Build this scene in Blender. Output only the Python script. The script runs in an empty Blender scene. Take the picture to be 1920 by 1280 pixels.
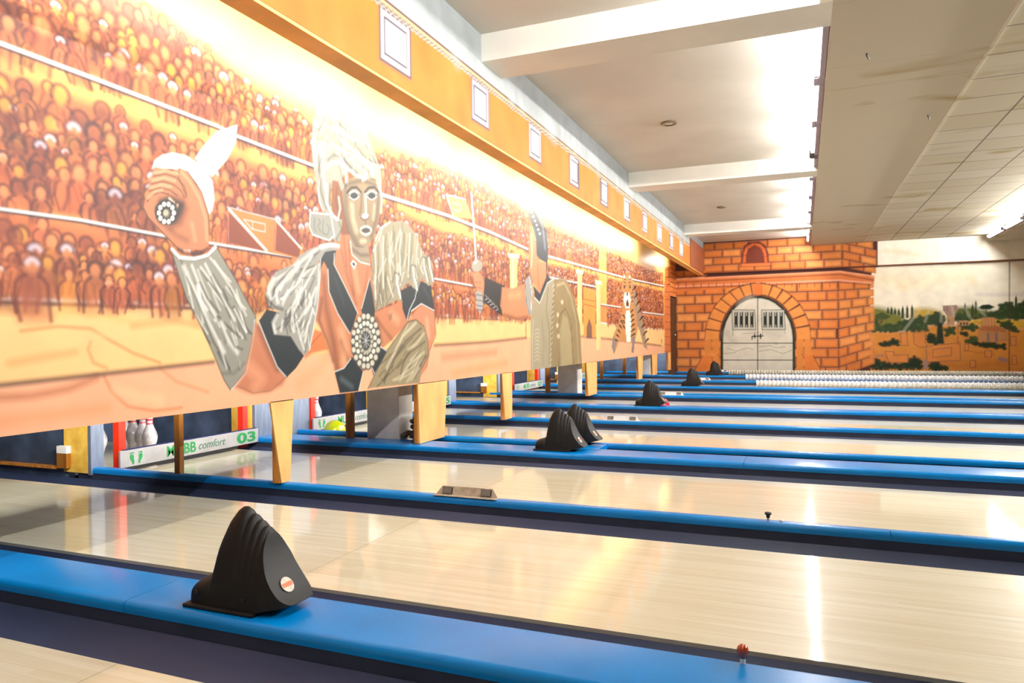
import bpy, bmesh, math, random
import numpy as np
from mathutils import Vector, Matrix
S = bpy.context.scene
COL = S.collection
PI = math.pi

# ------------------------------------------------------------------ camera
CAM_H = 0.935
F_PX = 1339.43
cam = bpy.data.cameras.new('camera'); cam.sensor_width = 36.0; cam.lens = F_PX/1920*36.0
cam.clip_start = .02; cam.clip_end = 100
co = bpy.data.objects.new('camera', cam); COL.objects.link(co); S.camera = co
yaw, pit, rol = 0.386142687, -0.00358507552, -0.0116137764
fw = Vector((-math.sin(yaw)*math.cos(pit), math.cos(yaw)*math.cos(pit), math.sin(pit)))
rt = Vector((math.cos(yaw), math.sin(yaw), 0)); up = rt.cross(fw)
r3 = rt*math.cos(rol)+up*math.sin(rol); u3 = up*math.cos(rol)-rt*math.sin(rol)
M = Matrix((r3, u3, -fw)).transposed().to_4x4(); M.translation = (0, 0, CAM_H); co.matrix_world = M

# ------------------------------------------------------------------ light and exposure
S.view_settings.view_transform = 'Standard'
S.view_settings.look = 'None'
S.view_settings.gamma = 1.0
S.view_settings.use_curve_mapping = False
S.view_settings.exposure = -0.14
S.cycles.max_bounces = 7; S.cycles.diffuse_bounces = 4; S.cycles.caustics_reflective = False; S.cycles.caustics_refractive = False; S.cycles.sample_clamp_indirect = 6.0
W = bpy.data.worlds.new('world'); S.world = W; W.use_nodes = True
W.node_tree.nodes['Background'].inputs[0].default_value = (1, .96, .9, 1)
W.node_tree.nodes['Background'].inputs[1].default_value = .15
TUBE_STRENGTH = 222.0          # the fluorescent tubes seen along the ceiling step
COVE_W = 21.0                 # each tube hidden behind the frieze lip
PIT_W = 92.0                   # each tube over a pin deck
def area(name, loc, sx, sy, rot, watts, colour):
    l = bpy.data.lights.new(name, 'AREA'); l.shape = 'RECTANGLE'; l.size = sx; l.size_y = sy
    l.energy = watts; l.color = colour
    o = bpy.data.objects.new(name, l); COL.objects.link(o); o.location = loc; o.rotation_euler = rot
    return o

# ------------------------------------------------------------------ helpers
def lin(c):
    return tuple(((v/255)/12.92 if v/255 <= .04045 else ((v/255+.055)/1.055)**2.4) for v in c[:3]) + (1.0,)
class MB:
    def __init__(s): s.v = []; s.f = []
    def add(s, vs, fs):
        n = len(s.v); s.v += [tuple(p) for p in vs]; s.f += [tuple(n+i for i in f) for f in fs]; return s
    def box(s, x0, x1, y0, y1, z0, z1):
        return s.add([(x0,y0,z0),(x1,y0,z0),(x1,y1,z0),(x0,y1,z0),(x0,y0,z1),(x1,y0,z1),(x1,y1,z1),(x0,y1,z1)],
                     [(0,3,2,1),(4,5,6,7),(0,1,5,4),(1,2,6,5),(2,3,7,6),(3,0,4,7)])
    def prism_x(s, prof, x0, x1):          # closed (y, z) outline swept along x
        n = len(prof)
        vs = [(x0, y, z) for y, z in prof]+[(x1, y, z) for y, z in prof]
        return s.add(vs, [(i, (i+1) % n, n+(i+1) % n, n+i) for i in range(n)]+[tuple(range(n))[::-1], tuple(range(n, 2*n))])
    def sheet_x(s, prof, x0, x1):          # open (y, z) profile swept along x
        n = len(prof)
        return s.add([(x0, y, z) for y, z in prof]+[(x1, y, z) for y, z in prof], [(i, i+1, n+i+1, n+i) for i in range(n-1)])
    def lathe(s, prof, n=24, at=(0, 0, 0)):
        vs = []; fs = []; m = len(prof)
        for r, z in prof:
            vs += [(at[0]+r*math.cos(2*PI*k/n), at[1]+r*math.sin(2*PI*k/n), at[2]+z) for k in range(n)]
        for i in range(m-1):
            fs += [(i*n+k, i*n+(k+1) % n, (i+1)*n+(k+1) % n, (i+1)*n+k) for k in range(n)]
        fs += [tuple(range(n))[::-1], tuple(range((m-1)*n, m*n))]
        return s.add(vs, fs)
    def tube(s, pts, rad, n=10):
        vs = []; fs = []; P = [Vector(p) for p in pts]
        for i, p in enumerate(P):
            d = (P[min(i+1, len(P)-1)]-P[max(i-1, 0)]).normalized()
            a = d.cross(Vector((0, 0, 1)) if abs(d.z) < .9 else Vector((0, 1, 0))).normalized(); b = d.cross(a)
            r = rad[i] if isinstance(rad, (list, tuple)) else rad
            vs += [p+(a*math.cos(2*PI*k/n)+b*math.sin(2*PI*k/n))*r for k in range(n)]
        for i in range(len(P)-1):
            fs += [(i*n+k, i*n+(k+1) % n, (i+1)*n+(k+1) % n, (i+1)*n+k) for k in range(n)]
        fs += [tuple(range(n))[::-1], tuple(range((len(P)-1)*n, len(P)*n))]
        return s.add(vs, fs)
    def build(s, name, mat, parent=None, smooth=False, bevel=0, loc=None):
        me = bpy.data.meshes.new(name); me.from_pydata(s.v, [], s.f)
        bm = bmesh.new(); bm.from_mesh(me); bmesh.ops.recalc_face_normals(bm, faces=bm.faces); bm.to_mesh(me); bm.free()
        me.materials.append(mat)
        o = bpy.data.objects.new(name, me); COL.objects.link(o)
        if parent: o.parent = parent
        if loc: o.location = loc
        if smooth:
            me.polygons.foreach_set('use_smooth', [True]*len(me.polygons))
            if smooth != 'all':
                me.set_sharp_from_angle(angle=math.radians(smooth if smooth is not True else 38))
        if bevel:
            b = o.modifiers.new('bevel', 'BEVEL'); b.width = bevel; b.segments = 3; b.limit_method = 'ANGLE'
        return o
def thing(name, label, cat, loc=(0, 0, 0), group=None):
    o = bpy.data.objects.new(name, None); COL.objects.link(o); o.location = loc; o.empty_display_size = .1
    return tag(o, label, cat, group)
def tag(o, label, cat, group=None):
    o['label'] = label; o['category'] = cat
    if group: o['group'] = group
    return o
def structure(o):
    o['kind'] = 'structure'; return o
KIDS = {}
def dup(root, loc, label):
    r = root.copy(); COL.objects.link(r); r.location = loc; r['label'] = label
    for ch in list(root.children):
        c = ch.copy(); COL.objects.link(c); c.parent = r
        for g in list(ch.children):
            d = g.copy(); COL.objects.link(d); d.parent = c
    return r

# ------------------------------------------------------------------ materials
def mat(name, c, rough=.5, metal=0.0, spec=.5, coat=0.0, var=0.0, vscale=8.0, bump=0.0, bscale=60.0, emit=None, estr=0.0, stretch=None, c2=None):
    m = bpy.data.materials.new(name); m.use_nodes = True; nt = m.node_tree; b = nt.nodes['Principled BSDF']
    b.inputs['Base Color'].default_value = lin(c); b.inputs['Roughness'].default_value = rough
    b.inputs['Metallic'].default_value = metal; b.inputs['Specular IOR Level'].default_value = spec
    b.inputs['Coat Weight'].default_value = coat; b.inputs['Coat Roughness'].default_value = .06
    tc = nt.nodes.new('ShaderNodeTexCoord'); mp = nt.nodes.new('ShaderNodeMapping'); nt.links.new(tc.outputs['Object'], mp.inputs[0])
    if stretch: mp.inputs['Scale'].default_value = stretch
    if var > 0 or c2:
        n = nt.nodes.new('ShaderNodeTexNoise'); n.inputs['Scale'].default_value = vscale; n.inputs['Detail'].default_value = 5
        nt.links.new(mp.outputs[0], n.inputs['Vector'])
        r = nt.nodes.new('ShaderNodeValToRGB'); nt.links.new(n.outputs['Fac'], r.inputs[0])
        r.color_ramp.elements[0].position = .35; r.color_ramp.elements[1].position = .65
        lo = c2 if c2 else tuple(max(0, v*(1-var)) for v in c)
        r.color_ramp.elements[0].color = lin(lo); r.color_ramp.elements[1].color = lin(tuple(min(255, v*(1+var*.4)) for v in c))
        nt.links.new(r.outputs[0], b.inputs['Base Color'])
    if bump > 0:
        n2 = nt.nodes.new('ShaderNodeTexNoise'); n2.inputs['Scale'].default_value = bscale; nt.links.new(mp.outputs[0], n2.inputs['Vector'])
        bp = nt.nodes.new('ShaderNodeBump'); bp.inputs['Strength'].default_value = bump; bp.inputs['Distance'].default_value = .002
        nt.links.new(n2.outputs['Fac'], bp.inputs['Height']); nt.links.new(bp.outputs[0], b.inputs['Normal'])
    if emit:
        b.inputs['Emission Color'].default_value = lin(emit); b.inputs['Emission Strength'].default_value = estr
    return m
BLUE = mat('blue_plastic', (0, 124, 202), .26, spec=.3, coat=.0, var=.06, vscale=3)
BLACK_BASE = mat('charcoal_board', (50, 56, 76), .45, var=.1)
GUTTER = mat('grey_gutter', (56, 66, 96), .42, spec=.3, var=.10, vscale=2.5, stretch=(.4, 3, 3))
HOOD = mat('black_hood_plastic', (12, 12, 14), .55, spec=.35, var=.12, vscale=20, bump=.15, bscale=500)
STEEL = mat('brushed_steel', (186, 174, 156), .42, .12, var=.12, vscale=30)
WHITE_STEEL = mat('white_painted_steel', (226, 228, 230), .35, var=.04)
SENSOR = mat('grey_sensor', (120, 114, 108), .4, var=.1)
DARK = mat('dark_rubber', (20, 20, 22), .5, var=.1)
PILLAR = mat('pillar_plaster', (232, 228, 220), .75, var=.07, vscale=6, bump=.2)
PIT_BLACK = mat('pit_board', (66, 80, 106), .5, var=.25, vscale=5)
YELLOW = mat('worn_yellow_board', (242, 200, 88), .55, c2=(222, 170, 60), vscale=14)
END_GREY = mat('grey_end_board', (100, 110, 130), .5, var=.12, vscale=9, stretch=(1, 4, .5))
FOAM = mat('white_foam', (236, 236, 232), .7, var=.03)
WOOD = mat('orange_wood', (206, 132, 52), .45, var=.18, vscale=7, stretch=(4, 4, .5))
WOOD_DARK = mat('brown_wood', (150, 92, 18), .5, var=.25, vscale=7, stretch=(4, 4, .4))
RED = mat('red_post', (222, 40, 24), .4, var=.06)
SIGN = mat('sweep_white', (150, 148, 150), .4, var=.06, vscale=9)
GREEN = mat('green_print', (24, 128, 62), .5, var=.05)
GREEN_D = mat('dark_green_print', (60, 104, 80), .5, var=.05)
NAVY = mat('navy_edge', (34, 40, 86), .45, var=.06)
PIN_W = mat('pin_white', (200, 194, 198), .3, c2=(128, 122, 126), vscale=9)
PIN_R = mat('pin_red', (206, 36, 56), .35, var=.08)
BALL_Y = mat('yellow_ball', (190, 200, 10), .2, coat=.5, var=.08)
BALL_R = mat('red_ball', (206, 24, 34), .15, coat=.6, var=.08)
CHAIN = mat('grimy_chain', (112, 96, 78), .6, .2, var=.4, vscale=40)
HOSE_W = mat('white_hose', (206, 208, 212), .4, var=.08, vscale=12)
HOSE_G = mat('beige_hose', (176, 172, 156), .5, var=.1, vscale=12)
CEIL = mat('coffer_plaster', (206, 200, 188), .8, var=.03, vscale=1.5)
BEAM = mat('beam_plaster', (232, 230, 220), .8, var=.03, vscale=2)
WALLM = mat('plain_wall', (214, 206, 188), .8, var=.05, vscale=1.2)
FLOORM = mat('dark_subfloor', (28, 28, 30), .8, var=.2)
TUBE = mat('lit_tube', (255, 255, 255), .4, emit=(255, 253, 250), estr=TUBE_STRENGTH, var=.01)
FIX = mat('fixture_housing', (158, 148, 166), .4, var=.03)
DARKWOOD = mat('dark_door_wood', (58, 34, 14), .5, var=.35, vscale=6, stretch=(5, 5, .6))
BROWNPANEL = mat('brown_wood_panel', (150, 78, 36), .6, c2=(110, 52, 26), vscale=8, stretch=(6, 6, .8))
LIP = mat('frieze_lip_paint', (244, 180, 96), .5, var=.1, vscale=3)
ORANGE_LBL = mat('orange_label_print', (226, 96, 40), .4, var=.04)
BULB_RED = mat('orange_red_knob', (176, 60, 14), .15, coat=.6, var=.08)
BRASS = mat('downlight_ring', (126, 112, 84), .35, .4, var=.06)

def lane_material():
    m = bpy.data.materials.new('blond_lane_wood'); m.use_nodes = True; nt = m.node_tree; b = nt.nodes['Principled BSDF']; N = nt.nodes.new; Lk = nt.links.new
    tc = N('ShaderNodeTexCoord'); sp = N('ShaderNodeSeparateXYZ'); Lk(tc.outputs['Object'], sp.inputs[0])
    def math_(op, a, bb=None):
        n = N('ShaderNodeMath'); n.operation = op
        for i, v in enumerate((a, bb)):
            if v is None: continue
            if isinstance(v, (int, float)): n.inputs[i].default_value = v
            else: Lk(v, n.inputs[i])
        return n.outputs[0]
    yb = math_('DIVIDE', sp.outputs['Y'], .027); yi = math_('FLOOR', yb)
    # broad print boards: random tone per board and per length
    cb = N('ShaderNodeCombineXYZ'); Lk(yi, cb.inputs[1]); Lk(math_('FLOOR', math_('ADD', math_('DIVIDE', sp.outputs['X'], 1.3), math_('MULTIPLY', yi, .37))), cb.inputs[0])
    wn = N('ShaderNodeTexWhiteNoise'); wn.noise_dimensions = '2D'; Lk(cb.outputs[0], wn.inputs['Vector'])
    mp = N('ShaderNodeMapping'); mp.inputs['Scale'].default_value = (1.1, 42, 1); Lk(tc.outputs['Object'], mp.inputs[0])
    n1 = N('ShaderNodeTexNoise'); n1.inputs['Scale'].default_value = 2.2; n1.inputs['Detail'].default_value = 6; Lk(mp.outputs[0], n1.inputs['Vector'])
    n2 = N('ShaderNodeTexNoise'); n2.inputs['Scale'].default_value = .9; n2.inputs['Detail'].default_value = 2; Lk(tc.outputs['Object'], n2.inputs['Vector'])
    fac = math_('ADD', math_('MULTIPLY', wn.outputs['Value'], .22), math_('ADD', math_('MULTIPLY', n1.outputs['Fac'], .55), math_('MULTIPLY', n2.outputs['Fac'], .35)))
    cr = N('ShaderNodeValToRGB'); Lk(fac, cr.inputs[0]); e = cr.color_ramp.elements
    e[0].position = .3; e[0].color = lin((188, 176, 146)); e[1].position = .85; e[1].color = lin((212, 210, 194))
    x = e.new(.55); x.color = lin((202, 195, 168))
    # joint across the lane and small plugged screws
    seam = math_('LESS_THAN', math_('ABSOLUTE', math_('ADD', sp.outputs['X'], 1.862)), .0016)
    vo = N('ShaderNodeTexVoronoi'); vo.inputs['Scale'].default_value = 3.4; Lk(tc.outputs['Object'], vo.inputs['Vector'])
    mpv = N('ShaderNodeMapping'); mpv.inputs['Scale'].default_value = (.8, 1.6, 1); Lk(tc.outputs['Object'], mpv.inputs[0]); Lk(mpv.outputs[0], vo.inputs['Vector'])
    dots = math_('LESS_THAN', vo.outputs['Distance'], .022)
    dk = math_('MAXIMUM', math_('MULTIPLY', seam, .55), math_('MULTIPLY', dots, .5))
    mx = N('ShaderNodeMix'); mx.data_type = 'RGBA'; Lk(dk, mx.inputs[0]); Lk(cr.outputs[0], mx.inputs[6]); mx.inputs[7].default_value = lin((60, 44, 30))
    Lk(mx.outputs[2], b.inputs['Base Color'])
    b.inputs['Roughness'].default_value = .4; b.inputs['Specular IOR Level'].default_value = .4
    b.inputs['Coat Weight'].default_value = .8; b.inputs['Coat Roughness'].default_value = .065
    mp3 = N('ShaderNodeMapping'); mp3.inputs['Scale'].default_value = (.8, 14, 1); Lk(tc.outputs['Object'], mp3.inputs[0])
    n3 = N('ShaderNodeTexNoise'); n3.inputs['Scale'].default_value = 3; Lk(mp3.outputs[0], n3.inputs['Vector'])
    bp = N('ShaderNodeBump'); bp.inputs['Strength'].default_value = .025; bp.inputs['Distance'].default_value = .002; Lk(n3.outputs['Fac'], bp.inputs['Height']); Lk(bp.outputs[0], b.inputs['Coat Normal'])
    return m
LANE = lane_material()

def paint_material(name, rough, coat, var, vs, dens=1.0):
    m = bpy.data.materials.new(name); m.use_nodes = True; nt = m.node_tree; b = nt.nodes['Principled BSDF']; N = nt.nodes.new; Lk = nt.links.new
    at = N('ShaderNodeAttribute'); at.attribute_name = 'paint'
    tc = N('ShaderNodeTexCoord'); n = N('ShaderNodeTexNoise'); n.inputs['Scale'].default_value = vs; n.inputs['Detail'].default_value = 6; Lk(tc.outputs['Object'], n.inputs['Vector'])
    mr = N('ShaderNodeMapRange'); Lk(n.outputs['Fac'], mr.inputs[0]); mr.inputs[1].default_value = .3; mr.inputs[2].default_value = .7; mr.inputs[3].default_value = (1-var)*dens; mr.inputs[4].default_value = (1+var*.6)*dens
    mx = N('ShaderNodeVectorMath'); mx.operation = 'MULTIPLY'; Lk(at.outputs['Color'], mx.inputs[0]); Lk(mr.outputs[0], mx.inputs[1])
    Lk(mx.outputs[0], b.inputs['Base Color']); b.inputs['Roughness'].default_value = rough; b.inputs['Specular IOR Level'].default_value = .22; b.inputs['Coat Weight'].default_value = coat; b.inputs['Coat Roughness'].default_value = .34
    n2 = N('ShaderNodeTexNoise'); n2.inputs['Scale'].default_value = 1.3; n2.inputs['Detail'].default_value = 3; Lk(tc.outputs['Object'], n2.inputs['Vector'])
    bp = N('ShaderNodeBump'); bp.inputs['Strength'].default_value = .10; bp.inputs['Distance'].default_value = .02; Lk(n2.outputs['Fac'], bp.inputs['Height']); Lk(bp.outputs[0], b.inputs['Coat Normal'])
    return m
MURAL_PAINT = paint_material('airbrushed_mural', .5, .14, .06, 5, .73)
FRIEZE_PAINT = paint_material('airbrushed_frieze', .6, .05, .12, 4, .66)
BACK_PAINT = paint_material('airbrushed_back_wall', .6, .0, .10, 5)

def ceiling_material(name, c, grid):
    m = bpy.data.materials.new(name); m.use_nodes = True; nt = m.node_tree; b = nt.nodes['Principled BSDF']; N = nt.nodes.new; Lk = nt.links.new
    tc = N('ShaderNodeTexCoord'); sp = N('ShaderNodeSeparateXYZ'); Lk(tc.outputs['Object'], sp.inputs[0])
    def math_(op, a, bb=None):
        n = N('ShaderNodeMath'); n.operation = op
        for i, v in enumerate((a, bb)):
            if v is None: continue
            if isinstance(v, (int, float)): n.inputs[i].default_value = v
            else: Lk(v, n.inputs[i])
        return n.outputs[0]
    mp = N('ShaderNodeMapping'); mp.inputs['Scale'].default_value = (.9, 2.2, 1); Lk(tc.outputs['Object'], mp.inputs[0])
    n = N('ShaderNodeTexNoise'); n.inputs['Scale'].default_value = .9; n.inputs['Detail'].default_value = 3; n.inputs['Distortion'].default_value = .6; Lk(mp.outputs[0], n.inputs['Vector'])
    cr = N('ShaderNodeValToRGB'); Lk(n.outputs['Fac'], cr.inputs[0]); e = cr.color_ramp.elements
    e[0].position = .60; e[0].color = lin(c); e[1].position = .69; e[1].color = lin((c[0]*.86, c[1]*.80, c[2]*.66))
    col = cr.outputs[0]
    def line(coord, off, pitch, w):
        f = math_('FRACT', math_('DIVIDE', math_('SUBTRACT', coord, off), pitch))
        d = math_('MINIMUM', f, math_('SUBTRACT', 1.0, f))
        return math_('LESS_THAN', d, w/pitch)
    if grid:
        ln = math_('MAXIMUM', line(sp.outputs['X'], 1.32, .545, .009), line(sp.outputs['Y'], 5.898, .5555, .008))
        k = .75
        # a few tiles have yellowed
        cb = N('ShaderNodeCombineXYZ'); Lk(math_('FLOOR', math_('DIVIDE', math_('SUBTRACT', sp.outputs['X'], 1.32), .545)), cb.inputs[0]); Lk(math_('FLOOR', math_('DIVIDE', math_('SUBTRACT', sp.outputs['Y'], 5.898), .5555)), cb.inputs[1])
        wn = N('ShaderNodeTexWhiteNoise'); wn.noise_dimensions = '2D'; Lk(cb.outputs[0], wn.inputs['Vector'])
        mt = N('ShaderNodeMix'); mt.data_type = 'RGBA'; Lk(math_('MULTIPLY', wn.outputs['Value'], .45), mt.inputs[0]); Lk(col, mt.inputs[6]); mt.inputs[7].default_value = lin((c[0]*.9, c[1]*.85, c[2]*.74)); col = mt.outputs[2]
    else:
        ln = line(sp.outputs['Y'], 5.05, 1.2, .004); k = .18
    mx = N('ShaderNodeMix'); mx.data_type = 'RGBA'; Lk(math_('MULTIPLY', ln, k), mx.inputs[0]); Lk(col, mx.inputs[6]); mx.inputs[7].default_value = lin((70, 56, 36))
    Lk(mx.outputs[2], b.inputs['Base Color']); b.inputs['Roughness'].default_value = .8
    return m
SOFFIT = ceiling_material('stained_plaster_soffit', (200, 191, 170), False)
TILES = ceiling_material('stained_ceiling_tiles', (200, 192, 172), True)

def brick_material():
    m = bpy.data.materials.new('painted_bricks'); m.use_nodes = True; nt = m.node_tree; b = nt.nodes['Principled BSDF']
    tc = nt.nodes.new('ShaderNodeTexCoord'); mp = nt.nodes.new('ShaderNodeMapping'); mp.inputs['Rotation'].default_value = (0, PI/2, PI/2)
    br = nt.nodes.new('ShaderNodeTexBrick'); br.inputs['Scale'].default_value = 2.2; br.inputs['Mortar Size'].default_value = .02
    br.inputs['Color1'].default_value = lin((206, 116, 50)); br.inputs['Color2'].default_value = lin((222, 134, 62)); br.inputs['Mortar'].default_value = lin((96, 46, 34))
    nt.links.new(tc.outputs['Object'], mp.inputs[0]); nt.links.new(mp.outputs[0], br.inputs['Vector']); nt.links.new(br.outputs['Color'], b.inputs['Base Color']); b.inputs['Roughness'].default_value = .6
    return m
BRICKS = brick_material()

# ------------------------------------------------------------------ airbrush: paints colour onto a fine wall grid
class Canvas:
    def __init__(s, U, V, base):
        s.U = np.asarray(U); s.V = np.asarray(V)
        s.eps = .0045; s.c = np.empty((len(s.V), len(s.U), 3)); s.c[:] = np.array(lin(base)[:3])
    def win(s, pts, pad):
        p = np.asarray(pts, float)
        i0 = np.searchsorted(s.U, p[:, 0].min()-pad); i1 = np.searchsorted(s.U, p[:, 0].max()+pad)
        j0 = np.searchsorted(s.V, p[:, 1].min()-pad); j1 = np.searchsorted(s.V, p[:, 1].max()+pad)
        return p, i0, i1, j0, j1
    def dist(s, p, X, Y, closed):
        d = np.full(X.shape, 1e9); n = len(p)
        for k in range(n if closed else max(1, n-1)):
            a = p[k]; b = p[(k+1) % n]; e = b-a; L2 = e@e
            t = np.clip(((X-a[0])*e[0]+(Y-a[1])*e[1])/(L2+1e-12), 0, 1)
            d = np.minimum(d, (X-a[0]-t*e[0])**2+(Y-a[1]-t*e[1])**2)
        return np.sqrt(d)
    def mix(s, col, a, i0, i1, j0, j1):
        t = s.c[j0:j1, i0:i1]; t += (np.array(lin(col)[:3])-t)*a[..., None]
    def poly(s, col, pts, soft, alpha=1.0):
        p, i0, i1, j0, j1 = s.win(pts, soft)
        if i1 <= i0 or j1 <= j0: return
        X, Y = np.meshgrid(s.U[i0:i1], s.V[j0:j1]); ins = np.zeros(X.shape, bool); n = len(p)
        for k in range(n):
            a = p[k]; b = p[(k+1) % n]
            if a[1] == b[1]: continue
            ins ^= ((a[1] > Y) != (b[1] > Y)) & (X < (b[0]-a[0])*(Y-a[1])/(b[1]-a[1])+a[0])
        d = s.dist(p, X, Y, True); sd = np.where(ins, d, -d)
        s.mix(col, np.clip(.5+.5*sd/max(soft, 1e-5), 0, 1)*alpha, i0, i1, j0, j1)
    def stroke(s, col, hw, soft, alpha, pts):
        p, i0, i1, j0, j1 = s.win(pts, hw+soft)
        if i1 <= i0 or j1 <= j0: return
        X, Y = np.meshgrid(s.U[i0:i1], s.V[j0:j1]); d = s.dist(p, X, Y, False); soft = max(soft, s.eps); hw = max(hw, s.eps*.7)
        s.mix(col, np.clip((hw+soft-d)/(2*soft), 0, 1)*alpha, i0, i1, j0, j1)
    def run(s, text):
        for ln in text.strip().split('\n'):
            t = [int(v) for v in ln.split()]; col = tuple(t[:3]); w, so, al = t[3], t[4]/1e4, t[5]/100
            q = [v/1000 for v in t[6:]]; pts = list(zip(q[::2], q[1::2]))
            if w < 0: s.poly(col, pts, so, al)
            else: s.stroke(col, w/1e4, so, al, pts)
    def build(s, name, m, pos, rows=None, flip=False):
        V = s.V; c = s.c
        if rows is not None: V = V[rows]; c = c[rows]
        nu, nv = len(s.U), len(V)
        UU, VV = np.meshgrid(s.U, V); P = np.stack(pos(UU, VV), -1).reshape(-1, 3)
        idx = np.arange(nu*nv).reshape(nv, nu)
        q = np.stack([idx[:-1, :-1], idx[:-1, 1:], idx[1:, 1:], idx[1:, :-1]], -1).reshape(-1, 4)
        if flip: q = q[:, ::-1]
        me = bpy.data.meshes.new(name)
        me.vertices.add(len(P)); me.vertices.foreach_set('co', P.astype(np.float32).ravel())
        me.loops.add(q.size); me.loops.foreach_set('vertex_index', q.astype(np.int32).ravel())
        me.polygons.add(len(q)); me.polygons.foreach_set('loop_start', np.arange(0, q.size, 4, dtype=np.int32))
        me.update(calc_edges=True)
        a = me.color_attributes.new('paint', 'FLOAT_COLOR', 'POINT')
        rgba = np.ones((len(P), 4), np.float32); rgba[:, :3] = c.reshape(-1, 3); a.data.foreach_set('color', rgba.ravel())
        me.materials.append(m); o = bpy.data.objects.new(name, me); COL.objects.link(o); return o

ARENA_GROUND = '''248 204 144 -1 120 100 1122 1083 1863 1118 2792 1126 3343 1132 5484 1142 7187 1157 11008 1165 16353 1104 17800 1089 17774 695 16199 742 11680 909 9911 963 7699 947 6611 906 5477 888 2968 830 2301 797 1859 775 1118 714
242 186 148 -1 75 100 1118 714 1859 775 2301 797 2968 830 5477 888 6611 906 7699 947 9911 963 11680 909 16199 742 17774 695 17764 537 5327 552 1856 564 1116 553
214 130 52 62 87 60 1945 991 2103 1011 2252 1003 2358 945 2470 888 2622 837
214 130 52 63 88 50 2251 945 2238 910 2263 850 2329 823
176 96 56 135 189 60 1858 726 1985 723 2148 742 2275 782
206 122 56 63 88 60 2314 787 2354 711 2437 637 2586 602 2749 603
206 122 56 69 96 40 2621 810 2718 739 2927 669
250 186 104 158 221 50 1863 1075 2035 1059 2227 1078 2444 1045
250 206 150 158 221 60 2126 912 2200 946 2331 981 2442 974
250 206 160 200 280 60 2382 721 2496 675 2619 652
240 160 104 200 280 50 1857 631 2029 634 2326 640
222 140 60 135 189 40 1901 862 2055 884 2174 899
226 144 62 138 193 50 2472 1020 2723 1050 2861 1025
240 160 110 350 490 40 3670 665 3888 757 4005 896
204 104 52 263 368 40 5623 778 6170 788 6811 800
240 160 90 288 403 50 5828 626 7097 679
70 52 62 79 135 90 1118 714 1859 775 2301 797 2968 830
70 52 62 79 210 90 5477 888 6611 906 7699 947
90 52 52 113 270 80 9911 963 11680 909 16199 742
70 56 66 206 82 90 1122 1083 1863 1116 2792 1126 3343 1132
240 236 232 96 82 100 1122 1089 1864 1122 2792 1134 3343 1135
240 236 232 120 90 100 5484 1152 7187 1163
70 50 60 57 86 70 5484 1133 7186 1139
240 236 232 104 95 100 11009 1174 12576 1142 16354 1116'''
ARENA_RAILS = '''72 56 70 135 45 85 1134 2141 2321 2124 3028 2107 3167 2090 3842 2071
240 236 232 83 33 100 1134 2146 2321 2132 3028 2116 3167 2100 3842 2083
72 56 70 186 82 85 4672 2033 5759 2042 6710 2018 7783 1962
240 236 232 124 66 100 4672 2043 5759 2054 6710 2032 7784 1977
72 56 70 178 143 85 8479 1959 12617 1999 16616 2099
240 236 232 119 114 100 8479 1968 12618 2012 16617 2116
72 56 70 103 41 85 1126 1380 1868 1471 2208 1476 2632 1465 2997 1463 3619 1459
240 236 232 63 30 100 1126 1385 1868 1476 2208 1483 2632 1472 2998 1471 3620 1468
72 56 70 118 79 85 5492 1459 6247 1447
240 236 232 75 60 100 5492 1466 6248 1455
72 56 70 140 128 85 8572 1699 10809 1717
240 236 232 94 102 100 8573 1708 10810 1727
72 56 70 139 139 85 11021 1460 12388 1458
240 236 232 95 114 100 11021 1470 12389 1469
72 56 70 184 184 85 14201 1428 16576 1436
240 236 232 122 147 100 14202 1439 16577 1450'''
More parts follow.
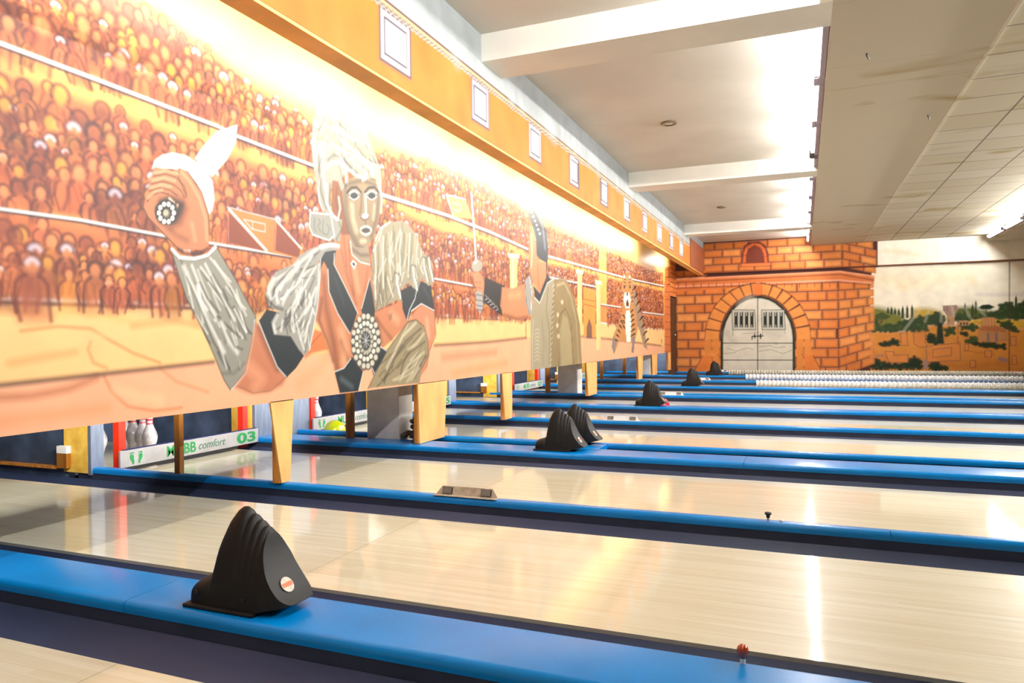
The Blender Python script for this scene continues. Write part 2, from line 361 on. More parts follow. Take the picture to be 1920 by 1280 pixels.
ARENA_FIGURES = '''228 140 70 -1 33 100 3087 1680 3468 1675 3687 1509 3686 1461 3394 1470 3087 1487
150 78 46 -1 30 100 3095 1663 3091 1488 3381 1472
150 78 46 -1 32 100 3486 1661 3469 1485 3696 1462 3697 1517
240 236 232 81 33 100 3099 1673 3394 1477
240 236 232 61 35 100 3477 1673 3713 1525
214 196 196 33 33 100 3083 1685 3468 1675
150 120 130 23 30 100 3083 1679 3088 1493
150 110 110 24 32 100 3472 1672 3459 1484
220 205 205 26 26 100 3209 1636 3384 1634 3383 1586 3272 1590 3209 1636
220 205 205 21 24 100 3281 1634 3281 1591
246 186 100 -1 53 100 5743 2233 6116 2261 6277 2103 5865 2060
240 236 232 71 48 100 5732 2236 5876 2052
240 236 232 52 52 100 5732 2236 6128 2263
240 236 232 37 40 100 5847 2184 6001 2191 5999 2131 5878 2126
246 206 140 -1 60 100 7223 1851 7444 1862 7423 1192 7203 1186
250 236 210 126 90 100 7317 1860 7296 1189
250 230 196 -1 60 100 7160 1867 7513 1887 7489 1842 7180 1817
246 206 140 -1 78 100 9749 1887 9987 1891 9951 979 9714 979
250 236 210 105 116 100 9841 1895 9805 979
250 230 196 -1 78 100 9680 1911 10062 1921 10035 1864 9701 1845
246 206 140 -1 83 100 10751 1805 11003 1806 10958 752 10707 757
250 236 210 99 124 100 10844 1812 10800 755
250 230 196 -1 85 100 10678 1833 11082 1837 11054 1776 10700 1761
238 164 72 -1 82 100 10047 1679 10714 1671 10684 946 10019 963
190 110 70 62 82 100 10040 1507 10707 1498
190 110 70 62 83 100 10037 1429 10704 1415
90 80 88 -1 160 80 10191 1105 10339 1234 10480 1108 10472 931 10184 932
120 70 50 29 46 100 7202 1151 7196 942
120 70 50 30 48 100 7454 1145 7448 941
120 70 50 37 50 100 7688 1149 7681 941
226 140 80 -1 133 100 16713 2568 18062 2688 18084 557 16592 564
140 74 52 79 93 80 16780 2512 18136 2601
140 74 52 79 93 80 16769 2337 18124 2413
140 74 52 79 93 80 16758 2162 18112 2225
140 74 52 81 94 80 16748 1988 18100 2038
140 74 52 81 95 80 16737 1814 18087 1851
140 74 52 79 93 80 16726 1640 18075 1663
140 74 52 81 95 80 16716 1466 18063 1477
140 74 52 79 93 80 16705 1292 18051 1290
140 74 52 79 93 80 16695 1119 18039 1103
140 74 52 80 93 80 16684 946 18027 917
140 74 52 79 93 80 16674 773 18014 731
140 74 52 80 93 80 16663 600 18002 545
140 74 52 89 102 100 16270 1949 16981 2341 18049 2501
140 74 52 87 100 100 16197 718 16463 1813 17115 2173 18037 2314
240 236 232 -1 55 100 2590 1791 2606 1837 2654 1874 2720 1901 2805 1904 2875 1884 2947 1843 2984 1778 2990 1707 2974 1647 2947 1617 2926 1682 2873 1771 2804 1826 2702 1816
214 196 180 120 150 60 2637 1812 2719 1846 2804 1849 2881 1801 2938 1712
226 224 220 -1 49 100 2858 1902 2913 1977 3008 2082 3168 2164 3154 2057 3084 1945 2973 1828
206 206 212 45 90 50 2918 1874 3086 2058 3160 2149
202 138 98 -1 45 100 2606 1805 2573 1712 2547 1629 2538 1589 2561 1549 2632 1488 2712 1437 2745 1411 2944 1433 2953 1523 2951 1623 2901 1734 2810 1822 2763 1831 2718 1803 2653 1802
126 76 52 -1 220 80 2635 1653 2716 1683 2784 1679 2807 1628 2765 1544 2697 1508 2659 1556 2608 1588
44 40 44 -1 137 90 2635 1642 2693 1674 2739 1660 2783 1652 2765 1599 2731 1550 2704 1536 2633 1565 2612 1601
92 60 42 27 33 85 2599 1756 2669 1782 2735 1779 2785 1745 2802 1702
92 60 42 27 33 85 2586 1715 2655 1742 2721 1738 2767 1715 2787 1685
92 60 42 27 33 85 2573 1678 2636 1706 2694 1706 2740 1688
92 60 42 28 33 85 2559 1624 2585 1659 2635 1685 2687 1683
92 60 42 27 33 85 2759 1828 2748 1787 2775 1738 2801 1688
238 190 150 55 69 70 2605 1774 2676 1799 2748 1798
238 190 150 55 69 70 2592 1734 2662 1762 2728 1759
238 190 150 55 69 70 2579 1695 2642 1723 2701 1724
238 190 150 50 63 70 2566 1643 2604 1681 2648 1698
238 190 150 69 110 60 2769 1814 2824 1775 2886 1697 2928 1596 2934 1483
70 48 38 25 30 90 2538 1589 2564 1547 2716 1434 2749 1411
70 48 38 22 33 90 2810 1822 2901 1734 2947 1622 2953 1514
120 78 50 110 165 50 2633 1539 2730 1485 2798 1466
238 190 150 83 138 50 2834 1554 2854 1473
226 204 180 69 55 100 2693 1663 2719 1646
206 160 130 69 55 100 2742 1639 2718 1597
50 48 48 -1 55 100 2745 1601 2737 1572 2717 1546 2687 1529 2655 1525 2627 1533 2608 1552 2602 1579 2609 1607 2629 1633 2657 1650 2689 1655 2718 1648 2738 1629
236 234 228 -1 20 100 2732 1597 2728 1586 2718 1581 2709 1583 2705 1592 2709 1603 2719 1608 2728 1606
236 234 228 -1 22 100 2722 1568 2718 1558 2709 1552 2700 1555 2696 1564 2700 1574 2709 1580 2719 1577
236 234 228 -1 22 100 2699 1548 2695 1538 2685 1532 2676 1535 2673 1544 2677 1554 2686 1559 2695 1557
236 234 228 -1 22 100 2671 1544 2667 1534 2657 1528 2648 1531 2645 1540 2649 1550 2658 1555 2667 1553
236 234 228 -1 22 100 2648 1557 2644 1547 2635 1541 2626 1544 2623 1553 2627 1563 2636 1568 2645 1566
236 234 228 -1 22 100 2640 1582 2636 1572 2627 1567 2618 1569 2615 1578 2618 1588 2627 1593 2636 1591
236 234 228 -1 22 100 2649 1610 2645 1600 2636 1595 2627 1597 2623 1606 2627 1616 2636 1621 2645 1619
236 234 228 -1 22 100 2672 1630 2668 1620 2659 1615 2650 1617 2646 1626 2650 1636 2659 1641 2668 1639
236 234 228 -1 22 100 2700 1635 2696 1625 2687 1619 2678 1622 2674 1631 2678 1641 2687 1646 2696 1644
236 234 228 -1 22 100 2723 1622 2719 1612 2710 1607 2700 1609 2697 1618 2701 1628 2710 1634 2719 1631
120 116 100 -1 27 100 2695 1588 2693 1577 2686 1568 2677 1562 2667 1560 2658 1563 2652 1571 2650 1581 2652 1592 2658 1601 2668 1607 2678 1609 2687 1606 2693 1598
186 182 160 -1 28 100 2685 1589 2684 1582 2679 1576 2672 1572 2665 1570 2659 1572 2654 1577 2653 1584 2655 1591 2659 1598 2666 1602 2673 1603 2679 1601 2684 1596
158 156 144 -1 45 100 2696 1411 2735 1369 2849 1366 2947 1396 3001 1454 3132 1298 3297 1077 3283 1006 3242 876 3206 764 3089 669 3043 728 2987 838 2932 940 2861 1059 2793 1162 2743 1282
64 64 60 62 72 70 2924 1074 2958 1036 2988 996 3013 953
226 224 216 43 72 70 2868 1319 2892 1268 2919 1216 2949 1164
92 92 86 45 66 70 2754 1364 2779 1322 2809 1282 2844 1245
240 238 230 44 72 70 3106 985 3134 923 3153 859 3164 793
64 64 60 30 66 70 2894 1313 2931 1270 2975 1229 3024 1191
226 224 216 46 72 70 3145 1229 3164 1174 3177 1117 3184 1059
92 92 86 44 72 70 3136 945 3150 891 3157 837 3158 782
240 238 230 49 66 70 2954 1391 3001 1352 3050 1312 3100 1273
64 64 60 61 72 70 3123 1132 3145 1100 3164 1066 3181 1030
226 224 216 55 72 70 3142 1201 3168 1164 3193 1126 3218 1088
92 92 86 47 72 70 3020 1207 3067 1161 3117 1115 3172 1069
240 238 230 65 72 70 3104 1050 3128 1019 3155 989 3185 960
64 64 60 57 72 70 3001 881 3018 851 3038 822 3060 793
226 224 216 35 66 70 2797 1300 2804 1263 2808 1224 2810 1186
92 92 86 64 72 70 3015 918 3040 870 3065 821 3089 770
240 238 230 59 72 70 2889 1334 2932 1292 2979 1252 3031 1212
64 64 60 34 72 70 2972 1305 3006 1261 3041 1217 3077 1172
226 224 216 60 66 70 2922 1127 2941 1101 2962 1076 2985 1051
92 92 86 53 72 70 3135 1121 3147 1080 3157 1038 3166 997
240 238 230 40 66 70 2939 1255 2976 1213 3016 1172 3059 1132
64 64 60 53 66 70 2887 1195 2910 1151 2938 1109 2972 1069
226 224 216 49 72 70 2971 1210 2985 1177 3002 1144 3021 1111
92 92 86 67 72 70 3006 1051 3028 1014 3047 975 3061 935
240 238 230 39 66 70 2788 1273 2807 1222 2822 1170 2834 1117
64 64 60 50 66 70 2897 1015 2910 986 2926 958 2945 931
226 224 216 51 72 70 3066 1240 3111 1199 3160 1160 3215 1124
92 92 86 62 78 70 3141 1106 3164 1055 3188 1004 3214 952
240 238 230 40 72 70 3102 1062 3120 1016 3134 970 3146 922
64 64 60 66 72 70 2986 1095 3041 1048 3102 1004 3169 963
226 224 216 66 72 70 2867 1226 2881 1166 2892 1105 2900 1043
92 92 86 55 72 70 3047 1226 3062 1195 3075 1162 3084 1129
240 238 230 34 66 70 2850 1081 2876 1049 2903 1015 2930 982
64 64 60 64 72 70 3131 1107 3169 1064 3211 1022 3258 982
226 224 216 46 72 70 2954 1114 2976 1084 2997 1053 3017 1021
58 60 60 33 36 80 2696 1411 2735 1369 2849 1366 2947 1396 3001 1454 3132 1298 3297 1077 3283 1006 3242 876 3206 764 3089 669 3043 728 2987 838 2932 940 2861 1059 2793 1162 2743 1282 2696 1411
232 230 222 105 126 80 2778 1326 2846 1207 2934 1055 3045 881
232 230 222 69 82 80 2830 1337 2917 1168 2991 1085
232 230 222 69 82 80 2921 1353 3012 1216 3128 1058
232 230 222 60 72 70 2984 1374 3131 1208 3218 999
84 82 78 60 72 70 2794 1273 2870 1138 2969 940 3083 791
84 82 78 60 72 70 2882 1251 2936 1169 3010 1100
84 82 78 60 72 70 2957 1285 3069 1116 3147 984
84 82 78 45 54 70 3091 1236 3191 1090 3235 984
232 230 222 120 144 80 3029 1042 3086 939 3145 878
240 236 232 60 72 80 3129 1118 3189 1029 3218 993
84 82 78 60 72 60 3067 998 3126 909 3187 893
240 236 232 82 99 70 2871 1236 2885 1166 2928 1111
240 236 232 60 72 60 3008 940 3063 792
120 120 106 90 108 60 3035 764 3115 760 3207 816
240 236 232 90 45 100 2705 1409 2748 1373 2849 1375 2940 1404 2993 1453
40 36 36 96 82 70 2745 1411 2796 1394 2885 1406 2941 1438
214 220 216 38 30 100 3288 1062 3269 938 3214 761 3097 671
200 136 102 -1 163 100 3292 1043 3350 1025 3453 888 3571 731 3520 668 3402 634 3246 636 3122 682 3210 764
126 76 52 163 260 70 3319 1031 3384 905 3474 774
236 176 140 293 390 60 3249 784 3335 718 3290 673
150 110 90 33 49 70 3146 686 3268 638 3416 643 3546 712
202 138 98 -1 75 100 4143 1714 4066 1550 3912 1410 3880 1214 3849 1073 3893 1031 3960 932 4016 831 4055 713 4072 654 4216 698 4263 809 4380 713 4498 731 4631 867 4761 926 5030 1071 5118 1186 5027 1268 4543 1146 4513 1402 4481 1557 4469 1642
226 134 76 -1 105 100 3837 1013 3915 996 3976 878 3807 857 3736 825
120 70 50 35 53 70 3903 986 3780 899 3736 838
126 76 52 225 338 70 3939 1359 3964 1146 4036 932 4074 749
238 190 150 263 375 70 4128 1005 4175 875 4154 783
238 190 150 187 300 60 4296 1443 4339 1293
150 90 58 113 188 60 4234 1569 4244 1419 4286 1271
150 90 58 100 160 50 4466 1477 4420 1298
238 190 150 255 382 60 4789 1133 4867 1093
126 76 52 160 240 60 4570 1087 4632 927
120 84 66 -1 85 50 4735 1132 4797 1150 4788 1100 4749 1083
96 60 44 123 175 60 3914 1215 3883 1073 3960 932 4027 802
104 64 46 94 150 45 4140 1558 4211 1379 4311 1196
104 64 46 131 225 50 4127 931 4217 780 4197 706
104 64 46 120 200 50 4563 1103 4687 1008 4784 942
104 64 46 142 237 50 5342 1148 5452 1013 5391 876
168 150 128 -1 80 100 4237 1682 4469 1642 4494 1499 4364 1502 4272 1546
90 78 66 94 150 70 4280 1581 4371 1553 4467 1563
206 128 78 158 140 80 4143 1706 4177 1562 4212 1435
126 76 52 38 56 70 4173 1673 4200 1453
126 76 52 37 56 70 4217 1642 4234 1569
240 236 232 41 30 100 4248 1638 4266 1546 4364 1502 4487 1494
240 236 232 -1 30 100 4245 1480 4278 1509 4323 1487 4290 1442
44 56 62 -1 30 100 4264 1481 4284 1495 4304 1481 4290 1461
44 56 62 -1 48 100 3895 1384 3902 1490 3984 1566 4079 1552 4053 1458 4178 1314 4323 1140 4268 1036 4228 983 4088 1125 3995 1266 3987 1416 3942 1466
44 56 62 -1 48 100 4485 1396 4370 1160 4389 1114 4542 1103 4550 1166 4511 1315
44 56 62 -1 48 100 4044 729 4154 746 4250 824 4387 709 4324 574 4101 576
44 56 62 -1 48 100 4632 887 4728 853 4518 675 4491 739
226 230 226 34 30 100 4060 1531 4053 1458 4178 1314 4329 1132
226 230 226 32 28 100 3900 1356 3908 1480 3949 1537
226 230 226 34 30 100 3987 1416 3995 1266 4088 1125 4228 987
226 230 226 34 30 100 4485 1392 4377 1168
226 230 226 34 30 100 4043 725 4154 746 4237 810
226 230 226 34 30 100 4387 709 4330 581
226 230 226 38 34 100 4624 887 4721 849
226 230 226 36 32 100 4498 739 4540 678
84 98 102 75 112 50 4063 1368 4163 1190
150 166 166 113 225 40 4121 673 4246 610
44 56 62 -1 42 100 3319 1056 3388 1127 3495 1114 3600 985 3726 842 3647 767 3555 712 3474 774
220 226 224 33 26 100 3319 1053 3384 937 3475 781 3551 719
166 164 156 -1 49 100 4122 1604 3990 1596 3793 1531 3686 1475 3634 1419 3495 1368 3400 1277 3376 1206 3411 1141 3505 1115 3432 1032 3450 978 3600 968 3675 884 3731 842 3785 882 3826 1013 3867 1143 3899 1321 3879 1453 3960 1532 4121 1567
56 58 58 49 73 70 4022 1567 3979 1555 3936 1548 3893 1547
232 230 224 54 73 70 3828 1418 3791 1397 3757 1375 3724 1352
96 96 92 63 73 70 3805 1494 3765 1465 3725 1436 3685 1408
244 242 236 33 73 70 3770 978 3770 950 3776 922 3788 894
56 58 58 55 68 70 3618 1102 3597 1076 3573 1052 3544 1030
232 230 224 46 68 70 3777 1247 3781 1223 3794 1202 3818 1185
96 96 92 34 73 70 3610 1098 3593 1067 3568 1038 3537 1012
244 242 236 46 73 70 3623 1377 3575 1337 3539 1295 3514 1249
56 58 58 62 68 70 3610 1162 3598 1117 3596 1071 3603 1027
232 230 224 57 68 70 3480 1235 3473 1211 3473 1187 3479 1164
96 96 92 36 73 70 3950 1553 3912 1534 3872 1516 3833 1500
244 242 236 36 68 70 3697 1220 3677 1186 3649 1155 3614 1128
56 58 58 60 73 70 3845 1427 3797 1412 3750 1400 3702 1391
232 230 224 63 68 70 3666 1301 3665 1271 3668 1241 3675 1212
96 96 92 64 73 70 3687 1232 3691 1204 3700 1177 3716 1151
244 242 236 61 73 70 3641 1142 3643 1114 3656 1088 3679 1065
56 58 58 57 68 70 3461 1261 3446 1222 3433 1183 3424 1144
232 230 224 54 73 70 3749 1292 3743 1248 3743 1204 3750 1161
96 96 92 61 68 70 3558 1123 3554 1075 3559 1027 3572 980
244 242 236 60 68 70 3735 1354 3705 1332 3684 1307 3675 1280
56 58 58 44 68 70 3577 1082 3548 1052 3511 1027 3469 1008
232 230 224 39 68 70 3721 1332 3714 1285 3702 1237 3686 1191
96 96 92 54 73 70 3747 1273 3735 1231 3710 1191 3673 1155
244 242 236 60 68 70 3472 1246 3475 1220 3483 1195 3496 1171
56 58 58 62 73 70 3650 1153 3640 1123 3637 1093 3640 1062
232 230 224 55 68 70 3730 1067 3719 1028 3708 988 3696 949
96 96 92 52 68 70 3799 1444 3741 1404 3686 1364 3634 1324
244 242 236 49 68 70 3643 1308 3610 1264 3565 1225 3512 1193
56 58 58 33 68 70 3690 1100 3672 1079 3647 1060 3617 1046
232 230 224 56 73 70 3801 1177 3781 1144 3751 1115 3711 1092
96 96 92 61 68 70 3693 1303 3647 1263 3588 1231 3523 1211
244 242 236 33 68 70 3773 1062 3764 1029 3746 996 3720 967
56 58 58 52 68 70 3594 1108 3595 1084 3603 1060 3618 1038
232 230 224 64 73 70 3751 1140 3731 1093 3720 1045 3718 996
96 96 92 66 73 70 3732 1100 3719 1067 3692 1037 3655 1013
244 242 236 55 73 70 3789 1241 3798 1197 3815 1153 3838 1111
56 58 58 39 73 70 3738 1241 3734 1215 3725 1189 3711 1163
232 230 224 35 68 70 3650 1260 3657 1220 3675 1182 3705 1147
96 96 92 32 73 70 3793 1495 3752 1471 3710 1450 3667 1430
244 242 236 42 68 70 3751 1263 3753 1238 3755 1214 3758 1190
56 58 58 59 68 70 3730 1116 3709 1094 3681 1077 3648 1065
232 230 224 36 73 70 3695 1318 3690 1281 3690 1245 3697 1209
96 96 92 41 73 70 3833 1363 3791 1348 3747 1341 3704 1341
244 242 236 43 68 70 3609 1093 3604 1059 3611 1025 3629 993
56 58 58 62 73 70 3654 1361 3617 1337 3582 1314 3547 1290
232 230 224 37 68 70 3533 1302 3508 1263 3476 1226 3437 1193
232 230 222 98 117 80 4049 1588 3847 1526 3711 1443 3607 1334 3484 1260
84 82 78 70 84 60 3903 1539 3791 1451 3683 1340 3605 1234
232 230 222 81 97 80 3819 1488 3737 1395 3657 1287 3530 1197
232 230 222 81 97 70 3685 1441 3583 1365 3461 1307 3403 1223
84 82 78 49 59 70 3633 1403 3533 1328 3446 1241
60 58 56 75 90 70 3389 1191 3458 1145 3529 1132
232 230 222 70 84 80 3856 1422 3762 1311 3670 1204 3578 1117
84 82 78 53 63 60 3844 1352 3760 1225 3628 1102 3528 1066
232 230 222 81 98 80 3853 1282 3775 1157 3678 1069
84 82 78 53 63 60 3841 1212 3784 1089 3708 1002
232 230 222 88 105 80 3818 1142 3772 1037 3738 934
232 230 222 81 97 70 3680 1188 3618 1101 3636 1002
84 82 78 49 58 60 3603 1134 3567 1067 3600 995
240 236 232 65 78 70 3652 1069 3687 968 3727 883
84 82 78 53 63 50 3783 1037 3760 934 3737 866
240 236 232 97 117 70 3481 1098 3442 1049 3460 994
240 236 232 65 78 70 3528 1066 3512 1001
220 230 230 70 84 70 3890 1443 3882 1319 3840 1177
226 226 220 97 117 70 3447 1322 3404 1255 3426 1192
240 236 232 88 105 60 3580 1249 3530 1165
240 236 232 65 78 60 3708 1274 3639 1182
220 226 224 35 28 100 3900 1356 3868 1161 3826 1020 3780 879
244 242 236 105 70 100 3904 1561 4020 1588 4110 1588
50 50 50 49 65 70 3380 1206 3402 1147 3443 1129
208 146 110 -1 113 100 5005 1074 5252 1235 5475 1184 5509 990 5390 853 5330 696 5219 630 5069 924
246 190 156 203 315 70 5341 1103 5374 967
120 72 56 45 68 70 5484 1152 5499 967 5390 853 5331 705
44 56 62 -1 54 100 4929 1327 5212 1432 5423 1402 5485 1179 5252 1235 5092 1172 5014 1087 4950 1180
220 226 224 43 38 100 5184 1364 5147 1274 5058 1183 5014 1096
220 226 224 45 41 100 5084 1171 5252 1239 5475 1188
90 106 112 90 135 50 5301 1371 5401 1286
168 160 136 -1 68 100 4557 1155 4519 1363 4516 1560 4562 1684 4629 1773 4705 1833 4942 1888 5049 1874 5151 1823 5229 1745 5281 1675 5447 1610 5481 1429 5376 1394 5258 1458 5192 1334 5038 1398 4912 1326 4943 1239 4870 1253
92 84 66 65 75 70 4687 1422 4695 1367 4705 1312 4716 1256
224 218 200 52 70 70 4716 1564 4668 1494 4608 1427 4539 1364
120 110 88 67 75 70 4848 1773 4822 1731 4788 1689 4746 1649
236 232 220 38 75 70 5124 1627 5097 1561 5070 1496 5043 1431
92 84 66 35 70 70 4613 1379 4631 1316 4652 1254 4674 1191
224 218 200 36 75 70 4859 1531 4860 1484 4865 1438 4874 1392
120 110 88 66 70 70 4616 1348 4616 1299 4619 1250 4626 1202
236 232 220 32 70 70 4605 1437 4608 1363 4621 1290 4645 1218
92 84 66 38 75 70 4882 1794 4886 1748 4886 1701 4882 1654
224 218 200 60 70 70 4679 1572 4670 1533 4653 1495 4627 1458
120 110 88 58 70 70 4861 1401 4821 1334 4770 1269 4709 1208
236 232 220 60 79 70 5263 1684 5261 1640 5261 1597 5263 1553
92 84 66 52 70 70 4699 1452 4706 1408 4716 1363 4729 1319
224 218 200 37 75 70 4929 1566 4904 1500 4876 1434 4846 1369
120 110 88 57 70 70 4533 1576 4539 1516 4535 1454 4519 1392
236 232 220 62 75 70 4969 1473 4950 1431 4926 1389 4897 1348
92 84 66 36 70 70 4718 1463 4694 1386 4674 1310 4657 1235
224 218 200 64 70 70 4784 1660 4770 1620 4757 1580 4746 1540
120 110 88 56 70 70 4586 1422 4596 1379 4609 1336 4627 1293
236 232 220 68 75 70 4734 1417 4754 1369 4779 1322 4809 1275
92 84 66 65 75 70 5022 1614 5030 1553 5036 1493 5041 1432
224 218 200 66 70 70 4556 1420 4556 1373 4556 1325 4557 1278
120 110 88 38 75 70 4995 1611 5001 1570 4999 1528 4990 1486
236 232 220 46 70 70 4767 1603 4788 1562 4814 1521 4847 1483
92 84 66 39 70 70 4629 1424 4636 1361 4651 1298 4677 1236
224 218 200 47 75 70 4923 1598 4927 1556 4931 1513 4935 1470
120 110 88 44 75 70 4825 1827 4822 1787 4810 1746 4789 1705
236 232 220 44 70 70 4662 1777 4630 1716 4586 1657 4534 1601
92 84 66 54 75 70 4887 1506 4883 1447 4886 1388 4897 1329
224 218 200 56 75 70 5024 1626 4987 1556 4945 1488 4898 1421
120 110 88 35 79 70 5239 1536 5227 1490 5215 1444 5202 1399
236 232 220 67 75 70 4926 1810 4890 1734 4852 1660 4810 1586
92 84 66 64 70 70 4620 1365 4612 1300 4595 1236 4570 1172
224 218 200 46 70 70 4790 1747 4781 1709 4770 1670 4756 1632
120 110 88 48 79 70 4956 1875 4966 1811 4987 1750 5018 1690
236 232 220 65 79 70 5202 1612 5221 1569 5253 1529 5295 1492
92 84 66 45 75 70 4927 1678 4936 1611 4932 1542 4915 1472
224 218 200 67 75 70 4760 1590 4764 1529 4771 1468 4782 1407
120 110 88 50 70 70 4669 1608 4650 1549 4627 1489 4602 1431
236 232 220 68 75 70 4891 1540 4881 1459 4882 1380 4895 1301
232 230 222 72 80 65 4561 1644 4571 1461 4562 1246
120 114 98 59 80 65 4599 1672 4610 1515 4570 1322
206 198 172 67 80 65 4638 1698 4644 1584 4619 1436
232 230 222 89 80 65 4677 1723 4663 1544 4673 1336
120 114 98 65 80 65 4717 1745 4701 1652 4733 1532
206 198 172 93 85 65 4757 1763 4763 1628 4767 1460
232 230 222 53 80 65 4797 1776 4798 1667 4776 1523
120 114 98 70 85 65 4838 1785 4835 1617 4851 1416
206 198 172 58 85 65 4880 1789 4865 1640 4874 1460
232 230 222 80 85 65 4946 1791 4915 1638 4921 1457
120 114 98 80 85 65 4989 1784 4969 1646 4941 1473
206 198 172 74 85 65 5032 1790 5010 1652 4987 1482
232 230 222 84 90 65 5076 1796 5060 1639 5036 1447
120 114 98 65 90 65 5121 1802 5091 1633 5070 1432
206 198 172 76 90 65 5166 1808 5147 1608 5126 1374
232 230 222 70 85 65 5213 1814 5175 1612 5179 1381
130 110 70 50 80 50 4594 1488 4576 1327 4595 1200
130 110 70 50 80 50 4653 1493 4634 1330 4654 1202
130 110 70 50 80 50 4713 1499 4694 1334 4714 1205
90 88 80 64 85 70 4803 1391 4836 1460 4907 1457 4930 1391
232 230 222 106 85 80 4859 1445 4873 1379
250 250 246 85 51 100 4873 1379 4896 1330 4919 1272
60 60 58 32 42 80 4897 1380 4928 1315 4935 1264
90 88 80 68 90 70 5057 1473 5093 1546 5171 1544 5195 1475
232 230 222 113 90 80 5118 1531 5134 1462
250 250 246 90 54 100 5134 1462 5159 1411 5184 1351
60 60 58 34 45 80 5160 1464 5194 1396 5201 1343
90 88 80 67 90 70 5233 1554 5271 1629 5353 1628 5380 1558
232 230 222 113 90 80 5298 1614 5314 1543
250 250 246 90 54 100 5314 1543 5341 1491 5367 1430
60 60 58 34 45 80 5342 1546 5378 1476 5386 1422
90 88 80 68 90 70 5324 1571 5363 1647 5448 1647 5475 1576
232 230 222 119 95 80 5391 1632 5408 1561
250 250 246 90 54 100 5408 1561 5435 1508 5462 1446
60 60 58 36 48 80 5437 1563 5473 1493 5482 1438
240 238 230 60 80 80 4569 1685 4644 1783 4782 1856
164 150 118 -1 67 100 5031 1083 5160 1103 5293 1048 5355 935 5361 799 5239 691 5209 577 4446 585 4555 701 4721 865
96 84 64 46 83 70 4789 739 4733 699 4691 654 4666 606
214 204 176 45 88 70 5272 776 5179 714 5084 655 4988 600
84 74 66 80 88 70 5059 857 4977 785 4923 709 4898 628
96 84 64 63 83 70 4717 672 4672 643 4623 616 4570 593
214 204 176 59 88 70 5099 678 5009 652 4914 634 4817 623
84 74 66 54 88 70 5241 739 5199 702 5165 662 5140 622
96 84 64 49 88 70 5227 981 5128 926 5038 869 4958 812
214 204 176 46 88 70 5227 812 5154 739 5083 667 5015 596
84 74 66 51 83 70 4928 896 4824 848 4722 802 4621 759
96 84 64 42 83 70 4767 803 4725 751 4692 698 4668 644
214 204 176 57 88 70 5165 748 5045 697 4917 656 4785 625
84 74 66 43 83 70 4789 791 4732 744 4666 702 4593 665
96 84 64 47 88 70 5103 953 5017 914 4934 875 4855 838
214 204 176 58 88 70 5027 1060 4988 1016 4949 973 4908 931
84 74 66 81 94 70 5327 802 5265 763 5221 720 5195 673
96 84 64 55 83 70 4937 787 4845 727 4742 676 4630 636
214 204 176 82 88 70 5260 872 5196 837 5130 803 5062 772
84 74 66 72 88 70 5255 878 5183 821 5111 765 5037 712
60 60 58 42 51 80 4446 585 4555 701 4721 865 5031 1083 5160 1103 5293 1048 5355 935 5361 799 5239 691
92 80 66 85 102 70 5247 1034 4985 924 4780 761 4663 623
92 80 66 64 77 70 5308 922 5067 837 4858 716
226 216 190 106 128 70 5159 1077 4945 967 4703 722
226 216 190 106 128 60 5288 832 5022 730 4896 621
92 80 66 85 102 50 4984 882 4820 801 4779 719
226 216 190 85 102 60 5203 701 5062 612
140 128 100 100 120 60 4743 823 4605 666
226 216 190 106 128 60 5292 989 5155 901 5025 860
70 68 64 -1 56 100 4625 927 4603 835 4545 763 4465 726 4379 730 4305 772 4256 843 4240 930 4260 1017 4312 1088 4388 1129 4473 1131 4552 1093 4607 1020
96 92 84 -1 40 90 4634 923 4622 903 4595 895 4569 903 4558 924 4569 944 4596 952 4623 944
206 202 186 -1 40 100 4624 930 4616 914 4595 907 4575 914 4568 930 4576 946 4596 952 4616 946
96 92 84 -1 40 90 4622 858 4610 838 4583 830 4557 839 4546 860 4558 880 4584 888 4611 879
206 202 186 -1 40 100 4612 865 4604 849 4583 843 4564 850 4556 866 4564 882 4584 888 4604 881
96 92 84 -1 40 90 4590 802 4578 782 4552 775 4526 784 4515 805 4527 824 4553 832 4579 823
206 202 186 -1 40 100 4581 809 4572 794 4552 788 4532 795 4525 811 4533 826 4553 832 4573 825
96 92 84 -1 40 90 4543 762 4532 742 4505 735 4480 744 4469 765 4481 784 4507 792 4533 783
206 202 186 -1 40 100 4534 769 4525 753 4506 748 4486 755 4479 771 4487 786 4507 792 4526 785
96 92 84 -1 38 90 4487 742 4476 723 4450 716 4425 725 4415 745 4426 765 4451 772 4477 763
206 202 186 -1 40 100 4478 749 4470 734 4450 728 4431 735 4424 751 4432 766 4451 772 4470 765
96 92 84 -1 38 90 4429 745 4418 725 4393 718 4368 727 4358 747 4369 767 4394 774 4419 765
206 202 186 -1 38 100 4420 751 4412 736 4393 731 4375 738 4367 753 4375 768 4394 774 4413 767
96 92 84 -1 38 90 4376 768 4365 749 4341 742 4316 751 4307 771 4317 790 4342 797 4366 788
206 202 186 -1 40 100 4367 775 4359 760 4341 754 4323 761 4315 777 4323 791 4342 797 4360 790
96 92 84 -1 38 90 4334 810 4324 791 4299 784 4275 792 4266 812 4276 831 4300 838 4324 830
206 202 186 -1 37 100 4326 816 4318 801 4299 796 4282 803 4274 818 4282 833 4300 838 4318 832
96 92 84 -1 38 90 4308 865 4297 845 4273 838 4249 847 4240 866 4250 885 4274 892 4298 884
206 202 186 -1 38 100 4299 871 4291 856 4273 850 4256 857 4249 872 4256 887 4274 892 4292 886
96 92 84 -1 38 90 4300 926 4289 907 4265 899 4241 907 4232 926 4242 946 4266 953 4290 945
206 202 186 -1 38 100 4291 932 4283 917 4265 911 4248 917 4241 932 4248 947 4266 953 4284 947
96 92 84 -1 38 90 4310 987 4300 968 4276 960 4252 968 4243 987 4253 1006 4277 1014 4301 1006
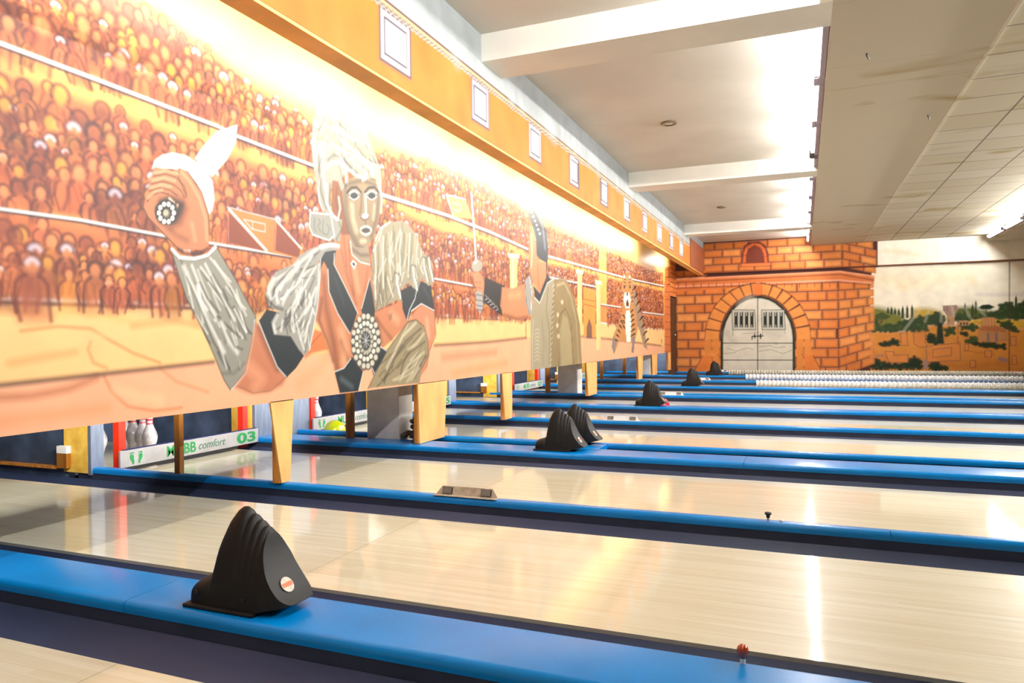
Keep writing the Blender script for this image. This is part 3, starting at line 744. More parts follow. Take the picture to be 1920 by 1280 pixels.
206 202 186 -1 38 100 4302 993 4294 978 4276 972 4258 978 4251 993 4259 1008 4277 1014 4295 1008
96 92 84 -1 38 90 4339 1041 4329 1022 4304 1013 4280 1021 4271 1040 4281 1060 4305 1068 4329 1061
206 202 186 -1 40 100 4331 1047 4323 1032 4304 1026 4286 1032 4279 1047 4287 1062 4305 1068 4323 1062
96 92 84 -1 37 90 4383 1082 4372 1062 4347 1054 4323 1062 4313 1081 4324 1101 4349 1109 4373 1102
206 202 186 -1 37 100 4374 1088 4366 1073 4348 1066 4329 1072 4322 1087 4330 1103 4349 1109 4367 1103
96 92 84 -1 37 90 4437 1105 4426 1085 4401 1076 4376 1084 4366 1103 4377 1123 4402 1132 4427 1125
206 202 186 -1 40 100 4428 1111 4420 1096 4401 1089 4382 1095 4375 1110 4383 1125 4402 1132 4421 1126
96 92 84 -1 40 90 4495 1107 4484 1086 4458 1077 4433 1085 4423 1105 4434 1125 4459 1134 4485 1126
206 202 186 -1 37 100 4486 1113 4478 1097 4458 1090 4439 1096 4432 1111 4440 1127 4459 1134 4478 1128
96 92 84 -1 40 90 4550 1086 4539 1065 4512 1056 4487 1064 4476 1084 4488 1104 4514 1113 4540 1106
206 202 186 -1 40 100 4541 1092 4532 1076 4513 1069 4493 1075 4486 1091 4494 1106 4514 1113 4533 1107
96 92 84 -1 40 90 4595 1044 4584 1024 4557 1015 4531 1023 4521 1044 4532 1064 4558 1073 4585 1065
206 202 186 -1 40 100 4586 1051 4577 1035 4557 1028 4538 1034 4530 1050 4538 1066 4558 1073 4578 1066
96 92 84 -1 40 90 4625 988 4613 967 4586 959 4560 967 4549 988 4560 1008 4587 1017 4614 1008
206 202 186 -1 40 100 4615 994 4607 978 4586 972 4566 978 4559 994 4567 1010 4587 1017 4607 1010
96 92 84 -1 40 90 4577 897 4567 879 4544 872 4520 880 4511 898 4521 916 4545 923 4568 915
222 220 206 -1 40 100 4569 904 4562 890 4544 884 4526 890 4520 904 4527 918 4545 924 4562 918
96 92 84 -1 38 90 4558 849 4548 831 4524 824 4501 832 4492 850 4502 868 4525 875 4548 867
222 220 206 -1 38 100 4550 855 4542 842 4524 836 4507 842 4500 856 4508 870 4525 876 4543 869
96 92 84 -1 37 90 4523 813 4513 795 4490 788 4467 796 4458 814 4468 832 4491 839 4514 831
222 220 206 -1 37 100 4515 819 4507 805 4490 800 4473 806 4466 820 4473 834 4491 839 4508 833
96 92 84 -1 40 90 4478 794 4469 777 4446 770 4423 778 4414 796 4424 813 4447 820 4469 812
222 220 206 -1 40 100 4470 801 4463 787 4446 782 4429 788 4422 802 4430 815 4447 821 4464 815
96 92 84 -1 38 90 4432 795 4422 778 4399 772 4377 780 4369 797 4378 815 4400 821 4423 813
222 220 206 -1 38 100 4424 802 4417 789 4400 783 4383 790 4377 803 4384 817 4400 822 4417 816
96 92 84 -1 37 90 4389 816 4380 799 4358 793 4336 801 4327 818 4337 835 4359 842 4381 834
222 220 206 -1 37 100 4382 823 4375 809 4358 804 4342 810 4335 824 4342 837 4359 842 4375 836
96 92 84 -1 38 90 4358 853 4349 836 4327 829 4305 837 4297 854 4306 871 4328 878 4349 871
222 220 206 -1 38 100 4350 859 4343 846 4327 841 4311 847 4304 860 4311 874 4328 879 4344 873
96 92 84 -1 38 90 4342 900 4332 883 4311 876 4289 884 4281 901 4290 918 4312 925 4333 918
222 220 206 -1 38 100 4334 906 4327 893 4311 888 4295 894 4289 907 4295 920 4312 926 4328 920
96 92 84 -1 37 90 4343 951 4334 934 4312 927 4290 934 4282 951 4291 968 4313 975 4334 968
222 220 206 -1 38 100 4335 957 4328 944 4312 938 4296 944 4290 957 4297 970 4313 976 4329 970
96 92 84 -1 38 90 4361 998 4352 980 4330 973 4308 980 4300 997 4309 1015 4331 1022 4352 1015
222 220 206 -1 37 100 4354 1004 4346 990 4330 985 4314 990 4308 1003 4315 1017 4331 1023 4347 1017
96 92 84 -1 37 90 4394 1034 4385 1016 4362 1009 4341 1016 4332 1033 4341 1051 4363 1058 4385 1051
222 220 206 -1 37 100 4386 1040 4379 1026 4363 1021 4346 1026 4340 1039 4347 1053 4363 1059 4380 1054
96 92 84 -1 37 90 4437 1054 4428 1036 4405 1029 4383 1036 4374 1053 4384 1071 4406 1078 4428 1072
222 220 206 -1 37 100 4429 1060 4422 1046 4405 1041 4389 1046 4382 1059 4389 1073 4406 1079 4423 1074
96 92 84 -1 40 90 4484 1055 4474 1037 4451 1029 4429 1036 4420 1054 4430 1072 4452 1079 4475 1072
222 220 206 -1 38 100 4476 1061 4469 1047 4452 1041 4435 1047 4428 1060 4435 1074 4452 1080 4469 1075
96 92 84 -1 40 90 4528 1035 4518 1017 4494 1010 4472 1017 4463 1035 4472 1053 4496 1060 4518 1053
222 220 206 -1 40 100 4520 1042 4512 1028 4495 1022 4478 1027 4471 1041 4478 1055 4496 1061 4513 1055
96 92 84 -1 38 90 4561 999 4551 981 4527 973 4504 980 4495 998 4505 1016 4529 1024 4552 1017
222 220 206 -1 40 100 4553 1005 4545 991 4528 985 4510 991 4504 1005 4511 1019 4529 1024 4546 1019
96 92 84 -1 40 90 4579 950 4568 932 4545 925 4522 932 4512 950 4522 968 4546 975 4569 968
222 220 206 -1 38 100 4570 956 4563 942 4545 937 4528 943 4521 956 4528 970 4546 976 4563 970
96 92 84 -1 38 90 4532 924 4523 908 4502 902 4482 909 4474 924 4483 940 4503 946 4523 940
190 186 170 -1 40 100 4525 930 4518 918 4502 913 4487 918 4481 931 4488 943 4503 948 4518 943
96 92 84 -1 40 90 4523 887 4514 871 4494 865 4474 872 4466 888 4474 903 4495 910 4515 903
190 186 170 -1 40 100 4516 893 4509 881 4494 876 4479 882 4473 894 4479 906 4495 911 4510 906
96 92 84 -1 40 90 4501 858 4492 842 4472 836 4452 843 4444 859 4452 874 4473 880 4493 873
190 186 170 -1 40 100 4494 864 4487 852 4472 847 4457 853 4451 865 4457 877 4473 882 4488 876
96 92 84 -1 38 90 4469 842 4461 826 4440 820 4421 827 4413 843 4421 858 4441 864 4461 858
190 186 170 -1 38 100 4462 848 4456 836 4441 832 4426 837 4420 849 4426 861 4441 866 4456 860
96 92 84 -1 40 90 4435 843 4427 827 4407 821 4387 828 4380 844 4388 859 4408 865 4427 858
190 186 170 -1 40 100 4428 849 4422 837 4407 832 4392 838 4387 850 4393 862 4408 866 4422 861
96 92 84 -1 40 90 4405 859 4397 844 4377 838 4358 845 4350 861 4358 876 4378 882 4397 875
190 186 170 -1 40 100 4398 866 4392 854 4377 849 4363 855 4357 867 4363 878 4378 883 4393 878
96 92 84 -1 40 90 4385 889 4377 874 4357 868 4338 874 4330 890 4339 905 4358 911 4377 904
190 186 170 -1 40 100 4378 895 4372 883 4357 879 4343 884 4337 896 4343 908 4358 912 4372 907
96 92 84 -1 40 90 4378 925 4370 910 4350 904 4331 910 4324 926 4332 941 4351 947 4371 941
190 186 170 -1 40 100 4372 931 4365 920 4351 915 4336 920 4331 932 4337 944 4351 948 4366 943
96 92 84 -1 38 90 4387 961 4378 946 4359 940 4339 946 4332 961 4340 977 4360 983 4379 977
190 186 170 -1 40 100 4380 968 4373 956 4359 951 4344 956 4339 968 4345 979 4360 984 4374 980
96 92 84 -1 38 90 4408 991 4400 975 4380 969 4361 975 4353 990 4361 1006 4381 1012 4400 1006
190 186 170 -1 40 100 4401 997 4395 985 4380 980 4366 985 4360 997 4366 1008 4381 1014 4395 1009
96 92 84 -1 40 90 4439 1007 4430 991 4410 985 4391 991 4383 1007 4391 1022 4411 1029 4431 1022
190 186 170 -1 40 100 4432 1013 4425 1001 4411 996 4396 1001 4390 1013 4396 1025 4411 1030 4426 1025
96 92 84 -1 40 90 4473 1007 4464 991 4444 985 4424 991 4416 1007 4425 1022 4445 1029 4465 1023
190 186 170 -1 40 100 4466 1013 4459 1001 4444 996 4429 1001 4424 1013 4430 1025 4445 1030 4460 1025
96 92 84 -1 40 90 4504 991 4495 975 4474 969 4455 975 4447 991 4455 1006 4475 1013 4496 1007
190 186 170 -1 40 100 4497 997 4490 985 4475 980 4460 985 4454 997 4460 1009 4475 1014 4491 1009
96 92 84 -1 38 90 4525 961 4516 945 4495 939 4475 946 4467 961 4476 977 4496 983 4517 977
190 186 170 -1 38 100 4518 967 4511 955 4496 950 4480 955 4474 967 4481 980 4496 985 4511 980
70 72 74 -1 60 100 4489 936 4482 907 4464 884 4438 872 4411 872 4387 885 4370 908 4365 937 4371 965 4389 988 4414 1001 4441 1001 4466 988 4483 965
196 198 196 32 32 100 4426 936 4475 936
196 198 196 32 32 100 4426 936 4462 901
196 198 196 32 32 100 4426 936 4433 883
196 198 196 32 32 100 4426 936 4401 890
196 198 196 30 30 100 4426 936 4381 918
196 198 196 30 30 100 4426 936 4382 955
196 198 196 32 32 100 4426 936 4403 984
196 198 196 30 30 100 4426 936 4436 990
196 198 196 30 30 100 4426 936 4464 971
150 100 66 -1 75 100 4041 2036 4182 2102 4212 2034 4183 1823 4237 1682 4142 1669 4036 1800
110 72 48 56 75 70 4100 1993 4085 1881 4132 1779
160 140 112 -1 64 100 4149 1995 4194 2049 4304 2101 4411 2131 4550 2136 4644 2098 4665 2029 4639 1896 4585 1767 4512 1662 4407 1611 4306 1615 4224 1710 4177 1834
104 90 74 169 225 60 4199 2012 4196 1844 4244 1713 4333 1625
104 90 74 140 200 70 4621 2054 4595 1869 4512 1698
226 210 182 180 240 70 4273 1894 4284 1802 4322 1723
226 210 182 120 160 60 4561 1943 4544 1841
90 78 66 120 160 70 4212 2034 4410 2100 4607 2099
34 36 38 90 60 90 4217 1975 4263 2017 4335 2035 4388 2010
120 130 132 -1 45 100 4367 1983 4360 1969 4342 1955 4315 1944 4286 1939 4260 1940 4242 1948 4236 1959 4243 1974 4261 1988 4287 1998 4316 2004 4343 2003 4361 1996
164 170 168 -1 38 100 4361 1978 4354 1966 4337 1955 4313 1946 4287 1941 4264 1942 4248 1947 4242 1957 4248 1969 4265 1980 4288 1989 4315 1994 4338 1994 4355 1988
48 56 60 -1 38 100 4347 1976 4342 1965 4329 1955 4311 1948 4290 1944 4272 1945 4260 1950 4255 1959 4260 1970 4273 1980 4291 1987 4312 1991 4330 1990 4343 1985
230 236 234 40 40 100 4243 1976 4302 2006 4361 1998
230 236 234 28 38 80 4242 1949 4300 1937 4360 1971
34 36 38 90 60 90 4436 2015 4485 2060 4564 2079 4621 2054
120 130 132 -1 45 100 4598 2025 4591 2010 4571 1995 4542 1984 4510 1979 4482 1980 4463 1987 4456 1999 4463 2014 4483 2029 4511 2040 4543 2046 4572 2045 4592 2038
164 170 168 -1 40 100 4591 2020 4584 2008 4566 1995 4540 1986 4512 1981 4486 1981 4469 1987 4463 1997 4469 2009 4487 2021 4513 2031 4541 2036 4567 2036 4585 2030
48 56 60 -1 38 100 4577 2017 4571 2006 4557 1996 4537 1988 4515 1984 4495 1985 4482 1990 4477 1999 4482 2010 4496 2021 4516 2029 4538 2033 4558 2032 4572 2027
230 236 234 40 40 100 4463 2016 4527 2048 4592 2040
230 236 234 30 40 80 4463 1989 4526 1977 4591 2012
96 82 68 75 94 70 4395 2004 4386 1894 4371 1846
244 238 226 94 75 100 4442 2001 4447 1904 4446 1849
240 232 218 -1 75 100 4481 1851 4476 1842 4465 1833 4448 1827 4429 1824 4413 1825 4402 1830 4398 1838 4402 1847 4414 1856 4430 1862 4449 1865 4465 1864 4477 1859
70 58 48 40 60 80 4377 1823 4411 1813 4459 1824 4488 1848
104 90 74 75 75 60 4438 1805 4444 1771
196 184 170 -1 60 100 4528 1751 4519 1735 4495 1719 4461 1708 4424 1703 4392 1706 4370 1715 4362 1729 4370 1745 4393 1760 4426 1772 4463 1777 4496 1775 4520 1766
70 72 72 -1 56 100 4499 1748 4494 1738 4478 1729 4456 1723 4431 1719 4409 1720 4394 1725 4389 1732 4394 1742 4410 1750 4432 1757 4456 1761 4479 1760 4494 1755
232 228 218 50 40 100 4382 1747 4424 1768 4472 1775 4514 1761
232 228 218 60 48 100 4395 1714 4443 1705 4492 1727
222 206 178 -1 120 70 4456 1663 4451 1654 4437 1646 4418 1640 4397 1637 4378 1639 4365 1644 4360 1652 4365 1661 4378 1669 4397 1675 4419 1678 4438 1676 4451 1671
58 60 60 30 37 60 4149 1995 4177 1834 4224 1710 4306 1615 4407 1611
166 164 152 -1 56 100 3879 2575 3992 2542 4143 2610 4289 2628 4419 2520 4535 2394 4598 2309 4654 2221 4667 2143 4643 2033 4607 2083 4565 2147 4438 2113 4310 2106 4214 2135 4156 2060 4186 2003 4148 1973 4113 2032 4052 2028 4021 1942 4030 1817 4107 1775 4157 1775 4123 1630 4068 1609 4021 1654 4017 1754 3954 1801 3893 1855 3878 1951 3842 2083 3828 2212 3848 2391 3883 2460
84 86 84 38 66 70 4190 2214 4220 2189 4251 2164 4283 2139
226 226 220 43 66 70 4131 2382 4196 2373 4267 2368 4343 2369
112 112 104 43 66 70 4057 2288 4073 2249 4075 2206 4063 2159
238 238 232 37 62 70 4042 2546 4083 2515 4128 2485 4175 2457
84 86 84 51 70 70 4409 2203 4444 2191 4482 2182 4525 2176
226 226 220 49 62 70 3930 2199 3924 2159 3928 2121 3943 2087
112 112 104 56 66 70 4107 2590 4130 2552 4142 2509 4144 2462
238 238 232 34 66 70 3940 2452 3928 2418 3910 2384 3886 2350
84 86 84 38 66 70 4255 2282 4281 2254 4296 2220 4300 2183
226 226 220 50 62 70 4052 2396 4080 2379 4100 2357 4111 2331
112 112 104 44 62 70 4016 2474 4029 2441 4030 2402 4018 2361
238 238 232 51 66 70 4193 2515 4224 2472 4238 2422 4234 2366
84 86 84 33 66 70 4343 2570 4382 2529 4410 2483 4427 2432
226 226 220 33 62 70 3952 2268 3930 2233 3901 2198 3867 2166
112 112 104 44 66 70 4108 2166 4130 2134 4147 2099 4158 2061
238 238 232 43 62 70 3996 2452 3967 2397 3937 2343 3906 2289
84 86 84 61 66 70 4176 2313 4207 2295 4231 2272 4246 2244
226 226 220 48 66 70 4235 2320 4270 2302 4315 2291 4368 2289
112 112 104 57 70 70 4290 2357 4340 2336 4383 2311 4418 2280
238 238 232 60 66 70 4115 2226 4150 2200 4184 2173 4218 2145
84 86 84 58 70 70 4450 2366 4496 2339 4537 2309 4574 2275
226 226 220 61 66 70 4304 2480 4322 2457 4329 2430 4327 2400
112 112 104 42 66 70 4112 2341 4146 2308 4160 2266 4153 2219
238 238 232 45 62 70 4000 2319 3966 2272 3927 2225 3883 2180
84 86 84 56 70 70 4451 2276 4495 2269 4543 2265 4594 2265
226 226 220 46 66 70 4161 2324 4190 2298 4224 2274 4261 2253
112 112 104 48 66 70 4119 2548 4146 2507 4153 2458 4141 2403
238 238 232 58 66 70 4072 2401 4109 2397 4151 2398 4196 2405
84 86 84 43 66 70 4130 2354 4161 2342 4186 2325 4205 2304
226 226 220 50 62 70 3948 2236 3930 2181 3920 2128 3918 2076
112 112 104 48 62 70 3935 2217 3925 2169 3921 2123 3920 2077
238 238 232 55 66 70 4269 2254 4290 2228 4300 2199 4300 2166
84 86 84 29 66 70 4138 2437 4149 2407 4146 2372 4128 2336
226 226 220 53 70 70 4469 2279 4498 2250 4513 2215 4515 2176
112 112 104 31 66 70 4501 2395 4516 2370 4517 2339 4506 2307
238 238 232 50 66 70 4094 2377 4132 2345 4169 2310 4205 2274
84 86 84 61 66 70 4162 2502 4193 2479 4227 2458 4265 2438
226 226 220 37 62 70 3930 2053 3916 2022 3908 1992 3904 1962
112 112 104 35 66 70 4237 2584 4264 2549 4272 2505 4262 2456
238 238 232 37 62 70 4052 2280 4100 2273 4152 2271 4208 2275
84 86 84 54 66 70 4277 2547 4317 2524 4341 2490 4346 2449
226 226 220 47 66 70 4134 2405 4171 2370 4206 2332 4237 2291
112 112 104 58 62 70 3955 2189 3927 2143 3907 2098 3896 2054
238 238 232 46 66 70 4243 2217 4283 2208 4323 2199 4364 2191
84 86 84 46 70 70 4290 2441 4312 2407 4323 2369 4322 2326
226 226 220 41 70 70 4301 2480 4342 2470 4385 2462 4430 2454
112 112 104 32 70 70 4276 2254 4306 2224 4326 2189 4338 2150
238 238 232 58 70 70 4358 2467 4382 2450 4403 2431 4421 2411
84 86 84 52 66 70 4000 2468 3974 2421 3942 2374 3905 2328
226 226 220 56 70 70 4267 2454 4288 2424 4300 2391 4304 2354
112 112 104 36 66 70 4155 2210 4196 2193 4239 2176 4285 2160
238 238 232 40 62 70 3904 2229 3896 2196 3888 2163 3880 2130
84 86 84 35 70 70 4229 2226 4254 2210 4279 2194 4303 2177
226 226 220 31 66 70 4105 2421 4127 2402 4150 2384 4176 2366
112 112 104 61 66 70 4163 2250 4185 2218 4202 2183 4213 2145
238 238 232 43 62 70 3870 2314 3851 2264 3846 2215 3856 2171
84 86 84 53 66 70 4108 2448 4153 2433 4197 2416 4239 2397
226 226 220 37 66 70 4129 2414 4177 2381 4214 2340 4240 2294
112 112 104 42 66 70 4259 2412 4288 2397 4313 2378 4331 2356
238 238 232 61 66 70 4027 2286 4085 2272 4145 2259 4208 2247
236 236 230 88 105 80 3864 2367 3850 2224 3870 2089
84 82 78 70 84 60 3899 2166 3913 2028 3922 1924 3978 1827
240 240 234 75 90 80 3951 2214 3948 2071 3969 1950
84 82 78 94 112 60 4002 2154 4062 2204 4153 2207 4247 2172 4344 2136
244 242 236 75 90 80 3983 2096 4043 2149 4152 2166 4246 2134
190 184 160 75 90 70 3918 2269 4033 2262 4217 2278 4413 2228 4515 2152
240 238 228 94 112 80 4156 2329 4314 2282 4448 2255 4551 2180
130 126 112 47 56 60 4065 2350 4219 2345 4361 2312 4483 2263
176 182 190 80 96 70 4288 2598 4391 2474 4499 2346 4595 2209
110 120 130 56 68 60 4351 2463 4471 2358
120 130 140 47 56 70 4024 2390 4072 2425 4121 2416 4120 2372 4071 2344
120 128 136 56 67 60 4156 2329 4232 2364 4283 2339
84 82 78 75 90 60 4481 2184 4515 2132 4579 2134
244 242 236 75 90 80 4278 2141 4330 2114 4411 2123
240 238 230 80 96 90 4439 2168 4452 2124 4410 2100
246 246 242 75 90 90 3981 1988 3978 1863 4053 1785 4107 1767
70 66 60 56 67 70 4022 1996 4013 1851
230 232 230 53 63 80 3889 1946 3910 1851 3943 1800
246 244 240 113 135 90 4153 2188 4202 2132 4213 2052
60 58 54 47 56 70 4195 2131 4225 2055 4186 2003
90 92 90 53 63 70 4107 1767 4143 1706 4080 1625
150 150 150 35 42 60 3884 2555 3911 2500 3992 2539
240 240 236 80 96 90 4637 2117 4664 2001 4647 1905
244 244 240 70 84 80 4117 1923 4133 1852 4107 1775
160 160 150 -1 45 100 3808 1771 4024 1791 4063 1652 4002 1612 3827 1628 3796 1676
244 244 240 45 38 100 3808 1771 4024 1791 4063 1652 4002 1612 3827 1628 3796 1676 3808 1771
90 90 86 25 35 70 3798 1769 3790 1675 3822 1621 4002 1604
120 122 118 42 42 80 3852 1743 3845 1683 3861 1654
120 122 118 42 42 80 3891 1742 3913 1724 3884 1692 3911 1660
120 122 118 42 42 80 3941 1743 3934 1656 3974 1647
120 122 118 42 42 80 3981 1720 4010 1695 3986 1649
240 240 242 158 63 100 6260 2348 6300 2055 6352 1697
130 126 130 32 42 70 6313 2057 6376 1699
176 172 158 -1 75 100 6489 1668 6476 1639 6440 1614 6389 1597 6334 1593 6285 1601 6252 1619 6241 1645 6253 1673 6288 1698 6337 1715 6392 1720 6442 1713 6477 1694
240 236 232 79 105 70 6302 1671 6364 1698
212 148 106 -1 79 100 6263 1575 6399 1607 6512 1552 6547 1421 6405 1376 6308 1459
126 76 52 39 55 70 6309 1496 6459 1496
126 76 52 37 52 70 6332 1445 6483 1444
176 176 176 -1 79 100 6331 1409 6482 1402 6503 1259 6424 1177 6352 1253
70 70 74 42 53 80 6343 1373 6493 1370
70 70 74 42 52 80 6341 1321 6492 1317
70 70 74 44 55 80 6340 1268 6490 1264
70 70 74 42 53 80 6339 1227 6489 1221
40 42 46 -1 66 100 6551 1561 6805 1530 7062 1503 6939 1292 7008 1176 6755 1241 6505 1307
206 206 206 33 39 100 6559 1384 6610 1344 6544 1330
206 206 206 33 39 100 6624 1361 6676 1320 6609 1306
206 206 206 33 39 100 6690 1337 6743 1295 6675 1282
206 206 206 33 39 100 6757 1312 6811 1270 6742 1257
206 206 206 33 39 100 6826 1288 6881 1245 6810 1232
212 148 106 -1 94 100 6988 1486 7274 1487 7650 1565 7904 1330 7810 1177 7422 1144 7067 1177 6939 1292
246 184 130 270 420 70 7194 1401 7512 1435
120 68 44 150 240 70 7038 1193 7422 1156 7758 1188
126 76 52 86 115 50 6988 1475 6968 1305
212 148 106 -1 101 100 7862 2205 8076 2106 8182 1873 8456 1886 8451 1732 8205 1446 7949 1597 7845 1703 7817 1931
250 220 186 163 195 70 7896 2159 7925 1943 7883 1781
140 80 54 94 125 70 8105 1833 8133 1545
56 70 82 -1 94 100 7797 2383 7981 2545 8200 2427 8450 2285 8501 2004 8432 1750 8612 1656 8165 1373 7998 1410 7948 1566 8168 1483 8410 1695 8416 1882 8182 1899 8071 1939 8058 2117 7918 2288
150 164 178 195 260 70 8034 2509 8312 2312 8382 2057
96 116 134 125 125 80 7850 2391 7972 2296 8077 2119
170 180 190 -1 50 80 7962 2434 7947 2417 7913 2408 7887 2414 7887 2430 7914 2445 7948 2447
170 180 190 -1 52 80 8016 2392 8000 2374 7966 2365 7939 2372 7940 2388 7967 2403 8001 2404
170 180 190 -1 52 80 8070 2349 8054 2331 8019 2323 7992 2329 7993 2346 8020 2360 8055 2361
170 180 190 -1 52 80 8124 2305 8108 2288 8073 2279 8046 2286 8046 2302 8074 2317 8109 2318
170 180 190 -1 52 80 8179 2261 8163 2244 8128 2235 8100 2242 8100 2259 8129 2273 8164 2274
170 180 190 -1 52 80 8235 2217 8219 2199 8183 2191 8155 2198 8155 2215 8184 2229 8220 2230
174 164 138 -1 101 100 7845 1165 7980 1428 8165 1373 8447 1625 8741 1713 8689 1429 8570 1032 8553 560 7826 565
230 226 212 67 67 100 7980 1428 8164 1366 8447 1625 8741 1713
96 88 72 101 135 60 8486 1567 8396 1296 8508 1032 8494 629
214 208 190 49 65 70 7985 1028 8079 1055 8153 1029
214 208 190 49 65 70 7984 984 8077 1010 8152 984
214 208 190 49 65 70 7982 939 8076 965 8150 939
214 208 190 49 65 70 7981 895 8074 920 8149 894
214 208 190 49 65 70 7979 851 8073 875 8147 848
214 208 190 49 65 70 7978 806 8071 830 8145 803
214 208 190 47 63 70 7976 762 8070 785 8144 758
214 208 190 47 63 70 7975 717 8068 740 8142 713
214 208 190 49 65 70 7973 673 8067 696 8141 668
104 98 84 65 130 50 8234 1160 8303 899 8254 605
220 214 196 94 125 60 7935 1154 7890 902 7898 587
170 168 162 -1 94 100 7668 1603 7827 1683 7947 1534 7902 1248 7793 1195 7678 1364
60 60 62 50 62 80 7684 1549 7712 1347 7812 1214
240 236 232 63 63 100 7826 1651 7892 1499 7867 1278
160 142 104 -1 116 100 8740 1679 8960 1730 9259 1723 9593 1508 9764 1267 9863 1101 9921 556 8553 560 8570 1032 8667 1428
206 190 150 145 181 70 8824 1623 9141 1679 9420 1514 9657 1189 9763 584
96 82 58 72 87 70 8873 546 8847 1034 8943 1245 9174 1337 9407 1184 9533 592
184 170 132 -1 218 70 8963 556 8935 1034 9079 1248 9264 1217 9424 964 9458 566
110 100 84 88 81 80 8760 1653 8644 1373 8591 1032 8574 559
226 222 206 47 47 80 8738 1638 8673 1599
226 222 206 47 47 80 8727 1568 8662 1530
226 222 206 49 49 80 8716 1499 8652 1462
226 222 206 47 47 80 8706 1430 8641 1393
226 222 206 49 49 80 8695 1361 8630 1325
226 222 206 47 47 80 8684 1292 8619 1256
226 222 206 47 47 80 8673 1224 8608 1188
226 222 206 47 47 80 8662 1155 8598 1120
226 222 206 47 47 80 8651 1087 8587 1052
226 222 206 47 47 80 8640 1019 8576 985
226 222 206 47 47 80 8629 951 8566 917
226 222 206 47 47 80 8619 883 8555 850
226 222 206 47 47 80 8608 815 8544 782
226 222 206 47 47 80 8597 748 8534 715
226 222 206 47 47 80 8586 680 8523 648
226 222 206 45 45 80 8576 613 8513 581
220 210 180 -1 70 70 8909 1244 8888 1216 8841 1208 8805 1226 8806 1256 8843 1276 8890 1270
220 210 180 -1 67 70 8882 1104 8861 1076 8814 1069 8778 1087 8779 1117 8817 1136 8863 1131
220 210 180 -1 70 70 8922 964 8900 937 8853 930 8816 949 8817 979 8855 998 8902 991
220 210 180 -1 72 70 9096 1420 9074 1391 9025 1382 8988 1400 8989 1430 9028 1451 9076 1447
176 150 126 -1 132 100 13224 2058 13532 1796 13999 1433 14392 1089 14638 675 14269 746 13881 1085 13459 1265 13204 1658
204 150 92 -1 114 100 12517 1625 13294 1662 13605 1370 13736 1105 13438 859 12645 846 12283 906 12044 778 11814 656 11674 784 11830 1007 12178 1184 12424 1357
150 140 134 -1 108 100 11674 784 11792 980 12010 870 11851 655
150 140 134 -1 100 100 13259 961 13489 940 13335 639 13154 663
244 236 222 -1 117 100 12760 1482 13018 1492 13181 1199 13075 852 12772 855 12662 1191
204 150 92 -1 100 100 12494 1984 12581 2095 12703 2057 12960 2077 13094 2147 13223 2038 13346 1785 13198 1538 12971 1431 12673 1422 12473 1548 12403 1761
244 236 222 -1 97 100 12647 1746 13032 1768 13158 1636 13017 1472 12716 1462 12558 1608
244 236 222 -1 78 100 12577 2009 12662 2073 12700 1980
244 236 222 -1 80 100 12999 2002 13092 2107 13178 2034
120 60 50 -1 78 100 12724 1616 12981 1628 12975 1510 12761 1502
244 236 222 -1 49 100 12745 1617 12792 1619 12772 1560
244 236 222 -1 49 100 12920 1625 12972 1627 12943 1567
90 60 52 -1 68 100 12794 1755 12944 1763 12898 1702 12834 1699
34 28 28 -1 57 100 12590 1858 12714 1856 12692 1816 12601 1820
34 28 28 -1 60 100 13015 1875 13171 1895 13151 1854 13035 1837
34 28 28 -1 58 100 12592 1983 12773 1972 12794 1980 12642 2002
34 28 28 -1 58 100 13107 2037 12945 1991 12966 1986 13159 2025
34 28 28 -1 58 100 12589 1926 12770 1914 12791 1922 12640 1945
34 28 28 -1 59 100 13104 1978 12942 1932 12963 1927 13156 1965
34 28 28 -1 59 100 12586 1869 12767 1856 12788 1864 12637 1887
34 28 28 -1 59 100 13101 1918 12939 1873 12960 1868 13153 1906
34 28 28 -1 57 100 12399 1723 12554 1718 12572 1727 12444 1744
34 28 28 -1 60 100 13322 1794 13177 1760 13196 1753 13371 1777
34 28 28 -1 57 100 12396 1648 12550 1642 12569 1650 12440 1668
34 28 28 -1 59 100 13318 1713 13173 1680 13192 1673 13367 1696
34 28 28 -1 57 100 12392 1573 12547 1566 12565 1574 12437 1593
34 28 28 -1 60 100 13314 1633 13169 1600 13188 1594 13363 1616
34 28 28 -1 61 100 13540 1930 13251 1814 13302 1809 13674 1916
34 28 28 -1 60 100 13693 1796 13398 1682 13450 1675 13830 1780
34 28 28 -1 61 100 13849 1659 13548 1546 13601 1539 13989 1642
34 28 28 -1 61 100 14008 1519 13701 1408 13755 1400 14151 1500
34 28 28 -1 63 100 14171 1376 13857 1267 13912 1259 14317 1356
34 28 28 -1 63 100 14337 1230 14016 1123 14073 1114 14486 1208
34 28 28 -1 64 100 14507 1080 14179 975 14237 966 14660 1057
34 28 28 -1 64 100 14681 928 14346 825 14405 815 14837 903
34 28 28 -1 60 100 13278 1471 13081 1399 13122 1393 13383 1455
34 28 28 -1 58 100 13313 1383 13078 1311 13116 1303 13412 1364
34 28 28 -1 60 100 13349 1294 13075 1222 13110 1214 13441 1273
34 28 28 -1 59 100 13384 1204 13072 1133 13105 1124 13471 1182
34 28 28 -1 58 100 13419 1114 13069 1045 13099 1035 13501 1091
34 28 28 -1 60 100 13454 1024 13065 956 13094 946 13531 999
34 28 28 -1 57 100 12284 1233 12514 1167 12559 1174 12393 1251
34 28 28 -1 57 100 12181 1147 12406 1090 12449 1097 12283 1166
34 28 28 -1 55 100 12079 1062 12300 1014 12340 1021 12175 1082
34 28 28 -1 55 100 11980 979 12196 939 12232 947 12067 1000
34 28 28 -1 56 100 11884 896 12094 865 12125 874 11960 919
34 28 28 -1 58 100 12461 1332 12690 1275 12726 1282 12548 1349
34 28 28 -1 57 100 12456 1238 12685 1179 12721 1185 12543 1254
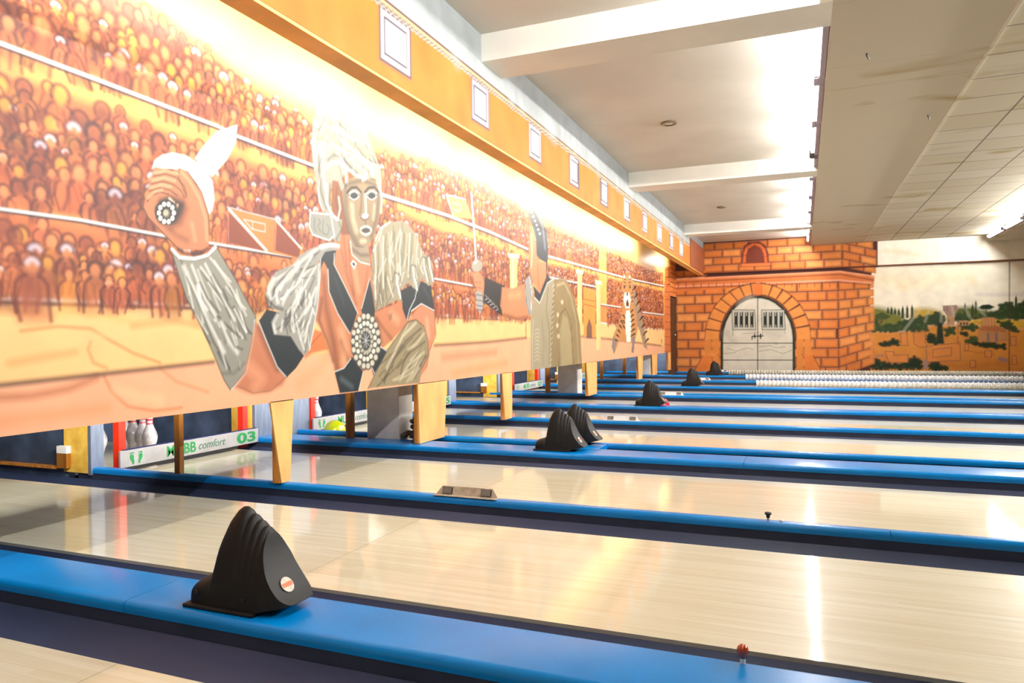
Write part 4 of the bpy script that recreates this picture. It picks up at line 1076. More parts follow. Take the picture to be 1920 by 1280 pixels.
34 28 28 -1 57 100 12452 1143 12681 1083 12716 1089 12538 1158'''
BACK_LANDSCAPE = '''240 232 212 -1 115 100 1444 2561 4800 2563 4781 68 1421 43
240 226 186 1320 1848 60 1660 2245 2409 2092 3237 2236
244 238 220 1080 1512 60 1765 1753 2824 1838 3733 1690
206 190 196 287 402 60 3535 1790 4028 1761 4510 1779
220 190 120 540 756 40 2090 2045 2154 1982
220 190 120 529 740 40 3438 2168 3497 2049
246 240 222 805 1127 50 2614 1546 3732 1515
112 112 46 -1 720 100 1428 1587 1613 1577 1837 1507 2138 1363 2175 1022 1402 1011
180 150 52 -1 600 100 2299 1495 2457 1531 2653 1512 2886 1435 2961 1255 2296 1224
84 92 34 -1 575 100 3117 1529 3458 1530 3866 1410 3939 1235 3115 1296
206 160 50 -1 575 100 3380 1257 3939 1278 4589 1221 4588 986 3379 1114
200 130 56 -1 690 100 1403 1034 2135 1023 2728 1171 3304 1138 3772 1107 4588 1029 4581 66 1311 42 1319 1012
206 150 60 441 564 70 2726 947 3302 939 3491 981
206 136 56 450 576 60 1440 596 2132 660 2725 768
170 128 50 330 423 50 3302 895 3862 823
176 96 38 563 720 50 1521 458 2328 320 3106 233 4041 279
170 90 40 154 197 60 3299 564 3859 475
206 170 60 316 405 70 4157 1100 4589 1135
150 140 60 338 432 50 1938 1504 2178 1362 2297 1314
40 58 30 -1 98 100 1817 1576 1843 1484 1842 1416 1792 1417 1792 1485
40 58 30 -1 98 100 1888 1585 1914 1494 1913 1391 1862 1392 1863 1495
40 58 30 -1 96 100 1959 1549 1984 1458 1984 1389 1933 1391 1934 1459
40 58 30 -1 98 100 2035 1536 2060 1444 2060 1365 2010 1366 2010 1446
40 58 30 -1 96 100 2114 1590 2139 1499 2137 1295 2087 1296 2089 1500
40 58 30 -1 96 100 2204 1599 2229 1508 2227 1304 2177 1306 2179 1509
40 58 30 -1 98 100 2299 1608 2324 1517 2322 1269 2273 1270 2275 1518
40 58 30 -1 94 100 3327 1622 3351 1533 3349 1291 3301 1292 3303 1535
40 58 30 -1 94 100 3468 1596 3492 1507 3490 1310 3443 1311 3445 1509
40 58 30 -1 92 100 3530 1671 3554 1582 3552 1352 3505 1353 3507 1584
40 58 30 -1 92 100 4271 1755 4293 1668 4290 1249 4245 1250 4248 1670
40 58 30 -1 245 100 1425 1287 1549 1308 1651 1168 1567 1009 1402 1011
40 58 30 -1 150 90 1467 1262 1451 1237 1413 1231 1384 1250 1384 1278 1414 1295 1451 1288
40 58 30 -1 150 90 1459 1133 1442 1110 1402 1105 1370 1122 1370 1148 1402 1163 1442 1157
40 58 30 -1 147 90 1467 1232 1450 1207 1410 1202 1379 1220 1379 1248 1411 1265 1450 1258
40 58 30 -1 147 90 1535 1299 1522 1272 1493 1266 1470 1285 1471 1316 1494 1334 1523 1327
40 58 30 -1 147 90 1608 1288 1591 1267 1552 1262 1521 1278 1521 1302 1553 1317 1591 1311
40 58 30 -1 147 90 1622 1259 1608 1231 1575 1224 1549 1245 1550 1277 1576 1296 1608 1288
40 58 30 -1 144 90 1655 1106 1641 1076 1610 1070 1585 1090 1585 1123 1610 1143 1642 1135
40 58 30 -1 147 90 1638 1067 1623 1041 1589 1035 1562 1053 1562 1083 1590 1101 1623 1094
40 58 30 -1 147 90 1523 1009 1510 983 1481 977 1458 995 1458 1025 1482 1043 1511 1036
40 58 30 -1 147 90 1575 1009 1561 982 1531 976 1506 995 1506 1024 1531 1043 1562 1036
66 88 42 -1 196 60 1612 1083 1598 1067 1571 1068 1558 1084 1572 1100 1598 1099
66 88 42 -1 196 60 1453 1222 1439 1206 1412 1207 1399 1223 1413 1239 1440 1238
66 88 42 -1 196 60 1548 1094 1535 1078 1508 1078 1494 1094 1508 1110 1535 1110
40 58 30 -1 240 100 1589 1146 1935 1163 2177 1272 2336 1268 2456 1356 2573 1308 2613 1352 2847 1436 2923 1300 2922 1145 2611 1128 2610 1016 1567 1009
40 58 30 -1 147 90 1624 1142 1610 1112 1580 1105 1556 1126 1557 1160 1581 1181 1611 1173
40 58 30 -1 144 90 1861 1157 1846 1134 1813 1129 1787 1145 1787 1171 1814 1186 1847 1180
40 58 30 -1 147 90 1642 1146 1625 1118 1589 1112 1560 1132 1560 1163 1590 1181 1626 1174
40 58 30 -1 147 90 1898 1159 1884 1134 1852 1128 1827 1146 1827 1174 1852 1191 1884 1184
40 58 30 -1 147 90 1848 1157 1836 1134 1809 1129 1788 1145 1789 1170 1810 1186 1836 1180
40 58 30 -1 147 90 1817 1154 1801 1126 1766 1119 1738 1140 1738 1172 1767 1191 1802 1184
40 58 30 -1 144 90 2065 1205 2052 1182 2022 1176 1998 1193 1998 1219 2022 1235 2052 1228
40 58 30 -1 144 90 2097 1214 2080 1188 2041 1182 2010 1201 2010 1230 2041 1248 2080 1241
40 58 30 -1 147 90 2174 1254 2161 1230 2133 1224 2110 1242 2110 1270 2133 1286 2162 1280
40 58 30 -1 144 90 2319 1269 2306 1240 2279 1234 2257 1254 2257 1286 2279 1305 2307 1297
40 58 30 -1 144 90 2316 1269 2300 1247 2266 1242 2239 1258 2240 1283 2267 1298 2301 1291
40 58 30 -1 144 90 2482 1352 2470 1331 2445 1326 2424 1342 2425 1365 2445 1379 2470 1373
40 58 30 -1 144 90 2379 1271 2365 1246 2333 1241 2308 1259 2308 1287 2334 1304 2365 1297
40 58 30 -1 144 90 2599 1311 2586 1287 2557 1282 2533 1299 2533 1325 2557 1341 2586 1335
40 58 30 -1 144 90 2636 1336 2622 1309 2590 1303 2565 1323 2566 1352 2591 1371 2622 1363
40 58 30 -1 144 90 2803 1405 2788 1379 2754 1373 2727 1392 2727 1421 2755 1439 2788 1432
40 58 30 -1 144 90 2649 1352 2636 1328 2606 1322 2582 1340 2582 1367 2606 1383 2636 1376
40 58 30 -1 144 90 2811 1407 2795 1380 2760 1374 2732 1394 2732 1424 2760 1443 2795 1435
40 58 30 -1 141 90 2949 1328 2933 1304 2898 1299 2869 1316 2869 1343 2898 1359 2933 1352
40 58 30 -1 141 90 2952 1300 2941 1273 2916 1267 2896 1286 2896 1317 2916 1336 2941 1328
40 58 30 -1 141 90 2957 1221 2944 1194 2914 1189 2891 1207 2891 1237 2915 1255 2944 1247
40 58 30 -1 144 90 2964 1253 2948 1224 2913 1218 2885 1239 2885 1271 2914 1291 2949 1283
40 58 30 -1 141 90 2864 1139 2852 1116 2827 1110 2806 1127 2806 1154 2827 1170 2853 1163
40 58 30 -1 144 90 2800 1136 2788 1111 2761 1105 2740 1123 2740 1151 2762 1168 2788 1161
40 58 30 -1 144 90 2865 1139 2849 1112 2813 1106 2785 1125 2785 1155 2814 1173 2849 1166
40 58 30 -1 141 90 2850 1139 2838 1114 2811 1109 2790 1126 2791 1153 2812 1170 2838 1163
40 58 30 -1 144 90 2640 1016 2629 995 2603 990 2583 1005 2583 1029 2603 1044 2629 1038
40 58 30 -1 144 90 2373 1014 2361 987 2334 981 2312 1000 2313 1029 2334 1047 2361 1040
40 58 30 -1 147 90 2029 1011 2012 989 1975 984 1945 1000 1946 1024 1976 1039 2013 1033
40 58 30 -1 147 90 1792 1009 1776 982 1743 975 1716 995 1716 1026 1743 1045 1777 1038
40 58 30 -1 147 90 1903 1010 1889 983 1859 977 1836 996 1836 1027 1860 1045 1890 1038
40 58 30 -1 144 90 2602 1015 2588 990 2557 985 2532 1002 2532 1030 2557 1047 2588 1040
40 58 30 -1 144 90 1985 1011 1970 985 1935 979 1907 997 1907 1026 1935 1044 1970 1037
40 58 30 -1 144 90 2355 1013 2343 984 2316 977 2294 998 2294 1031 2316 1051 2343 1043
40 58 30 -1 147 90 1803 1009 1788 985 1754 980 1727 997 1727 1024 1755 1041 1789 1034
40 58 30 -1 144 90 2223 1013 2211 985 2184 979 2163 998 2163 1029 2184 1047 2211 1040
40 58 30 -1 144 90 2455 1014 2441 990 2412 985 2389 1002 2390 1028 2413 1045 2442 1038
40 58 30 -1 144 90 1886 1010 1873 980 1844 973 1821 994 1821 1028 1844 1048 1873 1040
40 58 30 -1 147 90 1936 1010 1919 982 1882 976 1853 996 1853 1027 1883 1047 1920 1039
40 58 30 -1 147 90 2334 1013 2319 985 2286 979 2259 999 2260 1030 2286 1049 2319 1042
40 58 30 -1 147 90 1701 1009 1687 981 1655 975 1630 994 1631 1025 1656 1045 1687 1037
40 58 30 -1 144 90 2478 1014 2464 988 2434 982 2410 1000 2410 1030 2434 1048 2464 1041
66 88 42 -1 196 60 1931 1076 1918 1060 1892 1061 1879 1077 1892 1092 1918 1092
66 88 42 -1 192 60 2162 1028 2149 1013 2123 1013 2110 1029 2123 1044 2149 1044
66 88 42 -1 196 60 1680 1122 1667 1106 1640 1106 1627 1123 1641 1138 1667 1138
66 88 42 -1 192 60 2092 1127 2079 1112 2053 1112 2040 1128 2053 1143 2080 1143
66 88 42 -1 192 60 2551 1133 2538 1118 2512 1118 2500 1134 2513 1149 2538 1149
66 88 42 -1 196 60 2033 1086 2020 1070 1993 1071 1980 1087 1994 1102 2020 1102
66 88 42 -1 192 60 2506 1081 2493 1066 2467 1066 2455 1082 2468 1097 2493 1097
66 88 42 -1 192 60 2462 1139 2449 1124 2423 1124 2411 1140 2424 1156 2449 1155
66 88 42 -1 192 60 2074 1059 2061 1043 2035 1043 2022 1059 2035 1075 2061 1075
66 88 42 -1 196 60 2098 1097 2085 1081 2059 1082 2046 1098 2059 1113 2085 1113
66 88 42 -1 192 60 2035 1176 2021 1161 1995 1161 1982 1177 1996 1193 2022 1192
66 88 42 -1 192 60 2562 1083 2549 1067 2524 1068 2511 1084 2524 1099 2549 1099
66 88 42 -1 196 60 1754 1074 1741 1058 1714 1059 1701 1075 1715 1090 1741 1090
40 58 30 -1 230 100 2962 1388 3306 1358 3418 1289 3531 1331 3681 1327 3940 1452 3978 1581 4197 1596 4269 1486 4414 1654 4592 1648 4589 1221 4194 1229 3865 1280 3587 1286 3304 1204 3038 1209
40 58 30 -1 141 90 3052 1256 3039 1235 3010 1230 2987 1245 2987 1269 3010 1283 3039 1277
40 58 30 -1 141 90 3058 1228 3047 1202 3023 1197 3003 1215 3003 1244 3023 1261 3048 1255
40 58 30 -1 141 90 3169 1372 3158 1346 3134 1340 3114 1359 3115 1388 3134 1405 3159 1398
40 58 30 -1 141 90 3071 1381 3058 1354 3030 1348 3008 1367 3008 1398 3031 1416 3059 1409
40 58 30 -1 141 90 3250 1365 3237 1342 3209 1337 3186 1354 3186 1380 3209 1395 3238 1389
40 58 30 -1 141 90 3256 1365 3244 1336 3218 1329 3197 1350 3197 1382 3218 1402 3244 1394
40 58 30 -1 141 90 3100 1379 3087 1352 3057 1346 3033 1365 3033 1395 3057 1413 3087 1406
40 58 30 -1 141 90 3447 1294 3433 1269 3401 1264 3375 1282 3375 1310 3401 1326 3433 1319
40 58 30 -1 141 90 3477 1299 3466 1277 3441 1272 3421 1288 3421 1313 3441 1329 3466 1323
40 58 30 -1 138 90 3713 1327 3697 1301 3661 1296 3632 1314 3632 1343 3661 1360 3697 1353
40 58 30 -1 141 90 3641 1328 3625 1303 3591 1297 3563 1316 3564 1345 3591 1362 3626 1355
40 58 30 -1 141 90 3844 1390 3832 1367 3806 1362 3786 1379 3786 1405 3807 1420 3833 1414
40 58 30 -1 138 90 3736 1335 3722 1309 3690 1303 3665 1322 3665 1351 3691 1369 3722 1362
40 58 30 -1 141 90 3736 1338 3724 1312 3696 1306 3675 1325 3675 1353 3697 1371 3724 1364
40 58 30 -1 138 90 3801 1367 3788 1345 3758 1340 3734 1356 3735 1382 3758 1397 3788 1390
40 58 30 -1 138 90 4005 1543 3990 1518 3959 1513 3933 1531 3934 1559 3959 1576 3991 1568
40 58 30 -1 138 90 4147 1589 4132 1564 4099 1559 4073 1577 4073 1605 4099 1621 4132 1614
40 58 30 -1 138 90 4104 1587 4093 1566 4069 1562 4050 1577 4050 1600 4070 1614 4094 1608
40 58 30 -1 138 90 4199 1593 4187 1571 4160 1566 4139 1582 4139 1607 4161 1623 4188 1616
40 58 30 -1 138 90 4230 1586 4220 1566 4196 1561 4178 1576 4178 1600 4197 1614 4220 1608
40 58 30 -1 138 90 4363 1553 4350 1530 4320 1525 4296 1542 4296 1569 4320 1584 4350 1578
40 58 30 -1 138 90 4327 1514 4314 1490 4286 1485 4264 1502 4264 1530 4287 1546 4315 1539
40 58 30 -1 138 90 4366 1552 4351 1528 4318 1523 4292 1541 4292 1568 4319 1585 4351 1578
40 58 30 -1 138 90 4545 1650 4531 1625 4498 1619 4472 1638 4472 1666 4499 1683 4531 1676
40 58 30 -1 138 90 4588 1648 4573 1625 4539 1620 4512 1638 4512 1664 4539 1679 4573 1673
40 58 30 -1 135 90 4619 1307 4608 1280 4583 1274 4564 1293 4564 1323 4584 1342 4608 1335
40 58 30 -1 138 90 4630 1597 4616 1576 4583 1571 4558 1587 4558 1611 4584 1625 4616 1619
40 58 30 -1 135 90 4622 1553 4611 1528 4585 1522 4564 1540 4565 1569 4585 1586 4611 1579
40 58 30 -1 135 90 4624 1302 4611 1279 4582 1274 4559 1290 4559 1316 4583 1332 4611 1325
40 58 30 -1 138 90 4621 1472 4609 1446 4584 1440 4564 1459 4565 1488 4585 1506 4610 1498
40 58 30 -1 138 90 4319 1227 4308 1199 4282 1192 4262 1212 4262 1243 4283 1263 4308 1255
40 58 30 -1 138 90 4281 1227 4270 1202 4246 1196 4226 1214 4227 1243 4246 1260 4270 1254
40 58 30 -1 138 90 4527 1222 4517 1200 4493 1195 4474 1211 4474 1236 4493 1251 4517 1245
40 58 30 -1 138 90 4615 1220 4601 1200 4568 1196 4542 1211 4542 1233 4569 1247 4601 1241
40 58 30 -1 138 90 4534 1222 4522 1199 4493 1193 4471 1210 4471 1237 4494 1253 4522 1246
40 58 30 -1 135 90 4610 1220 4595 1194 4563 1188 4537 1207 4537 1237 4563 1255 4596 1247
40 58 30 -1 138 90 4072 1253 4057 1233 4025 1228 3999 1243 3999 1266 4025 1280 4057 1274
40 58 30 -1 141 90 3956 1270 3942 1243 3911 1237 3887 1257 3887 1287 3912 1306 3943 1299
40 58 30 -1 138 90 4020 1260 4009 1232 3984 1226 3964 1245 3965 1276 3985 1295 4010 1288
40 58 30 -1 138 90 4006 1263 3990 1235 3955 1229 3928 1249 3928 1281 3956 1300 3990 1292
40 58 30 -1 138 90 4031 1260 4015 1238 3980 1233 3952 1249 3952 1274 3981 1289 4016 1282
40 58 30 -1 141 90 3879 1279 3866 1258 3838 1253 3816 1269 3816 1293 3839 1307 3867 1301
40 58 30 -1 141 90 3639 1285 3628 1257 3602 1250 3582 1270 3582 1302 3603 1321 3628 1313
40 58 30 -1 141 90 3715 1283 3700 1255 3668 1249 3642 1269 3643 1300 3669 1319 3701 1311
40 58 30 -1 138 90 3695 1283 3681 1263 3650 1258 3625 1273 3625 1297 3650 1311 3682 1305
40 58 30 -1 141 90 3434 1230 3421 1208 3390 1203 3366 1219 3366 1244 3391 1259 3421 1253
40 58 30 -1 141 90 3551 1262 3535 1239 3501 1234 3473 1251 3473 1277 3501 1293 3536 1287
40 58 30 -1 141 90 3423 1227 3409 1207 3380 1202 3356 1217 3356 1240 3380 1254 3410 1248
40 58 30 -1 141 90 3600 1276 3583 1250 3547 1244 3518 1263 3518 1292 3548 1310 3584 1303
40 58 30 -1 141 90 3256 1205 3244 1183 3220 1178 3200 1193 3200 1218 3220 1233 3245 1227
40 58 30 -1 141 90 3273 1204 3260 1176 3232 1169 3209 1190 3209 1222 3232 1241 3261 1233
40 58 30 -1 141 90 3312 1204 3297 1180 3266 1175 3241 1192 3241 1218 3266 1234 3298 1228
40 58 30 -1 144 90 3254 1205 3239 1184 3206 1180 3180 1195 3180 1218 3207 1232 3240 1226
66 88 42 -1 180 60 4598 1575 4586 1560 4563 1561 4552 1576 4564 1591 4587 1590
66 88 42 -1 184 60 4032 1423 4020 1408 3996 1409 3985 1424 3997 1439 4020 1438
66 88 42 -1 184 60 4093 1506 4082 1491 4058 1492 4046 1507 4058 1522 4082 1521
66 88 42 -1 184 60 4366 1344 4355 1329 4331 1330 4320 1345 4331 1359 4355 1359
66 88 42 -1 188 60 3981 1406 3969 1391 3945 1391 3933 1407 3945 1421 3969 1421
66 88 42 -1 180 60 4375 1316 4363 1302 4340 1302 4328 1317 4340 1332 4363 1332
66 88 42 -1 188 60 3250 1350 3238 1335 3213 1335 3201 1351 3213 1366 3238 1365
66 88 42 -1 184 60 4442 1336 4430 1321 4407 1322 4395 1337 4407 1352 4430 1351
66 88 42 -1 184 60 4187 1324 4175 1309 4152 1309 4140 1325 4152 1339 4175 1339
66 88 42 -1 192 60 3138 1321 3126 1306 3101 1307 3089 1323 3101 1338 3126 1337
66 88 42 -1 184 60 4496 1526 4484 1511 4461 1512 4450 1527 4461 1541 4485 1541
66 88 42 -1 184 60 3617 1295 3604 1280 3580 1281 3568 1296 3580 1311 3605 1311
66 88 42 -1 180 60 4458 1496 4446 1481 4423 1482 4411 1497 4423 1512 4446 1511
66 88 42 -1 184 60 4406 1492 4394 1477 4371 1478 4360 1493 4371 1507 4395 1507
66 88 42 -1 192 60 3175 1341 3163 1325 3138 1326 3126 1342 3138 1357 3163 1356
66 88 42 -1 184 60 4113 1458 4101 1443 4078 1444 4066 1459 4078 1474 4102 1473
66 88 42 -1 188 60 3124 1370 3112 1355 3087 1356 3075 1371 3087 1386 3112 1386
40 58 30 -1 235 100 3228 1117 3492 1134 3567 1067 3491 1002 3265 1028
40 58 30 -1 141 90 3264 1116 3251 1091 3220 1085 3195 1103 3195 1132 3220 1149 3251 1142
40 58 30 -1 141 90 3417 1126 3404 1100 3375 1094 3352 1113 3352 1143 3376 1161 3405 1154
40 58 30 -1 138 90 3496 1132 3484 1104 3456 1098 3434 1117 3434 1148 3457 1167 3484 1160
40 58 30 -1 141 90 3496 1131 3483 1103 3453 1097 3429 1117 3429 1149 3453 1168 3483 1160
40 58 30 -1 141 90 3480 1131 3467 1107 3439 1102 3417 1119 3417 1145 3440 1161 3468 1154
40 58 30 -1 141 90 3569 1094 3557 1070 3529 1064 3507 1081 3507 1108 3530 1124 3557 1118
40 58 30 -1 141 90 3597 1058 3582 1035 3547 1030 3520 1046 3520 1071 3548 1087 3582 1080
40 58 30 -1 141 90 3526 1002 3512 980 3479 975 3453 991 3454 1016 3480 1031 3512 1025
40 58 30 -1 141 90 3295 1027 3284 999 3259 993 3239 1013 3239 1044 3259 1063 3284 1056
40 58 30 -1 141 90 3500 1005 3485 977 3452 971 3426 991 3427 1022 3453 1041 3485 1034
66 88 42 -1 188 60 3540 1065 3527 1050 3503 1050 3491 1066 3503 1081 3528 1080
66 88 42 -1 188 60 3512 1121 3500 1106 3476 1106 3464 1122 3476 1137 3500 1136
40 58 30 -1 235 100 2921 1056 3113 1075 3150 941 2958 899
40 58 30 -1 144 90 2960 1027 2948 1005 2920 1000 2899 1016 2899 1040 2921 1055 2948 1049
40 58 30 -1 141 90 2998 900 2983 871 2949 864 2921 885 2922 918 2949 938 2983 930
40 58 30 -1 144 90 3060 1066 3047 1037 3019 1030 2997 1051 2997 1083 3020 1102 3048 1095
40 58 30 -1 141 90 3135 1073 3122 1051 3092 1046 3068 1062 3068 1086 3092 1101 3122 1095
40 58 30 -1 141 90 3156 1059 3141 1032 3109 1026 3082 1045 3083 1075 3109 1092 3142 1085
40 58 30 -1 141 90 3155 934 3142 906 3111 899 3086 919 3087 951 3111 970 3142 962
40 58 30 -1 141 90 3032 905 3016 880 2979 874 2949 892 2950 921 2979 939 3016 932
66 88 42 -1 188 60 3092 1075 3079 1060 3054 1060 3042 1076 3054 1091 3079 1091
40 58 30 -1 230 100 3938 1191 4158 1187 4301 969 4047 1016
40 58 30 -1 138 90 3984 1182 3969 1157 3934 1152 3907 1169 3907 1197 3935 1214 3969 1207
40 58 30 -1 138 90 4038 1095 4023 1066 3988 1060 3961 1080 3961 1112 3989 1131 4023 1123
40 58 30 -1 138 90 3979 1190 3965 1163 3934 1157 3910 1176 3910 1207 3935 1226 3965 1218
40 58 30 -1 138 90 4175 1186 4163 1159 4136 1152 4114 1172 4114 1203 4136 1222 4163 1215
40 58 30 -1 138 90 4141 1187 4129 1167 4102 1162 4081 1177 4082 1200 4103 1214 4129 1208
40 58 30 -1 138 90 4274 1066 4260 1039 4228 1033 4202 1052 4203 1082 4228 1101 4260 1094
40 58 30 -1 138 90 4229 1138 4214 1115 4180 1110 4153 1127 4153 1152 4180 1167 4214 1161
40 58 30 -1 138 90 4300 1026 4286 1001 4254 995 4229 1013 4229 1041 4255 1058 4286 1051
40 58 30 -1 138 90 4274 981 4258 956 4223 950 4195 968 4196 996 4224 1013 4258 1006
40 58 30 -1 138 90 4307 973 4294 951 4264 946 4241 962 4241 987 4265 1002 4294 996
40 58 30 -1 138 90 4231 987 4218 966 4190 962 4168 976 4169 1000 4191 1014 4219 1008
40 58 30 -1 138 90 4339 968 4324 944 4290 938 4264 956 4264 983 4291 1000 4324 993
66 88 42 -1 184 60 4147 1180 4136 1165 4112 1166 4100 1181 4112 1196 4136 1195
56 70 34 -1 180 100 1509 1366 1694 1453 1876 1346 1774 1280 1590 1284
70 46 30 122 122 100 1652 1283 1661 1202
70 46 30 122 122 100 1703 1282 1692 1202
24 40 24 -1 138 100 3570 1494 3645 1558 3775 1569 3886 1507 3793 1456 3645 1459
60 50 36 92 92 100 3719 1457 3727 1348
24 40 24 -1 176 100 2763 712 2786 1058 2827 1369 2875 1368 2902 1056 2922 711
24 40 24 -1 240 100 2570 904 2688 959 2784 857 2783 712 2627 724
24 40 24 -1 144 90 2635 820 2620 796 2588 790 2562 807 2562 834 2588 851 2620 844
24 40 24 -1 144 90 2645 770 2632 740 2605 733 2583 754 2583 787 2606 807 2633 799
24 40 24 -1 141 90 2673 936 2661 913 2633 908 2610 924 2611 950 2633 966 2661 960
24 40 24 -1 144 90 2761 913 2750 889 2724 883 2704 900 2704 927 2725 943 2750 937
24 40 24 -1 144 90 2812 732 2801 708 2776 702 2757 719 2757 746 2777 763 2801 756
24 40 24 -1 144 90 2791 713 2779 686 2751 680 2728 699 2728 729 2751 748 2779 741
24 40 24 -1 141 90 2784 714 2770 687 2740 680 2716 699 2716 730 2740 749 2771 742
50 70 36 -1 192 60 2684 925 2671 909 2646 910 2633 926 2646 941 2671 941
50 70 36 -1 192 60 2754 776 2741 761 2716 761 2703 777 2716 792 2741 792
24 40 24 -1 240 100 1626 721 1932 833 2053 774 2012 684 1687 686
24 40 24 -1 147 90 1696 699 1684 675 1658 669 1637 686 1637 713 1658 729 1684 723
24 40 24 -1 147 90 1678 726 1664 704 1633 698 1608 714 1608 740 1633 755 1665 749
24 40 24 -1 144 90 1956 825 1939 796 1902 789 1872 809 1872 842 1903 862 1940 854
24 40 24 -1 147 90 1790 764 1773 737 1736 730 1706 750 1707 781 1737 800 1774 792
24 40 24 -1 144 90 1707 737 1693 714 1662 708 1636 724 1637 750 1662 766 1694 760
24 40 24 -1 144 90 2037 797 2025 775 1998 769 1977 785 1977 810 1999 825 2025 820
24 40 24 -1 144 90 2057 692 2041 666 2006 660 1978 678 1978 707 2007 724 2042 718
24 40 24 -1 147 90 1879 685 1861 660 1823 654 1792 672 1792 699 1823 716 1862 710
24 40 24 -1 147 90 1753 686 1736 658 1698 652 1667 671 1667 702 1698 721 1736 714
24 40 24 -1 147 90 1810 685 1795 662 1761 657 1733 673 1734 699 1761 715 1795 709
24 40 24 -1 147 90 1788 686 1775 659 1747 652 1725 671 1725 701 1748 719 1775 713
50 70 36 -1 196 60 1847 760 1834 745 1807 745 1794 761 1808 776 1834 776
50 70 36 -1 192 60 2061 772 2047 756 2021 756 2008 772 2022 788 2048 787
24 40 24 -1 176 100 3236 951 3303 983 3397 916 3302 873
24 40 24 -1 141 90 3283 929 3272 905 3248 900 3229 916 3229 943 3248 959 3273 953
24 40 24 -1 141 90 3278 955 3265 928 3237 922 3214 941 3215 970 3237 989 3265 982
24 40 24 -1 141 90 3385 953 3369 927 3334 921 3306 940 3306 969 3335 987 3370 980
24 40 24 -1 141 90 3390 895 3375 867 3343 861 3316 880 3317 911 3343 931 3376 923
50 64 30 -1 235 100 3320 763 3453 871 3565 848 3583 738 3451 706
50 64 30 -1 141 90 3366 756 3354 729 3328 723 3306 742 3307 771 3328 790 3355 783
50 64 30 -1 141 90 3417 734 3405 707 3380 701 3360 719 3361 749 3381 767 3406 760
50 64 30 -1 141 90 3462 853 3450 829 3423 824 3402 840 3402 866 3424 882 3450 876
50 64 30 -1 141 90 3384 786 3370 762 3341 756 3317 773 3317 800 3341 817 3371 811
50 64 30 -1 141 90 3546 859 3531 839 3500 834 3474 849 3474 872 3500 886 3532 880
50 64 30 -1 141 90 3612 819 3596 791 3560 784 3531 804 3531 835 3560 854 3596 847
50 64 30 -1 138 90 3547 720 3533 698 3500 693 3474 708 3475 733 3501 748 3533 742
50 64 30 -1 141 90 3543 718 3527 692 3491 686 3462 704 3462 733 3491 750 3527 744
76 94 42 -1 188 60 3543 839 3531 824 3506 824 3494 839 3507 854 3531 854
76 94 42 -1 188 60 3507 752 3494 737 3470 737 3458 753 3470 768 3495 768
24 40 24 -1 230 100 3414 729 3676 737 4044 691 4080 604 3860 605 3564 673
24 40 24 -1 141 90 3562 686 3548 662 3518 656 3493 673 3493 701 3518 718 3549 712
24 40 24 -1 141 90 3514 703 3502 680 3474 674 3452 691 3452 716 3474 732 3502 726
24 40 24 -1 141 90 3495 730 3483 709 3455 704 3433 719 3433 742 3456 757 3483 751
24 40 24 -1 141 90 3594 733 3583 707 3558 700 3538 719 3538 749 3558 767 3583 760
24 40 24 -1 138 90 3695 737 3684 715 3659 710 3640 725 3640 749 3660 764 3684 759
24 40 24 -1 141 90 3571 732 3556 705 3521 699 3493 718 3493 748 3521 767 3556 760
24 40 24 -1 141 90 3816 724 3804 695 3775 688 3752 708 3752 740 3776 760 3804 753
24 40 24 -1 138 90 3775 729 3760 708 3726 703 3699 718 3699 742 3727 756 3760 751
24 40 24 -1 141 90 4079 691 4066 668 4036 663 4011 679 4012 704 4036 719 4066 713
24 40 24 -1 138 90 3907 713 3892 691 3859 686 3833 701 3833 725 3860 740 3892 735
24 40 24 -1 138 90 3882 716 3867 694 3833 689 3807 704 3807 729 3834 744 3867 738
24 40 24 -1 138 90 4088 683 4073 655 4038 648 4011 668 4011 700 4039 719 4073 712
24 40 24 -1 138 90 3943 605 3929 581 3899 576 3874 592 3874 618 3899 634 3930 628
24 40 24 -1 138 90 4089 604 4073 577 4038 570 4011 589 4011 619 4039 638 4074 631
24 40 24 -1 138 90 4090 604 4078 577 4053 570 4033 589 4033 619 4053 638 4079 631
24 40 24 -1 141 90 3724 643 3711 620 3683 615 3661 631 3662 657 3684 673 3711 667
24 40 24 -1 141 90 3644 663 3628 637 3594 631 3566 649 3566 679 3594 697 3628 690
24 40 24 -1 138 90 3701 649 3687 629 3656 624 3631 638 3631 662 3656 676 3687 670
24 40 24 -1 141 90 3773 634 3757 609 3723 603 3695 621 3695 648 3723 666 3758 659
50 70 36 -1 184 60 3883 688 3871 673 3847 673 3836 688 3848 703 3872 703
50 70 36 -1 184 60 3976 675 3964 660 3940 660 3928 675 3940 690 3964 690
24 40 24 -1 300 100 1230 296 1480 389 1927 252 2209 320 2329 433 2448 388 2505 163 1926 138 1187 180
24 40 24 -1 147 90 1233 213 1220 183 1191 175 1168 196 1168 229 1192 250 1221 243
24 40 24 -1 150 90 1421 353 1407 325 1375 318 1350 338 1351 369 1376 388 1407 381
24 40 24 -1 147 90 1408 348 1393 324 1360 318 1333 334 1333 361 1360 377 1394 371
24 40 24 -1 150 90 1428 354 1412 332 1377 326 1349 342 1349 366 1377 382 1413 376
24 40 24 -1 150 90 1547 381 1531 351 1495 344 1466 365 1466 397 1495 418 1532 410
24 40 24 -1 147 90 1874 281 1858 255 1823 249 1795 267 1795 295 1823 312 1859 306
24 40 24 -1 147 90 1767 310 1755 287 1729 282 1708 297 1709 323 1730 338 1756 333
24 40 24 -1 147 90 1567 375 1550 351 1512 345 1482 362 1482 389 1513 406 1551 400
24 40 24 -1 147 90 1611 362 1594 334 1555 327 1524 347 1524 378 1555 397 1594 390
24 40 24 -1 147 90 1659 348 1641 323 1601 316 1570 334 1570 362 1602 379 1642 373
24 40 24 -1 147 90 1964 253 1953 227 1927 220 1906 239 1907 268 1927 286 1953 279
